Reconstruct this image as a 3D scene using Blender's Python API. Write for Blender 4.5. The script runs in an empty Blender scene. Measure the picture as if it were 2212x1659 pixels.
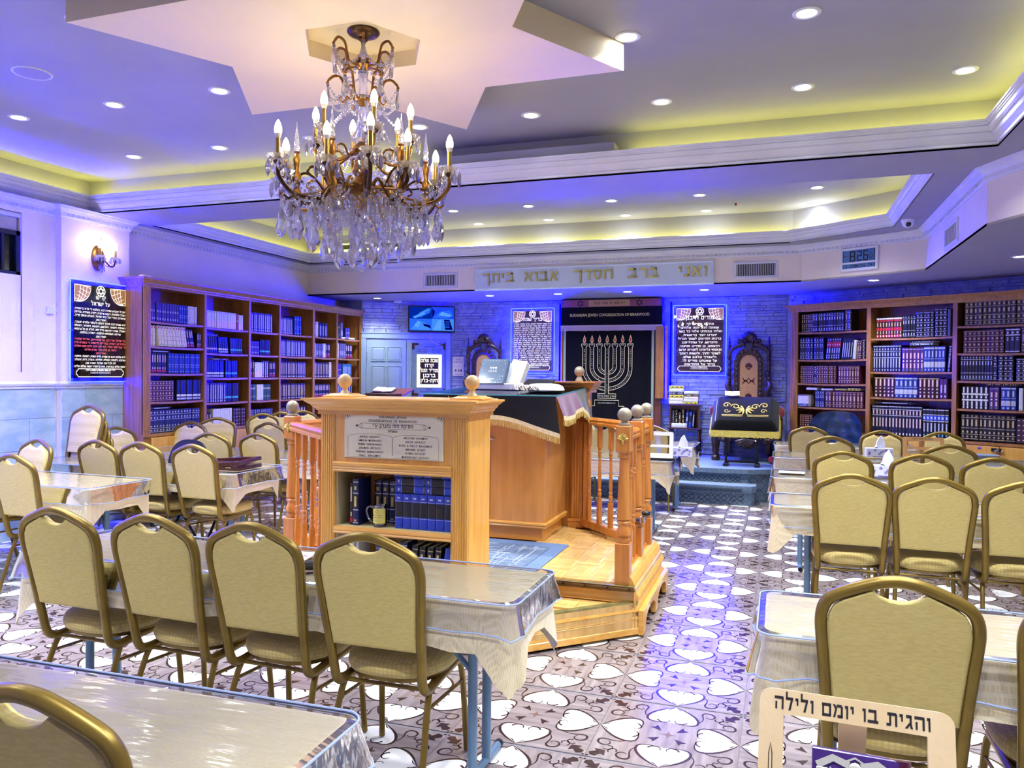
import bpy, bmesh, math, random
from mathutils import Vector, Matrix
from mathutils.geometry import tessellate_polygon
PI = math.pi
R = math.radians
random.seed(7)
SC = bpy.context.scene
COL = SC.collection
# ---------------------------------------------------------------- camera
_f, _p, _r, _y = 1690.0, R(0.738), R(0.487), R(18.905)
_fw = Vector((-math.sin(_y) * math.cos(_p), math.cos(_y) * math.cos(_p), -math.sin(_p)))
_rt = Vector((math.cos(_y), math.sin(_y), 0)); _up = _rt.cross(_fw)
_r2 = _rt * math.cos(_r) + _up * math.sin(_r); _u2 = _up * math.cos(_r) - _rt * math.sin(_r)
cd = bpy.data.cameras.new('camera'); cam = bpy.data.objects.new('camera', cd); COL.objects.link(cam)
cd.sensor_fit = 'HORIZONTAL'; cd.sensor_width = 36; cd.lens = _f / 2212 * 36; cd.clip_start = 0.02
m = Matrix((( _r2.x, _u2.x, -_fw.x, 0), (_r2.y, _u2.y, -_fw.y, 0), (_r2.z, _u2.z, -_fw.z, 1.54), (0, 0, 0, 1)))
cam.matrix_world = m
SC.camera = cam
# ---------------------------------------------------------------- world, exposure
wd = bpy.data.worlds.new('world'); SC.world = wd; wd.use_nodes = True
wd.node_tree.nodes['Background'].inputs[0].default_value = (0.01, 0.012, 0.03, 1)
wd.node_tree.nodes['Background'].inputs[1].default_value = 1.0
vs = SC.view_settings
vs.view_transform = 'Standard'; vs.look = 'None'; vs.gamma = 1.0; vs.use_curve_mapping = False
vs.exposure = 1.5
SC.display_settings.display_device = 'sRGB'
cy = SC.cycles
cy.max_bounces = 8; cy.diffuse_bounces = 3; cy.glossy_bounces = 4; cy.transmission_bounces = 6; cy.transparent_max_bounces = 16
cy.caustics_reflective = False; cy.caustics_refractive = False
cy.sample_clamp_indirect = 4.0
cy.use_denoising = True
try: cy.use_light_tree = True
except Exception: pass
# ---------------------------------------------------------------- light levels (the lamps themselves are built with their fixtures)
DOWN_W = 36.0          # each recessed downlight
DOWN_COL = (0.93, 0.97, 1.0)
BULB_E = 24.0          # candle bulbs
BULB_COL = (1.0, 0.83, 0.55)
COVE_E = 6.5           # cove led strips
COVE_COL = (1.0, 0.95, 0.16)
BLUE_E = 850.0          # led strips behind the signs
BLUE_COL = (0.0, 0.0, 1.0)
# ================================================================ helpers
class MB:
    def __init__(s): s.v = []; s.f = []; s.m = []; s.s = []
    def add(s, vs, fs, mi=0, M=None, sm=False):
        b = len(s.v)
        s.v += [tuple(M @ Vector(v)) for v in vs] if M is not None else [tuple(v) for v in vs]
        for f in fs:
            s.f.append([b + i for i in f]); s.m.append(mi); s.s.append(sm)
        return s
    def box(s, x0, x1, y0, y1, z0, z1, mi=0, M=None, b=0.0):
        if x1 < x0: x0, x1 = x1, x0
        if y1 < y0: y0, y1 = y1, y0
        if z1 < z0: z0, z1 = z1, z0
        if b <= 0:
            v = [(x, y, z) for z in (z0, z1) for y in (y0, y1) for x in (x0, x1)]
            return s.add(v, [(0, 2, 3, 1), (4, 5, 7, 6), (0, 1, 5, 4), (2, 6, 7, 3), (0, 4, 6, 2), (1, 3, 7, 5)], mi, M)
        b = min(b, (x1 - x0) * .49, (y1 - y0) * .49, (z1 - z0) * .49)
        v = []; idx = {}
        for sx in (0, 1):
            for sy in (0, 1):
                for sz in (0, 1):
                    X, Y, Z = (x0, x1)[sx], (y0, y1)[sy], (z0, z1)[sz]
                    dx, dy, dz = (b, -b)[sx], (b, -b)[sy], (b, -b)[sz]
                    for a, q in enumerate(((X, Y + dy, Z + dz), (X + dx, Y, Z + dz), (X + dx, Y + dy, Z))):
                        idx[sx, sy, sz, a] = len(v); v.append(q)
        F = []
        I = lambda *k: idx[k]
        for q in (0, 1):
            f1 = [I(q, 0, 0, 0), I(q, 1, 0, 0), I(q, 1, 1, 0), I(q, 0, 1, 0)]
            f2 = [I(0, q, 0, 1), I(1, q, 0, 1), I(1, q, 1, 1), I(0, q, 1, 1)]
            f3 = [I(0, 0, q, 2), I(1, 0, q, 2), I(1, 1, q, 2), I(0, 1, q, 2)]
            F += [f1 if q else f1[::-1], f2[::-1] if q else f2, f3 if q else f3[::-1]]
        for p in (0, 1):
            for q in (0, 1):
                e1 = [I(0, p, q, 1), I(1, p, q, 1), I(1, p, q, 2), I(0, p, q, 2)]
                e2 = [I(p, 0, q, 0), I(p, 1, q, 0), I(p, 1, q, 2), I(p, 0, q, 2)]
                e3 = [I(p, q, 0, 0), I(p, q, 1, 0), I(p, q, 1, 1), I(p, q, 0, 1)]
                F += [e1 if (p + q) % 2 == 0 else e1[::-1], e2 if (p + q) % 2 == 1 else e2[::-1], e3 if (p + q) % 2 == 0 else e3[::-1]]
                for r_ in (0, 1):
                    t = [I(p, q, r_, 0), I(p, q, r_, 1), I(p, q, r_, 2)]
                    F.append(t if (p + q + r_) % 2 == 1 else t[::-1])
        return s.add(v, F, mi, M)
    def tube(s, path, r, n=8, mi=0, M=None, closed=False, caps=True, ry=None, up=None):
        P = [Vector(p) for p in path]; N = len(P)
        rr = r if isinstance(r, (list, tuple)) else [r] * N
        T = []
        for i in range(N):
            a = P[(i - 1) % N] if (closed or i > 0) else P[i]
            c = P[(i + 1) % N] if (closed or i < N - 1) else P[i]
            t = c - a
            T.append(t.normalized() if t.length > 1e-9 else Vector((0, 0, 1)))
        u = Vector(up) if up else (Vector((0, 0, 1)) if abs(T[0].z) < .9 else Vector((1, 0, 0)))
        u = (u - T[0] * u.dot(T[0])).normalized()
        V = []
        for i in range(N):
            u = (u - T[i] * u.dot(T[i]))
            u = u.normalized() if u.length > 1e-6 else T[i].orthogonal().normalized()
            w = T[i].cross(u)
            for k in range(n):
                a = 2 * PI * (k + .5) / n
                V.append(P[i] + u * (math.cos(a) * rr[i] * (ry or 1.0)) + w * (math.sin(a) * rr[i]))
        F = []
        for i in range(N if closed else N - 1):
            for k in range(n):
                a, b = i * n + k, i * n + (k + 1) % n
                c, d = ((i + 1) % N) * n + (k + 1) % n, ((i + 1) % N) * n + k
                F.append((a, b, c, d))
        if caps and not closed:
            F.append(tuple(range(n))[::-1]); F.append(tuple((N - 1) * n + k for k in range(n)))
        return s.add(V, F, mi, M, True)
    def cyl(s, p0, p1, r0, r1=None, n=12, mi=0, M=None):
        return s.tube([p0, p1], [r0, r0 if r1 is None else r1], n, mi, M)
    def lathe(s, prof, n=16, c=(0, 0, 0), mi=0, M=None, caps=True):
        """prof: (r, z) pairs from bottom to top"""
        V = []; F = []
        for r_, z in prof:
            for k in range(n):
                a = 2 * PI * (k + .5) / n
                V.append((c[0] + r_ * math.cos(a), c[1] + r_ * math.sin(a), c[2] + z))
        for i in range(len(prof) - 1):
            for k in range(n):
                F.append((i * n + k, i * n + (k + 1) % n, (i + 1) * n + (k + 1) % n, (i + 1) * n + k))
        if caps: F.append(tuple(range(n))[::-1]); F.append(tuple((len(prof) - 1) * n + k for k in range(n)))
        return s.add(V, F, mi, M, True)
    def sphere(s, c, r, n=10, m_=6, mi=0, M=None, sc=(1, 1, 1)):
        V = [(c[0], c[1], c[2] - r * sc[2])]; F = []
        for j in range(1, m_):
            t = -PI / 2 + PI * j / m_
            for k in range(n):
                a = 2 * PI * k / n
                V.append((c[0] + r * sc[0] * math.cos(t) * math.cos(a), c[1] + r * sc[1] * math.cos(t) * math.sin(a), c[2] + r * sc[2] * math.sin(t)))
        V.append((c[0], c[1], c[2] + r * sc[2])); L = len(V) - 1
        for k in range(n):
            F.append((0, 1 + (k + 1) % n, 1 + k)); F.append((L, L - n + k, L - n + (k + 1) % n))
        for j in range(m_ - 2):
            for k in range(n):
                a = 1 + j * n
                F.append((a + k, a + (k + 1) % n, a + n + (k + 1) % n, a + n + k))
        return s.add(V, F, mi, M, True)
    def prism(s, poly, z0, z1, mi=0, M=None, holes=None, mtop=None):
        """polygon in xy between z0 and z1; with holes"""
        loops = [list(poly)] + [list(h) for h in (holes or [])]
        flat = [p for l in loops for p in l]
        tri = tessellate_polygon([[Vector((p[0], p[1], 0)) for p in l] for l in loops])
        n = len(flat)
        V = [(p[0], p[1], z0) for p in flat] + [(p[0], p[1], z1) for p in flat]
        F = []; G = []
        for t in tri:
            a, b, c = (Vector(flat[i]).to_2d() for i in t)
            if (b - a).cross(c - a) < 0: t = (t[0], t[2], t[1])
            G.append((t[0] + n, t[1] + n, t[2] + n)); F.append((t[0], t[2], t[1]))
        o = 0
        for li, l in enumerate(loops):
            k = len(l)
            ar = sum(l[i][0] * l[(i + 1) % k][1] - l[(i + 1) % k][0] * l[i][1] for i in range(k))
            fl = (ar < 0) != (li > 0)
            for i in range(k):
                a, b = o + i, o + (i + 1) % k
                F.append((b, a, a + n, b + n) if fl else (a, b, b + n, a + n))
            o += k
        b0 = len(s.v)
        s.add(V, F, mi, M)
        for g in G:
            s.f.append([b0 + i for i in g]); s.m.append(mi if mtop is None else mtop); s.s.append(False)
        return s
    def sweep(s, path, prof, closed=False, mi=0, M=None, sm=False, caps=True):
        """prof of (u, z); u is measured to the left of the horizontal path, mitred"""
        P = [Vector((p[0], p[1])) for p in path]; N = len(P); K = len(prof)
        V = []
        for i in range(N):
            d0 = (P[i] - P[(i - 1) % N]) if (closed or i > 0) else (P[1] - P[0])
            d1 = (P[(i + 1) % N] - P[i]) if (closed or i < N - 1) else (P[-1] - P[-2])
            d0.normalize(); d1.normalize()
            n0, n1 = Vector((-d0.y, d0.x)), Vector((-d1.y, d1.x))
            mt = (n0 + n1); mt = mt / max(.2, (1 + n0.dot(n1)))
            for u, z in prof: V.append((P[i].x + mt.x * u, P[i].y + mt.y * u, z))
        F = []
        for i in range(N if closed else N - 1):
            j = (i + 1) % N
            for k in range(K - 1):
                F.append((i * K + k, j * K + k, j * K + k + 1, i * K + k + 1))
        s.add(V, F, mi, M, sm)
        if caps and not closed:
            b = len(s.v) - len(V)
            s.f.append([b + k for k in range(K)]); s.m.append(mi); s.s.append(False)
            s.f.append([b + (N - 1) * K + k for k in range(K)][::-1]); s.m.append(mi); s.s.append(False)
        return s
    def rings(s, loops, mi=0, M=None, cap0=True, cap1=True, sm=True):
        n = len(loops[0]); V = [p for l in loops for p in l]; F = []
        for i in range(len(loops) - 1):
            for k in range(n):
                F.append((i * n + k, i * n + (k + 1) % n, (i + 1) * n + (k + 1) % n, (i + 1) * n + k))
        if cap0: F.append(tuple(range(n))[::-1])
        if cap1: F.append(tuple((len(loops) - 1) * n + k for k in range(n)))
        return s.add(V, F, mi, M, sm)
    def text(s, t, size, at=(0, 0, 0), M=None, mi=0, al='CENTER', depth=0.0, bold=0.0, rtl=None, sx=1.0, fit=None, res=1):
        vs, fs = text_mesh(t, bold, res)
        if not vs: return s
        x0 = min(v[0] for v in vs); x1 = max(v[0] for v in vs); w = (x1 - x0) * size
        if fit: sx = -fit / w if fit < 0 else min(sx, fit / w) if fit > 0 else sx
        off = {'CENTER': -(x0 + x1) / 2, 'LEFT': -x0, 'RIGHT': -x1}[al]
        V = [((v[0] + off) * size * sx + at[0], v[1] * size + at[1], at[2] + depth) for v in vs]
        return s.add(V, fs, mi, M)
    def mesh(s, name, mats):
        me = bpy.data.meshes.new(name)
        me.from_pydata(s.v, [], s.f)
        for m_ in (mats if isinstance(mats, (list, tuple)) else [mats]): me.materials.append(m_)
        me.polygons.foreach_set('material_index', s.m)
        me.polygons.foreach_set('use_smooth', s.s)
        if any(s.s):
            try: me.set_sharp_from_angle(angle=R(42))
            except Exception: pass
        me.update()
        return me
    def obj(s, name, mats, parent=None, loc=(0, 0, 0), rz=0.0, **kw):
        return link(name, s.mesh(name, mats), parent, loc, rz, **kw)

_tx = {}
def _q(x0, y0, x1, y1): return [(x0, y0), (x1, y0), (x1, y1), (x0, y1)]
_T = (.02, .49, .19, .62)
HEB = {
 'א': (.56, [[(0, .62), (.40, 0), (.55, 0), (.15, .62)], [(.37, .62), (.38, .46), (.28, .34), (.35, .24), (.50, .44), (.51, .62)], [(.02, 0), (.15, 0), (.15, .15), (.25, .30), (.17, .40), (.04, .18)]]),
 'ב': (.54, [_q(.04, .49, .45, .62), _q(.34, .05, .45, .6), _q(0, 0, .54, .13)]),
 'ג': (.40, [_q(.06, .49, .34, .62), _q(.23, .12, .34, .6), [(.23, .2), (.28, 0), (.40, 0), (.34, .2)], [(0, 0), (.13, 0), (.28, .22), (.21, .27)]]),
 'ד': (.48, [_q(0, .49, .48, .62), _q(.31, 0, .42, .55)]), 'ה': (.51, [_q(0, .49, .49, .62), _q(.39, 0, .50, .55), _q(.05, 0, .15, .36)]),
 'ו': (.21, [_q(*_T), _q(.09, 0, .19, .55)]), 'ז': (.28, [_q(0, .49, .28, .62), [(.07, 0), (.18, 0), (.21, .5), (.11, .5)]]),
 'ח': (.53, [_q(0, .49, .53, .62), _q(.42, 0, .53, .55), _q(.04, 0, .15, .55)]),
 'ט': (.53, [_q(.03, .02, .14, .62), _q(.03, 0, .46, .13), _q(.41, .06, .52, .54), _q(.28, .49, .50, .62)]),
 'י': (.21, [_q(*_T), _q(.10, .28, .19, .55)]), 'כ': (.47, [_q(.03, .49, .39, .62), _q(.34, .08, .46, .55), _q(0, 0, .41, .13)]),
 'ך': (.45, [_q(0, .49, .44, .62), _q(.33, -.2, .44, .55)]), 'ל': (.45, [_q(.03, .49, .43, .62), _q(.03, .5, .13, .88), [(.18, 0), (.30, 0), (.43, .55), (.32, .55)]]),
 'ם': (.52, [_q(.02, .49, .5, .62), _q(.40, .02, .51, .6), _q(.04, 0, .14, .6), _q(.04, 0, .5, .12)]),
 'מ': (.54, [_q(.20, .49, .47, .62), _q(.42, .02, .53, .54), _q(.25, 0, .52, .13), [(.02, 0), (.13, 0), (.23, .44), (.12, .62), (0, .62), (.13, .40)]]),
 'ן': (.21, [_q(*_T), _q(.10, -.2, .19, .55)]), 'נ': (.34, [_q(.09, .49, .31, .62), _q(.21, .05, .32, .55), _q(0, 0, .32, .13)]),
 'ס': (.54, [_q(0, .49, .5, .62), [(.40, .16), (.52, .22), (.52, .55), (.41, .55)], [(.05, .2), (.16, .2), (.16, .55), (.05, .55)], [(.05, .22), (.18, 0), (.40, 0), (.52, .24), (.41, .24), (.34, .12), (.24, .12), (.16, .22)]]),
 'ע': (.52, [[(.02, .62), (.17, .10), (.28, .12), (.15, .62)], [(0, -.04), (.30, .05), (.46, .22), (.51, .62), (.38, .62), (.36, .28), (.26, .15), (0, .08)]]),
 'פ': (.50, [_q(.03, .49, .42, .62), _q(.37, .06, .48, .55), _q(0, 0, .44, .13), _q(.03, .26, .13, .58), _q(.03, .24, .24, .34)]),
 'ף': (.48, [_q(.03, .49, .43, .62), _q(.35, -.2, .46, .55), _q(.03, .26, .13, .58), _q(.03, .24, .24, .34)]),
 'צ': (.52, [[(.01, .62), (.32, .10), (.45, .10), (.15, .62)], [(.37, .62), (.37, .46), (.26, .34), (.33, .25), (.47, .42), (.49, .62)], _q(0, 0, .49, .13)]),
 'ץ': (.48, [[(.01, .62), (.13, .30), (.13, -.2), (.24, -.2), (.24, .32), (.14, .62)], [(.35, .62), (.34, .46), (.22, .32), (.23, .20), (.44, .40), (.47, .62)]]),
 'ק': (.52, [_q(0, .49, .50, .62), [(.30, .10), (.42, .18), (.50, .55), (.39, .55), (.34, .27), (.27, .20)], _q(.06, -.2, .16, .38)]),
 'ר': (.47, [_q(0, .49, .42, .62), _q(.35, 0, .46, .56)]), 'ש': (.64, [_q(0, .08, .11, .62), _q(.52, .08, .63, .62), _q(.27, .22, .37, .62), _q(.03, 0, .59, .13), [(.06, .12), (.14, .06), (.37, .32), (.28, .34)]]),
 'ת': (.56, [_q(.05, .49, .5, .62), _q(.43, 0, .54, .56), _q(.14, .06, .24, .56), _q(0, 0, .22, .12)]),
 '״': (.22, [_q(.02, .44, .09, .64), _q(.13, .44, .20, .64)]), ',': (.13, [[(0, -.10), (.05, -.10), (.12, .10), (.02, .10)]]), '.': (.13, [_q(.01, 0, .11, .11)]), '-': (.30, [_q(.02, .28, .28, .38)]), ' ': (.26, []),
}
def text_mesh(t, bold=0.0, res=1):
    """lettering as (verts, faces); Hebrew is drawn right to left from its own square letterforms"""
    k = (t, round(bold, 4), res)
    if k in _tx: return _tx[k]
    if any('\u0590' <= c <= '\u05ff' for c in t):
        V = []; F = []; x = 0.0
        for c in t[::-1]:
            w_, polys = HEB.get(c, HEB[' '])
            for p in polys:
                ar = sum(p[i][0] * p[(i + 1) % len(p)][1] - p[(i + 1) % len(p)][0] * p[i][1] for i in range(len(p)))
                if ar < 0: p = p[::-1]
                b = len(V); V += [(x + q[0], q[1], 0) for q in p]
                if len(p) == 4: F.append((b, b + 1, b + 2, b + 3))
                else:
                    for f in tessellate_polygon([[Vector((q[0], q[1], 0)) for q in p]]):
                        a, d, e = (Vector(p[i]) for i in f); f = f if (d - a).cross(e - a) > 0 else (f[0], f[2], f[1])
                        F.append(tuple(b + i for i in f))
            x += w_ + .075
        _tx[k] = (V, F)
    else:
        c = bpy.data.curves.new('lettering', 'FONT'); c.body = t; c.size = 1.0; c.resolution_u = res; c.offset = bold
        o = bpy.data.objects.new('lettering', c); me = o.to_mesh()
        _tx[k] = ([tuple(v.co) for v in me.vertices], [tuple(p.vertices) for p in me.polygons])
        o.to_mesh_clear(); bpy.data.objects.remove(o); bpy.data.curves.remove(c)
    return _tx[k]

def link(name, data, parent=None, loc=(0, 0, 0), rz=0.0, label=None, cat=None, group=None, kind=None, rot=None):
    o = bpy.data.objects.new(name, data); COL.objects.link(o)
    o.location = loc; o.rotation_euler = rot if rot else (0, 0, rz)
    if parent is not None: o.parent = parent
    if label: o['label'] = label
    if cat: o['category'] = cat
    if group: o['group'] = group
    if kind: o['kind'] = kind
    return o
def thing(name, label, cat, loc=(0, 0, 0), rz=0.0, group=None, rot=None):
    return link(name, None, None, loc, rz, label, cat, group, None, rot)
def dup(root, loc, rz, label=None, group=None, rot=None):
    r_ = root.copy(); COL.objects.link(r_); r_.location = loc; r_.rotation_euler = rot if rot else (0, 0, rz)
    if label: r_['label'] = label
    if group: r_['group'] = group
    for ch in list(root.children):
        c = ch.copy(); COL.objects.link(c); c.parent = r_
        for g in list(ch.children):
            d = g.copy(); COL.objects.link(d); d.parent = c
    return r_
def XF(loc=(0, 0, 0), rz=0.0, rx=0.0, ry=0.0, sc=None):
    M = Matrix.Translation(loc) @ Matrix.Rotation(rz, 4, 'Z') @ Matrix.Rotation(ry, 4, 'Y') @ Matrix.Rotation(rx, 4, 'X')
    if sc: M = M @ Matrix.Diagonal((sc[0], sc[1], sc[2], 1))
    return M
UP = Matrix.Rotation(PI / 2, 4, 'X')        # xy drawing -> upright in xz, facing -y
def bez(pts, n=8):
    """smooth polyline through pts (catmull rom)"""
    P = [Vector(p) for p in pts]; out = []
    for i in range(len(P) - 1):
        a = P[i - 1] if i else P[0] * 2 - P[1]
        b, c = P[i], P[i + 1]
        d = P[i + 2] if i + 2 < len(P) else c * 2 - b
        for k in range(n):
            t = k / n
            out.append(.5 * (2 * b + (c - a) * t + (2 * a - 5 * b + 4 * c - d) * t * t + (3 * b - a - 3 * c + d) * t ** 3))
    out.append(P[-1]); return out
def rrect(w, h, r_, n=4, cx=0, cy_=0):
    pts = []
    for (sx, sy, a0) in ((1, 1, 0), (-1, 1, 90), (-1, -1, 180), (1, -1, 270)):
        for k in range(n + 1):
            a = R(a0 + 90 * k / n)
            pts.append((cx + sx * (w / 2 - r_) + r_ * math.cos(a), cy_ + sy * (h / 2 - r_) + r_ * math.sin(a)))
    return pts
def strip2d(path, w):
    """flat ribbon of width w (or list) along a 2d path -> verts, quads"""
    P = [Vector((p[0], p[1])) for p in path]; V = []; F = []
    for i, p in enumerate(P):
        d = (P[min(i + 1, len(P) - 1)] - P[max(i - 1, 0)]); d.normalize(); n = Vector((-d.y, d.x))
        h = (w[i] if isinstance(w, (list, tuple)) else w) / 2
        V += [p + n * h, p - n * h]
    for i in range(len(P) - 1): F.append((2 * i, 2 * i + 1, 2 * i + 3, 2 * i + 2))
    return [(v.x, v.y, 0) for v in V], F
# ================================================================ materials
def srgb(*c):
    if len(c) == 1: h = c[0]; c = (h >> 16 & 255, h >> 8 & 255, h & 255)
    return tuple(((x / 255) / 12.92 if x / 255 <= .04045 else ((x / 255 + .055) / 1.055) ** 2.4) for x in c) + (1.0,)
def mat(name, col, rough=.5, metal=0.0, col2=None, ns=8.0, nst=(1, 1, 1), bump=0.0, bs=60.0, bst=None, coat=0.0, spec=.5, tex='NOISE', detail=4.0, sheen=0.0, em=None, es=0.0, contrast=(.35, .65)):
    m_ = bpy.data.materials.new(name); m_.use_nodes = True; nt = m_.node_tree; b = nt.nodes['Principled BSDF']
    b.inputs['Base Color'].default_value = col; b.inputs['Roughness'].default_value = rough; b.inputs['Metallic'].default_value = metal
    b.inputs['Specular IOR Level'].default_value = spec
    if coat: b.inputs['Coat Weight'].default_value = coat; b.inputs['Coat Roughness'].default_value = .1
    if sheen: b.inputs['Sheen Weight'].default_value = sheen
    if em: b.inputs['Emission Color'].default_value = em; b.inputs['Emission Strength'].default_value = es
    def coord(st, sc):
        tc = nt.nodes.new('ShaderNodeTexCoord'); mp = nt.nodes.new('ShaderNodeMapping')
        mp.inputs['Scale'].default_value = st; nt.links.new(tc.outputs['Object'], mp.inputs['Vector'])
        t = nt.nodes.new({'NOISE': 'ShaderNodeTexNoise', 'VORONOI': 'ShaderNodeTexVoronoi', 'WAVE': 'ShaderNodeTexWave'}[tex] if sc is not None else 'ShaderNodeTexNoise')
        nt.links.new(mp.outputs['Vector'], t.inputs['Vector'])
        return t
    if col2:
        t = coord(nst, 1); t.inputs['Scale'].default_value = ns
        if tex == 'NOISE': t.inputs['Detail'].default_value = detail
        if tex == 'WAVE': t.inputs['Distortion'].default_value = 6; t.inputs['Detail'].default_value = 3
        cr = nt.nodes.new('ShaderNodeValToRGB')
        cr.color_ramp.elements[0].color = col; cr.color_ramp.elements[1].color = col2
        cr.color_ramp.elements[0].position, cr.color_ramp.elements[1].position = contrast
        nt.links.new(t.outputs[0] if tex != 'NOISE' else t.outputs['Fac'], cr.inputs['Fac']); nt.links.new(cr.outputs['Color'], b.inputs['Base Color'])
    if bump:
        t2 = coord(bst or (1, 1, 1), None); t2.inputs['Scale'].default_value = bs; t2.inputs['Detail'].default_value = 3
        bp = nt.nodes.new('ShaderNodeBump'); bp.inputs['Strength'].default_value = bump; bp.inputs['Distance'].default_value = .01
        nt.links.new(t2.outputs['Fac'], bp.inputs['Height']); nt.links.new(bp.outputs['Normal'], b.inputs['Normal'])
    return m_
def emis(name, col, st):
    m_ = bpy.data.materials.new(name); m_.use_nodes = True; nt = m_.node_tree; nt.nodes.clear()
    e = nt.nodes.new('ShaderNodeEmission'); e.inputs[0].default_value = (*col[:3], 1); e.inputs[1].default_value = st
    o = nt.nodes.new('ShaderNodeOutputMaterial'); nt.links.new(e.outputs[0], o.inputs[0])
    return m_
def wood(name, c1, c2, rough=.35, st=(14, 14, 1.2), coat=.25):
    return mat(name, c1, rough, 0, c2, 2.5, st, .06, 9, (30, 30, 2), coat, contrast=(.3, .72), detail=6)
def clear(name, tint, base=.06, rough=.06, bump=0.0, bs=14, bst=(1, 1, 1), boost=.9):
    """thin clear sheet: see-through, with fresnel reflections"""
    m_ = bpy.data.materials.new(name); m_.use_nodes = True; nt = m_.node_tree; nt.nodes.clear()
    tr = nt.nodes.new('ShaderNodeBsdfTransparent'); tr.inputs[0].default_value = (*tint, 1)
    gl = nt.nodes.new('ShaderNodeBsdfGlossy'); gl.inputs['Roughness'].default_value = rough
    fr = nt.nodes.new('ShaderNodeFresnel'); fr.inputs[0].default_value = 1.5
    ma = nt.nodes.new('ShaderNodeMath'); ma.operation = 'MULTIPLY_ADD'; ma.inputs[1].default_value = boost; ma.inputs[2].default_value = base
    nt.links.new(fr.outputs[0], ma.inputs[0])
    mx = nt.nodes.new('ShaderNodeMixShader'); o = nt.nodes.new('ShaderNodeOutputMaterial')
    nt.links.new(ma.outputs[0], mx.inputs[0]); nt.links.new(tr.outputs[0], mx.inputs[1]); nt.links.new(gl.outputs[0], mx.inputs[2]); nt.links.new(mx.outputs[0], o.inputs[0])
    if bump:
        tc = nt.nodes.new('ShaderNodeTexCoord'); mp = nt.nodes.new('ShaderNodeMapping'); mp.inputs['Scale'].default_value = bst
        t = nt.nodes.new('ShaderNodeTexNoise'); t.inputs['Scale'].default_value = bs; t.inputs['Detail'].default_value = 3
        bp = nt.nodes.new('ShaderNodeBump'); bp.inputs['Strength'].default_value = bump; bp.inputs['Distance'].default_value = .02
        nt.links.new(tc.outputs['Object'], mp.inputs['Vector']); nt.links.new(mp.outputs['Vector'], t.inputs['Vector'])
        nt.links.new(t.outputs['Fac'], bp.inputs['Height']); nt.links.new(bp.outputs['Normal'], gl.inputs['Normal'])
    return m_
def crystal(name):
    m_ = bpy.data.materials.new(name); m_.use_nodes = True; nt = m_.node_tree; nt.nodes.clear()
    g = nt.nodes.new('ShaderNodeBsdfGlass'); g.inputs['IOR'].default_value = 1.55; g.inputs['Roughness'].default_value = 0.0
    t = nt.nodes.new('ShaderNodeBsdfTransparent'); mx = nt.nodes.new('ShaderNodeMixShader'); mx.inputs[0].default_value = .12
    o = nt.nodes.new('ShaderNodeOutputMaterial')
    d = nt.nodes.new('ShaderNodeBsdfTranslucent'); d.inputs[0].default_value = (.95, .95, 1, 1); m2 = nt.nodes.new('ShaderNodeMixShader'); m2.inputs[0].default_value = .16
    nt.links.new(g.outputs[0], mx.inputs[1]); nt.links.new(t.outputs[0], mx.inputs[2]); nt.links.new(mx.outputs[0], m2.inputs[1]); nt.links.new(d.outputs[0], m2.inputs[2]); nt.links.new(m2.outputs[0], o.inputs[0])
    return m_
M_ = {}
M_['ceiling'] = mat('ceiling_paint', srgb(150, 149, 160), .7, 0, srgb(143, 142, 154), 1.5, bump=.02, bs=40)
M_['star'] = mat('star_paint', srgb(226, 208, 170), .6, 0, srgb(216, 200, 165), 1.2)
M_['wall'] = mat('wall_paint', srgb(238, 228, 214), .65, 0, srgb(230, 220, 206), 2.0, bump=.02, bs=30)
M_['mould'] = mat('moulding_paint', srgb(214, 216, 224), .45, 0, srgb(204, 206, 216), 4)
M_['stone'] = mat('stone_veneer_led_tint', srgb(160, 170, 210), .8, 0, srgb(134, 144, 190), 9, bump=.5, bs=28)  # whitish grey stone; the blue led cast is put into its base colour
M_['walltile'] = mat('wall_tile_glaze', srgb(176, 196, 208), .22, 0, srgb(150, 176, 194), 5, (1, 1, 2.4), contrast=(.4, .62), detail=8)
M_['oak'] = wood('oak', srgb(176, 122, 62), srgb(140, 92, 40))
M_['oakdark'] = wood('oak_back', srgb(140, 88, 40), srgb(112, 64, 26))
M_['pine'] = wood('honey_wood', srgb(232, 178, 88), srgb(212, 150, 58), .3, (10, 10, 1.0))
M_['pineh'] = wood('honey_wood_lengthwise', srgb(232, 178, 88), srgb(208, 148, 60), .3, (1.0, 10, 14))
M_['rail'] = wood('rail_wood', srgb(202, 134, 58), srgb(174, 104, 36), .28, (12, 12, 1.2), .4)
M_['ballw'] = mat('grey_gilt_ball', srgb(160, 148, 120), .35, .1, srgb(134, 128, 112), 6)
M_['ballp'] = mat('pale_wood_ball', srgb(206, 180, 132), .35, 0, srgb(188, 160, 110), 5)
M_['brass'] = mat('brass_strip', srgb(178, 168, 104), .32, .75, srgb(140, 132, 80), 20, (1, 1, 1))
M_['gold'] = mat('gold_leaf', srgb(206, 178, 92), .35, .55)
M_['mahog'] = wood('mahogany', srgb(74, 26, 18), srgb(46, 14, 12), .25, (12, 12, 1.5), .5)
M_['ebony'] = mat('carved_dark_wood', srgb(38, 22, 20), .3, 0, srgb(58, 32, 24), 12, coat=.4, bump=.4, bs=50)
M_['white'] = mat('white_plastic', srgb(226, 228, 232), .4)
M_['paper'] = mat('paper', srgb(232, 228, 216), .8, 0, srgb(218, 212, 198), 60, (1, 1, 20))
M_['ink'] = mat('dark_ink', srgb(30, 28, 34), .6)
M_['black'] = mat('black_plastic', srgb(14, 14, 18), .35)
M_['blackm'] = mat('black_metal', srgb(20, 20, 26), .4, .3)
M_['steel'] = mat('polished_steel', srgb(196, 198, 204), .18, 1.0)
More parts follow.
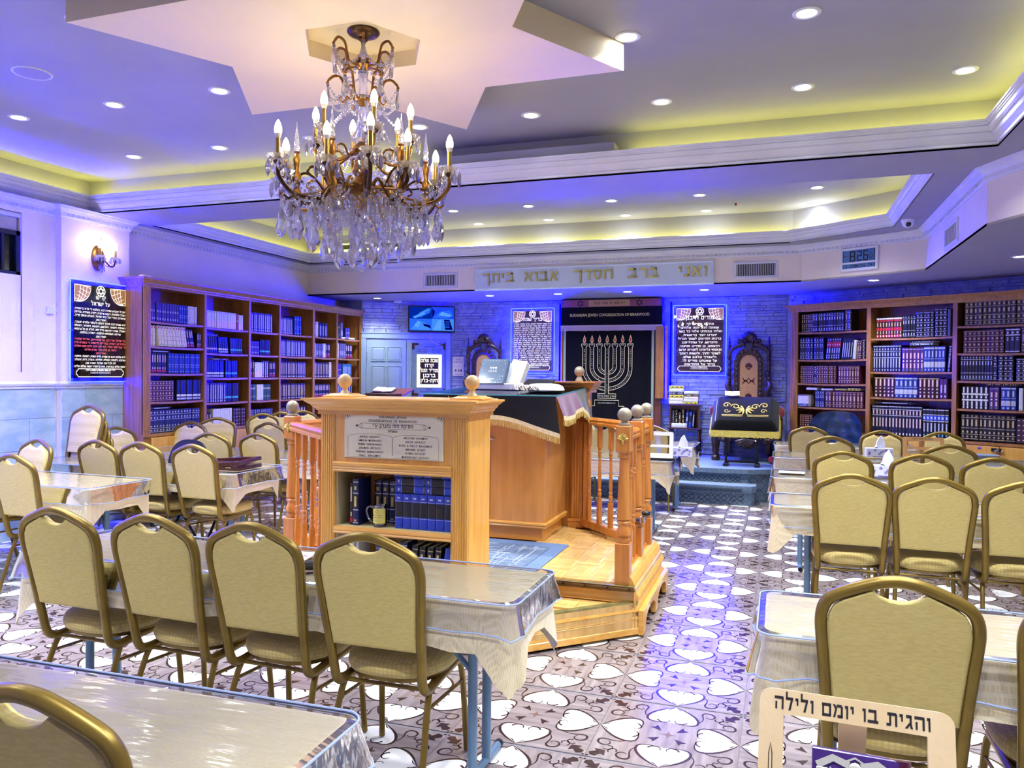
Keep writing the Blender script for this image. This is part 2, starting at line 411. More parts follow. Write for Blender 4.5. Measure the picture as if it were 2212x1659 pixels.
M_['bulb'] = emis('lit_bulb', BULB_COL, BULB_E)
M_['lens'] = emis('lit_lens', (.92, .97, 1.0), 14.0)
M_['cove'] = emis('cove_led', COVE_COL, COVE_E)
M_['blue'] = emis('blue_led', BLUE_COL, BLUE_E)
def skin_slots(*k): return [M_[q] for q in k]
def light(name, kind, loc, energy, col, parent=None, size=.06, angle=None, blend=.6, rot=None):
    l = bpy.data.lights.new(name, kind); l.energy = energy; l.color = col
    if kind == 'SPOT': l.spot_size = angle; l.spot_blend = blend; l.shadow_soft_size = size
    elif kind == 'POINT': l.shadow_soft_size = size
    o = bpy.data.objects.new(name, l); COL.objects.link(o); o.location = loc
    if rot: o.rotation_euler = rot
    if parent is not None: o.parent = parent
    return o
# ================================================================ the room
ZM, ZU, ZC, ZS = 3.10, 3.46, 2.67, 3.30
XL, XP, XR, YB, YF = -6.62, -6.48, 3.5, 11.5, -1.7
A31 = R(31); DR = Vector((math.cos(A31), -math.sin(A31))); NR = Vector((math.sin(A31), math.cos(A31)))   # right angled wall
A29 = R(29); DL = Vector((-math.cos(A29), -math.sin(A29))); NL = Vector((-math.sin(A29), math.cos(A29)))  # door wall
BL, BR = Vector((-4.98, YB)), Vector((0.10, YB))
YRW = YB - (XR - BR.x) * math.tan(A31)
YLW = YB - (BL.x - XL) * math.tan(A29)
S = dict(kind='structure')
# ---- floor: a grout bed carrying one object per tile
fl = MB().box(XL - .2, XR + .2, YF - .2, YB + .2, -.08, -.004).obj('floor', mat('grout', srgb(120, 120, 128), .6, 0, srgb(104, 104, 112), 30), **S)
def bezier(p0, p1, p2, p3, n=10):
    p0, p1, p2, p3 = map(Vector, (p0, p1, p2, p3))
    return [p0 * (1 - t) ** 3 + p1 * 3 * t * (1 - t) ** 2 + p2 * 3 * t * t * (1 - t) + p3 * t ** 3 for t in [k / n for k in range(n + 1)]]
def spiral(cx, cy_, r0, r1, a0, a1, n=14):
    return [(cx + (r0 + (r1 - r0) * k / n) * math.cos(R(a0 + (a1 - a0) * k / n)), cy_ + (r0 + (r1 - r0) * k / n) * math.sin(R(a0 + (a1 - a0) * k / n))) for k in range(n + 1)]
def make_tile():
    b = MB(); h = .2955
    b.box(-h, h, -h, h, -.012, 0, 0, None, .0012)
    def rot(p, k, fx=1):
        x, y = p[0] * 1.0, p[1] * fx
        for _ in range(k): x, y = -y, x
        return (x, y)
    def poly(pts, z, mi, k, fx=1):
        q = [rot(p, k, fx) for p in pts]
        tri = tessellate_polygon([[Vector((p[0], p[1], 0)) for p in q]])
        F = []
        for t in tri:
            a, c, d = (Vector(q[i]) for i in t)
            F.append(t if (c - a).cross(d - a) > 0 else (t[0], t[2], t[1]))
        b.add([(p[0], p[1], z) for p in q], F, mi)
    def rib(path, w, z, k, fx=1, mi=2):
        P = [rot(p, k, fx) for p in path]
        V, F = strip2d(P, w)
        F2 = []
        for f in F:
            a, c, d = (Vector(V[i]) for i in f[:3])
            F2.append(f if (c - a).cross(d - a).z > 0 else f[::-1])
        b.add([(v[0], v[1], z) for v in V], F2, mi)
    # half outline of a heart: cleft near the tile centre, tip at the middle of the tile edge
    half = bezier((.125, 0), (.118, .05), (.10, .118), (.165, .112), 6) + bezier((.165, .112), (.225, .10), (.262, .045), (.292, 0), 8)[1:]
    half = [(p.x, p.y) for p in half]
    heart = half + [(x, -y) for x, y in half[-2:0:-1]]
    for k in range(4):
        poly(heart, .0003, 1, k)
        for fx in (1, -1):
            n = len(half)
            rib(half[1:], [.003 + .010 * math.sin(PI * i / (n - 2)) for i in range(n - 1)], .0006, k, fx)
            rib(spiral(.148, .030, .036, .010, 100, 330), [.010 - .0006 * i for i in range(15)], .0006, k, fx)        # curl inside the cleft
            poly([(.290, .001), (.262, .030), (.250, .046), (.262, .020)], .0008, 2, k, fx)
            # scroll running towards the tile corner
            sc = bezier((.165, .118), (.215, .15), (.25, .10), (.272, .135), 7)
            sc = [(p.x, p.y) for p in sc] + spiral(.238, .150, .036, .014, -25, 240, 12)
            rib(sc, [.004 + .006 * math.sin(PI * min(1, i / 18)) for i in range(len(sc))], .0006, k, fx)
            sc2 = spiral(.218, .192, .026, .010, 40, 300, 10)
            rib(sc2, .006, .0006, k, fx)
        # tulip in the corner and bud towards the centre
        c, s_ = math.cos(R(45)), math.sin(R(45))
        D = lambda a, o: (a * c - o * s_, a * s_ + o * c)
        poly([D(.318, 0), D(.348, .036), D(.352, .014), D(.385, .020), D(.395, 0), D(.385, -.020), D(.352, -.014), D(.348, -.036)], .0007, 2, k)
        poly([D(.398, 0), D(.406, .006), D(.414, 0), D(.406, -.006)], .0007, 2, k)
        poly([D(.045, 0), D(.075, .012), D(.098, .020), D(.088, 0), D(.098, -.020), D(.075, -.012)], .0007, 2, k)
    poly([(.04 * math.cos(R(22.5 * i)) * (1 if i % 4 == 0 else .35), .04 * math.sin(R(22.5 * i)) * (1 if i % 4 == 0 else .35)) for i in range(16)], .0007, 3, 0)
    return b
tile_wood = mat('tile_wood_grain', srgb(152, 142, 142), .14, 0, srgb(118, 106, 108), 3.2, (9, 1.1, 1), .03, 30, (14, 1, 1), contrast=(.3, .7), detail=7)
tile_marble = mat('tile_marble', srgb(240, 240, 238), .10, 0, srgb(220, 222, 224), 9, (1, 1, 1), contrast=(.45, .7), detail=8)
tile_dark = mat('tile_dark_scroll', srgb(44, 30, 34), .16, 0, srgb(60, 44, 44), 12)
tile_mid = mat('tile_mid_brown', srgb(112, 92, 86), .16)
tm = make_tile().mesh('floor_tile', [tile_wood, tile_marble, tile_dark, tile_mid])
for i in range(-10, 6):
    for j in range(-4, 11):
        cx, cyy = -.435 + .592 * i, 3.37 + .608 * j
        if cyy < .6 or cx < XL - .1 or (cx < -3.4 and cyy < 1.2): continue
        t = link('floor_tile', tm, fl, (cx, cyy, 0), R(90) * ((i * 7 + j * 3) % 4)); t.scale = (.998, 1.0, 1)
# ---- walls
def wallseg(name, p0, p1, z0, z1, th=.12, mt='wall', **k):
    """wall slab whose room face runs p0 -> p1 (room on the left)"""
    d = Vector((p1[0] - p0[0], p1[1] - p0[1])); L = d.length; a = math.atan2(d.y, d.x)
    return MB().box(0, L, -th, 0, z0, z1).obj(name, M_[mt], None, (p0[0], p0[1], 0), a, **S)
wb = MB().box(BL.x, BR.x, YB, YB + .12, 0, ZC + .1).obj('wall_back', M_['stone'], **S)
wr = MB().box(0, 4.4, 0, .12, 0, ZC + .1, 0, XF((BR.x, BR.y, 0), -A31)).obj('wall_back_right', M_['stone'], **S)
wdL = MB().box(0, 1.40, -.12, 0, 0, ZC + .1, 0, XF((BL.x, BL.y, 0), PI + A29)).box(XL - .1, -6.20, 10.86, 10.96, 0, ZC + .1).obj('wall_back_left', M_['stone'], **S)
wallseg('wall_right', (XR, YF), (XR, YRW + .3), 0, ZM + .1)
wallseg('wall_front', (XL - .2, YF), (XR, YF), 0, ZM + .5)
w = MB()
w.box(XL - .3, XL, 6.48, 10.9, 0, ZM)                       # behind the bookcase
w.box(XL - .3, XP, 5.66, 6.48, 0, ZM)                     # pilaster
w.box(XL - .3, -6.55, 5.31, 5.66, 0, ZM)
w.box(XL - .3, -6.55, YF, 5.31, 0, 2.40); w.box(XL - .3, -6.55, YF, 5.31, 2.97, ZM); w.box(XL - .3, -6.55, YF, 4.0, 2.40, 2.97)
wl = w.obj('wall_left', M_['wall'], **S)
# wainscot tiles with a rail above them
def wain(y0, y1, x, ph):
    y = y0 - ph
    for r_ in range(5):
        z0, z1 = r_ * .29 - .07, r_ * .29 + .215
        z0 = max(z0, .0); yy = y0 - (ph + .27 * (r_ % 2))
        while yy < y1:
            a, c = max(yy, y0), min(yy + .597, y1)
            if c - a > .02:
                MB().box(x - .004, x + .008, a, c, z0, min(z1, 1.36), 0, None, .0015).obj('wall_tile', M_['walltile'], wl)
            yy += .6
wain(2.2, 5.655, -6.55, .15); wain(5.665, 6.42, XP, .33)
pr = [(0, 1.362), (.012, 1.362), (.016, 1.372), (.012, 1.382), (.022, 1.392), (.026, 1.41), (.018, 1.425), (.010, 1.432), (0, 1.432)]
MB().sweep([(-6.55, YF), (-6.55, 5.66), (XP, 5.66), (XP, 6.48)], [(-u, z) for u, z in pr]).obj('trim_1', M_['mould'], **S)
# window high in the left wall with a roller blind
wn = MB(); wn.box(-6.62, -6.57, 4.0, 5.31, 2.40, 2.43); wn.box(-6.62, -6.57, 4.0, 5.31, 2.76, 2.80); wn.box(-6.62, -6.57, 5.27, 5.31, 2.4, 2.8); wn.box(-6.62, -6.585, 5.14, 5.165, 2.4, 2.8)
win = wn.obj('window_1', M_['black'], **S)
MB().box(-6.625, -6.615, 4.0, 5.31, 2.43, 2.78).obj('pane', mat('night_glass', srgb(6, 10, 26), .05, 0, srgb(14, 30, 40), 3), win)
bl = MB(); bl.box(-6.60, -6.592, 4.02, 5.29, 2.79, 2.96); bl.obj('blind', mat('blind_fabric', srgb(190, 186, 190), .8, 0, srgb(176, 172, 180), 6), win)
MB().cyl((-6.575, 4.0, 2.945), (-6.575, 5.305, 2.945), .022, n=12).obj('blind_roller', M_['mould'], win)
MB().tube([(-6.545, 5.30, 2.40), (-6.545, 5.30, 1.52)], .004, 6).obj('blind_cord', M_['ink'], win)
# ---- stone veneer: single stones proud of the wall
def stones(parent, x0, x1, z0, z1, P, flip, holes, budget, seed):
    """rows of ledger stones in wall coordinates; P maps (s, out, z) to the world"""
    rnd = random.Random(seed); z = z0; rest = MB(); n = 0
    while z < z1 - .01:
        h = rnd.choice((.032, .045, .045, .06)); x = x0 - rnd.random() * .2
        while x < x1:
            l = rnd.uniform(.14, .36); a, c = max(x, x0), min(x + l - .003, x1); zz = min(z + h - .003, z1)
            x += l
            if c - a < .02: continue
            if any(a < q[1] and c > q[0] and z < q[3] and zz > q[2] for q in holes): continue
            o = rnd.uniform(.006, .026)
            vs = []
            for (s_, t) in ((a, z), (c, z), (c, zz), (a, zz)): vs.append(P(s_, 0, t))
            for (s_, t) in ((a + .003, z + .002), (c - .003, z + .002), (c - .003, zz - .002), (a + .003, zz - .002)): vs.append(P(s_, o + rnd.uniform(-.004, .004), t))
            F = [(4, 5, 6, 7), (0, 1, 5, 4), (1, 2, 6, 5), (2, 3, 7, 6), (3, 0, 4, 7)]
            if flip: F = [f[::-1] for f in F]
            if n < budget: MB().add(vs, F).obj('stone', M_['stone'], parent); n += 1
            else: rest.add(vs, F)
        z += h
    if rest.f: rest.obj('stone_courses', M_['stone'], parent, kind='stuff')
# main wall, seen right of the ark and between the ark and the door
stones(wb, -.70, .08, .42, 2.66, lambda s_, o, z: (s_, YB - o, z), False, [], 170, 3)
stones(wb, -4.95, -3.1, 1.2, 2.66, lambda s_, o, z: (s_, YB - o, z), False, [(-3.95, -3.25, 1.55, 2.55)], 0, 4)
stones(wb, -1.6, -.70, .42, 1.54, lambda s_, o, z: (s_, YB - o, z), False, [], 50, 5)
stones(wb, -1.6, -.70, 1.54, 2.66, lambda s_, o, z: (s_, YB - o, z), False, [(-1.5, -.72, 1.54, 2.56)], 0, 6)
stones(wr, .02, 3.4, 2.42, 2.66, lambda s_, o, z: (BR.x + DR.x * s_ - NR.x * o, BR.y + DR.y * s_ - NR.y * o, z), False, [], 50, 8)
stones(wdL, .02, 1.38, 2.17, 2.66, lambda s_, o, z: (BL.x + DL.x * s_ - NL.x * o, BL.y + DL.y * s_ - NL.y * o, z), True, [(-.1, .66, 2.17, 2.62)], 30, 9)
# ---- ceilings
T1 = [(-6.57, YF + .6), (1.37, YF + .6), (1.37, 6.06), (-6.57, 6.06)]
T2 = [(-6.42, 6.73), (1.10, 6.72), (1.10, 8.99), (.09, 9.73), (-6.42, 9.73)]
SOF = [(XL, 9.98), (.228, 9.98), (1.44, 9.25), (1.44, 6.66), (1.60, 6.3), (3.5, 2.6)]
main = [(XL - .1, YF - .1), (XR, YF - .1), (XR, 2.6)] + SOF[::-1][0:0] + [(p[0], p[1] + .02) for p in SOF[::-1]] + [(XL - .1, 10.0)]
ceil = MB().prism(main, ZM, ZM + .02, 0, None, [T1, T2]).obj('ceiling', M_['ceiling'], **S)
def off(poly, d):
    n = len(poly); out = []
    for i in range(n):
        a, b, c = Vector(poly[i - 1]), Vector(poly[i]), Vector(poly[(i + 1) % n])
        d0, d1 = (b - a).normalized(), (c - b).normalized(); n0, n1 = Vector((-d0.y, d0.x)), Vector((-d1.y, d1.x))
        mt = (n0 + n1) / max(.2, 1 + n0.dot(n1)); out.append(tuple(b + mt * d))
    return out
O1, O2 = off(T1, -.13), off(T2, -.10)
def tray(name, O, zt):
    b = MB(); n = len(O)
    b.add([(p[0], p[1], ZM + .02) for p in O] + [(p[0], p[1], zt) for p in O], [(i, i + n, (i + 1) % n + n, (i + 1) % n) for i in range(n)])
    b.prism(O, zt, zt + .03)
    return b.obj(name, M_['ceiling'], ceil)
tray('tray_panel', O1, ZU); tray('tray_panel', O2, 3.50)
# cornices round the two trays (u to the left = towards the middle of the tray)
CP = [(-.10, ZM + .025), (0, ZM), (.0, ZM + .014), (.012, ZM + .017), (.016, ZM + .030), (.008, ZM + .034), (.020, ZM + .046), (.040, ZM + .066), (.050, ZM + .084), (.050, ZM + .092), (.060, ZM + .094), (.072, ZM + .106), (.078, ZM + .122), (.074, ZM + .128), (.084, ZM + .131), (.084, ZM + .138), (.092, ZM + .141), (.092, ZM + .150), (.100, ZM + .153), (.100, ZM + .165), (-.12, ZM + .165)]
MB().sweep(T1, CP, True).obj('cornice_moulding', M_['mould'], ceil)
MB().sweep(T2, [(u * .8, ZM + (z - ZM) * .82) for u, z in CP], True).obj('cornice_moulding', M_['mould'], ceil)
# led strips lying on the cornice ledges
for O, zz, nm in ((off(T1, -.04), ZM + .17, 0), (off(T2, -.03), ZM + .14, 1)):
    b = MB(); n = len(O)
    for i in range(n):
        if nm == 0 and i == 0: continue
        a, c = Vector(O[i]), Vector(O[(i + 1) % n])
        if nm == 0 and i == 2:      # the boxed stretch of the cove carries no strip
            segs = [(a, Vector((-1.15, a.y))), (Vector((-2.95, a.y)), c)]
        else: segs = [(a, c)]
        for p, q in segs:
            d = (q - p); L = d.length; an = math.atan2(d.y, d.x)
            b.box(.02, L - .02, -.012, .012, zz, zz + .012, 0, XF((p.x, p.y, 0), an))
    b.obj('led_strip', M_['cove'], ceil)
MB().box(-2.9, -1.24, 6.02, 6.19, ZM + .166, ZM + .25).obj('cove_box', M_['ceiling'], ceil)
# six pointed star hanging below the big tray
SX, SY = -2.16, 3.77
tip = [(SX + 1.48 * math.cos(R(30 + 60 * k)), SY + 1.48 * math.sin(R(30 + 60 * k))) for k in range(6)]
inn = [(SX + .8545 * math.cos(R(60 * k)), SY + .8545 * math.sin(R(60 * k))) for k in range(6)]
hole = [(SX + .34 * math.cos(R(60 * k)), SY + .34 * math.sin(R(60 * k))) for k in range(6)]
sp = [q for k in range(6) for q in (inn[k], tip[k])]
b = MB().prism(sp, ZS, ZU, 0, None, [hole]); b.prism(hole, ZS + .09, ZU - .01)
b.obj('star_panel', M_['star'], ceil)
# lower ceiling over the ark and the face between the two levels
low = SOF + [(XR + .1, 2.6), (XR + .1, YRW + .1), (BR.x, YB + .1), (BL.x, YB + .1), (XL - .1, YLW + .2), (XL - .1, 9.98)]
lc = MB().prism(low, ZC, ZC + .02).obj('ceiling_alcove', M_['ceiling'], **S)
MB().sweep(SOF, [(0, ZC), (0, ZM), (.1, ZM), (.1, ZC)]).obj('wall_soffit', M_['wall'], **S)
# crown moulding along the soffit and the left wall, with beads
CR = [(0, ZM - .105), (-.010, ZM - .105), (-.014, ZM - .096), (-.020, ZM - .090), (-.024, ZM - .060), (-.040, ZM - .036), (-.060, ZM - .022), (-.066, ZM - .010), (-.082, ZM - .006), (-.085, ZM), (0, ZM)]
MB().sweep(SOF, CR).obj('trim_2', M_['mould'], **S)
path = [(-6.55, YF), (-6.55, 5.66), (XP, 5.66), (XP, 6.48), (XL, 6.48), (XL, 9.98)]
MB().sweep(path, CR).obj('trim_3', M_['mould'], **S)
b = MB()
def beads(p0, p1, nx, ny):
    L = math.hypot(p1[0] - p0[0], p1[1] - p0[1]); n = int(L / .055)
    for i in range(n):
        t = (i + .5) / n
        b.sphere((p0[0] + (p1[0] - p0[0]) * t + nx * .024, p0[1] + (p1[1] - p0[1]) * t + ny * .024, ZM - .075), .016, 6, 4, sc=(.8, .8, 1.0))
beads((-6.55, 3.5), (-6.55, 5.6), 1, 0); beads((XP, 5.7), (XP, 6.48), 1, 0); beads((XL, 6.5), (XL, 9.9), 1, 0); beads((XL + .2, 9.98), (.2, 9.98), 0, -1); beads((.25, 9.97), (1.42, 9.27), -NR.x, -NR.y); beads((1.44, 9.2), (1.44, 6.7), -1, 0)
b.obj('trim_4', M_['mould'], **S)
# ---- recessed downlights: ring, lens and lamp
def make_down(z):
    t = thing('ceiling_downlight', '', 'ceiling light', (0, 0, z))
    MB().lathe([(.050, -.001), (.052, -.006), (.066, -.008), (.073, -.004), (.074, .002)], 24, caps=False).obj('trim_ring', M_['mould'], t)
    MB().lathe([(.004, -.003), (.050, -.003), (.050, .0)], 20).obj('lens', M_['lens'], t)
    return t
LD = bpy.data.lights.new('downlight_lamp', 'SPOT'); LD.energy = DOWN_W; LD.color = DOWN_COL; LD.spot_size = R(122); LD.spot_blend = .85; LD.shadow_soft_size = .05
LA = bpy.data.lights.new('alcove_lamp', 'SPOT'); LA.energy = DOWN_W * .30; LA.color = DOWN_COL; LA.spot_size = R(84); LA.spot_blend = .9; LA.shadow_soft_size = .05
d0 = None
def down(x, y, z, lab, grp, ld=LD):
    global d0
    if d0 is None: d0 = t = make_down(z); t.location = (x, y, z); t['label'] = lab; t['group'] = grp
    else: t = dup(d0, (x, y, z), 0, lab, grp)
    l = bpy.data.objects.new('lamp', ld); COL.objects.link(l); l.parent = t; l.location = (0, 0, -.012)
ORD = ['first', 'second', 'third', 'fourth', 'fifth', 'sixth', 'seventh', 'eighth']
for i, x in enumerate((-5.5, -4.57, -3.65, -2.68, -1.77, -.81, .12, 1.07)):
    down(x, 5.55, ZU, 'round recessed downlight, %s from the left in the row along the large tray\'s far cove' % ORD[i], 'downlights in the large tray')
for i, x in enumerate((-5.5, -4.57, -3.65, -.84, .11, 1.07)):
    down(x, 4.43, ZU, 'round recessed downlight in the large tray, %s' % ['far left beside the round speaker', 'second from the left in the nearer row', 'just left of the hanging star', 'just right of the star\'s right point', 'near the top edge, right of the star', 'above the right end of the large tray'][i], 'downlights in the large tray')
for x in (-5.5, -4.57, -3.65, .11, 1.07, -.84):
    for y in (3.3, 2.0, .7): 
        if x == -.84 and y > 1: continue
        down(x, y, ZU, 'recessed downlight behind the viewpoint, %s row back, %s from the left' % (ORD[int((3.3 - y) / 1.25)], ORD[[-5.5, -4.57, -3.65, -.84, .11, 1.07].index(x)]), 'downlights behind the viewpoint')
for i, x in enumerate((-4.71, -3.75, -2.8, -1.82, -.85, .34)):
    down(x, 8.71, 3.5, 'small round downlight, %s from the left in the nearer row of the far tray' % ORD[i], 'downlights in the far tray')
    down(x, 9.55, 3.5, 'small round downlight, %s from the left along the far tray\'s glowing back cove' % ORD[i], 'downlights in the far tray')
for i, (x, y) in enumerate(((-5.78, 10.55), (-3.98, 10.6), (-2.96, 10.6), (-1.97, 10.55), (-.95, 10.55), (1.02, 10.0), (2.09, 8.4))):
    down(x, y, ZC, ['round downlight in the low ceiling above the pale double door', 'round downlight in the low ceiling below the left end of the lettered panel', 'round downlight in the low ceiling just left of the ark', 'round downlight in the low ceiling above the ark', 'round downlight in the low ceiling between ark and right sign', 'round downlight in the low ceiling below the wall clock', 'round downlight in the low ceiling at the right edge'][i], 'downlights in the low ceiling', LA)
# ================================================================ banquet chairs
def fabric(name, c1, c2, kind='hex'):
    m_ = bpy.data.materials.new(name); m_.use_nodes = True; nt = m_.node_tree; b = nt.nodes['Principled BSDF']
    b.inputs['Roughness'].default_value = .75; b.inputs['Sheen Weight'].default_value = .15; b.inputs['Specular IOR Level'].default_value = .25
    tc = nt.nodes.new('ShaderNodeTexCoord'); mp = nt.nodes.new('ShaderNodeMapping'); mp.inputs['Scale'].default_value = (1, 1.0, 1.15)
    v = nt.nodes.new('ShaderNodeTexVoronoi'); v.inputs['Scale'].default_value = 58; v.inputs['Randomness'].default_value = .12
    cr = nt.nodes.new('ShaderNodeValToRGB'); cr.color_ramp.elements[0].color = c1; cr.color_ramp.elements[1].color = c2
    cr.color_ramp.elements[0].position, cr.color_ramp.elements[1].position = .25, .6
    bp = nt.nodes.new('ShaderNodeBump'); bp.inputs['Strength'].default_value = .25; bp.inputs['Distance'].default_value = .003; bp.invert = True
    L = nt.links.new
    L(tc.outputs['Object'], mp.inputs['Vector']); L(mp.outputs['Vector'], v.inputs['Vector']); L(v.outputs['Distance'], cr.inputs['Fac']); L(cr.outputs['Color'], b.inputs['Base Color'])
    L(v.outputs['Distance'], bp.inputs['Height']); L(bp.outputs['Normal'], b.inputs['Normal'])
    return m_
M_['fab'] = fabric('gold_patterned_fabric', srgb(218, 200, 132), srgb(198, 176, 104))
M_['fabback'] = mat('gold_ribbed_fabric', srgb(216, 198, 126), .8, 0, srgb(206, 186, 112), 40, (1, 1, 4), .12, 120, (1, 1, 5), spec=.2)
M_['frame'] = mat('olive_gold_frame', srgb(136, 112, 46), .34, .55, srgb(120, 98, 38), 8)
def crown_outline(s=0.0):
    """right half of the back outline, bottom to top, s = inset"""
    pts = [(.178, .455), (.186, .60), (.197, .74), (.2025, .80), (.2035, .835), (.198, .868), (.184, .894), (.160, .912), (.11, .935), (.06, .954), (.03, .961), (0, .964)]
    return pts
def back_y(z): return -.205 - (z - .43) * .20
def make_chair(name, label, facing_pattern=True):
    t = thing(name, label, 'chair')
    # frame: one bent tube from under the seat, over the crown and down again
    half = [(x, back_y(z), z) for x, z in crown_outline()]
    low = [(.172, .15, .395), (.173, -.02, .388), (.174, -.12, .380), (.175, -.165, .383), (.176, -.190, .398), (.177, -.203, .425)]
    right = low + half
    left = [(-x, y, z) for x, y, z in right][::-1][1:]
    MB().tube(bez(right + left, 3), .0178, 10, up=(1, 0, 0), ry=1.0).obj('back_frame', M_['frame'], t)
    # padded back with the scoop under the handle
    o = []
    for x, z in crown_outline()[:-3]: o.append((x - .016, z - .012))
    o = [(.168, .545)] + [p for p in o if p[1] > .57]
    o += [(.072, .934), (.064, .928), (.050, .916), (.028, .908), (0, .905)]
    full = o + [(-x, z) for x, z in o[::-1][1:]]
    cx, cz = 0, .74
    def ring(k, dy):
        out = []
        for x, z in full:
            X, Z = x * k, cz + (z - cz) * (1 - (1 - k) * .8)
            out.append((X, back_y(Z) + dy, Z))
        return out
    MB().rings([ring(.90, -.016), ring(.965, -.0150), ring(.995, -.009), ring(1.0, -.003)], cap1=False).obj('back_panel', M_['fabback'], t)
    MB().rings([ring(1.0, -.003), ring(1.0, .004), ring(.99, .016), ring(.95, .025), ring(.85, .029)], cap0=False).obj('back_cushion', M_['fab'], t)
    # seat
    seat = []
    for k in range(32):
        a = 2 * PI * k / 32; c, s_ = math.cos(a), math.sin(a)
        e = .55 if s_ > 0 else .72
        x = .205 * math.copysign(abs(c) ** e, c); y = (.215 if s_ > 0 else .205) * math.copysign(abs(s_) ** e, s_)
        seat.append((x * (1.0 if y > 0 else 1 + y * .30), y + .02))
    def sr(k, z): return [(x * k, .02 + (y - .02) * k, z) for x, y in seat]
    MB().rings([sr(.90, .412), sr(.97, .420), sr(1.0, .437), sr(1.0, .452), sr(.97, .470), sr(.90, .482), sr(.7, .490)]).obj('seat', M_['fab'], t)
    MB().rings([sr(.90, .398), sr(.92, .413)]).obj('seat_pan', M_['frame'], t)
    for sx in (-1, 1):
        MB().tube(bez([(sx * .150, .02, .392), (sx * .168, .13, .385), (sx * .180, .175, .33), (sx * .192, .205, .006)], 4), .0125, 8).obj('leg', M_['frame'], t)
        MB().tube(bez([(sx * .150, .10, .392), (sx * .166, -.08, .385), (sx * .178, -.155, .34), (sx * .196, -.262, .006)], 4), .0125, 8).obj('leg', M_['frame'], t)
        MB().tube([(sx * .182, .178, .30), (sx * .180, -.165, .315)], .007, 6).obj('stretcher', M_['frame'], t)
    MB().tube([(-.175, -.135, .375), (.175, -.135, .375)], .008, 6).obj('stretcher', M_['frame'], t)
    return t
chair0 = make_chair('banquet_chair', 'x')
_used = []
GRP_R, GRP_L = 'banquet chairs along the right tables', 'banquet chairs along the left tables'
def chair(x, y, rz, label, group, z=0.0):
    if not _used: t = chair0; t.location = (x, y, z); t.rotation_euler = (0, 0, rz); t['label'] = label; t['group'] = group
    else: t = dup(chair0, (x, y, z), rz, label, group)
    _used.append(t); return t
# top of the back sits .31 m behind the chair's centre: positions are given for the back's top
def at_back(x, y, rz, label, group, z=0.0):
    c, s_ = math.cos(rz), math.sin(rz); dx, dy = 0, .311
    return chair(x + c * dx - s_ * dy, y + s_ * dx + c * dy, rz, label, group, z)
at_back(-2.82, 2.43, R(-1), 'gold banquet chair at the front left table, farthest left of its four', GRP_L)
at_back(-2.335, 2.44, R(-2), 'gold banquet chair at the front left table, second of four from the left', GRP_L)
at_back(-1.865, 2.44, R(-1), 'gold banquet chair at the front left table, third of four, before the bimah\'s left post', GRP_L)
at_back(-1.375, 2.43, R(1), 'gold banquet chair at the front left table, rightmost of four, before the wooden bookcase', GRP_L)
at_back(.325, 2.43, R(-1), 'large near gold banquet chair at the right front table, above the wooden book stand', GRP_R)
at_back(.84, 2.43, R(1), 'gold banquet chair cut off by the right edge at the right front table', GRP_R)
at_back(.405, 4.94, 0, 'gold banquet chair at the second right table, next to the aisle', GRP_R)
at_back(.835, 4.94, R(-1), 'gold banquet chair at the second right table, middle one of three', GRP_R)
at_back(1.29, 4.94, R(1), 'gold banquet chair at the second right table, cut by the right edge', GRP_R)
at_back(.46, 6.42, 0, 'gold banquet chair at the third right table, next to the aisle', GRP_R)
at_back(.995, 6.42, R(1), 'gold banquet chair at the third right table, right of the nearer tissue box', GRP_R)
at_back(1.45, 6.35, R(-2), 'gold banquet chair at the third right table, third from the aisle', GRP_R)
at_back(.46, 7.98, R(2), 'gold banquet chair at the fourth right table, next to the aisle', GRP_R)
at_back(1.36, 7.42, R(-2), 'gold banquet chair pulled back from the fourth right table, before the far wooden stand', GRP_R)
at_back(.315, 9.44, R(0), 'gold banquet chair at the farthest right table, before the blue leather armchair', GRP_R)
at_back(1.02, 9.06, R(176), 'gold banquet chair facing the viewer behind the farther tissue box', GRP_R)
at_back(1.60, 9.15, R(184), 'gold banquet chair facing the viewer behind the far wooden stand', GRP_R)
at_back(-4.86, 3.86, R(-3), 'banquet chair at the left edge by the left window table, seen from behind', GRP_L)
at_back(-5.72, 4.78, R(172), 'banquet chair facing the viewer by the blue tiled wall at the left edge', GRP_L)
at_back(-5.24, 4.90, R(-2), 'banquet chair at the second left table, leftmost of three seen from behind', GRP_L)
at_back(-4.79, 4.90, R(1), 'banquet chair at the second left table, middle of three seen from behind', GRP_L)
at_back(-4.28, 4.90, R(-1), 'banquet chair at the second left table, right of three, with its seat in view', GRP_L)
at_back(-4.98, 5.93, R(2), 'banquet chair behind the dark book rest on the second left table', GRP_L)
at_back(-4.55, 6.05, R(-2), 'banquet chair just left of the bimah\'s left post', GRP_L)
at_back(-5.38, 7.36, R(0), 'banquet chair seen from behind left of the bimah\'s left post, farther back', GRP_L)
at_back(-6.02, 6.88, R(183), 'banquet chair facing the viewer before the left bookcase, below the white books', GRP_L, .02)
at_back(-5.95, 7.2, R(210), 'banquet chair turned askew before the left bookcase, under the white labelled books', GRP_L, .05)
at_back(-5.95, 8.0, R(245), 'banquet chair side on before the left bookcase, leftmost of three by the third bay', GRP_L, .06)
at_back(-5.95, 8.38, R(235), 'banquet chair side on before the left bookcase, middle of three by the fourth bay', GRP_L, .06)
at_back(-5.95, 8.85, R(240), 'banquet chair side on before the left bookcase, behind the bimah bookcase\'s left ball', GRP_L, .06)
at_back(-6.33, 6.15, R(258), 'banquet chair seen edge on between the chair stack and left bookcase', GRP_L)
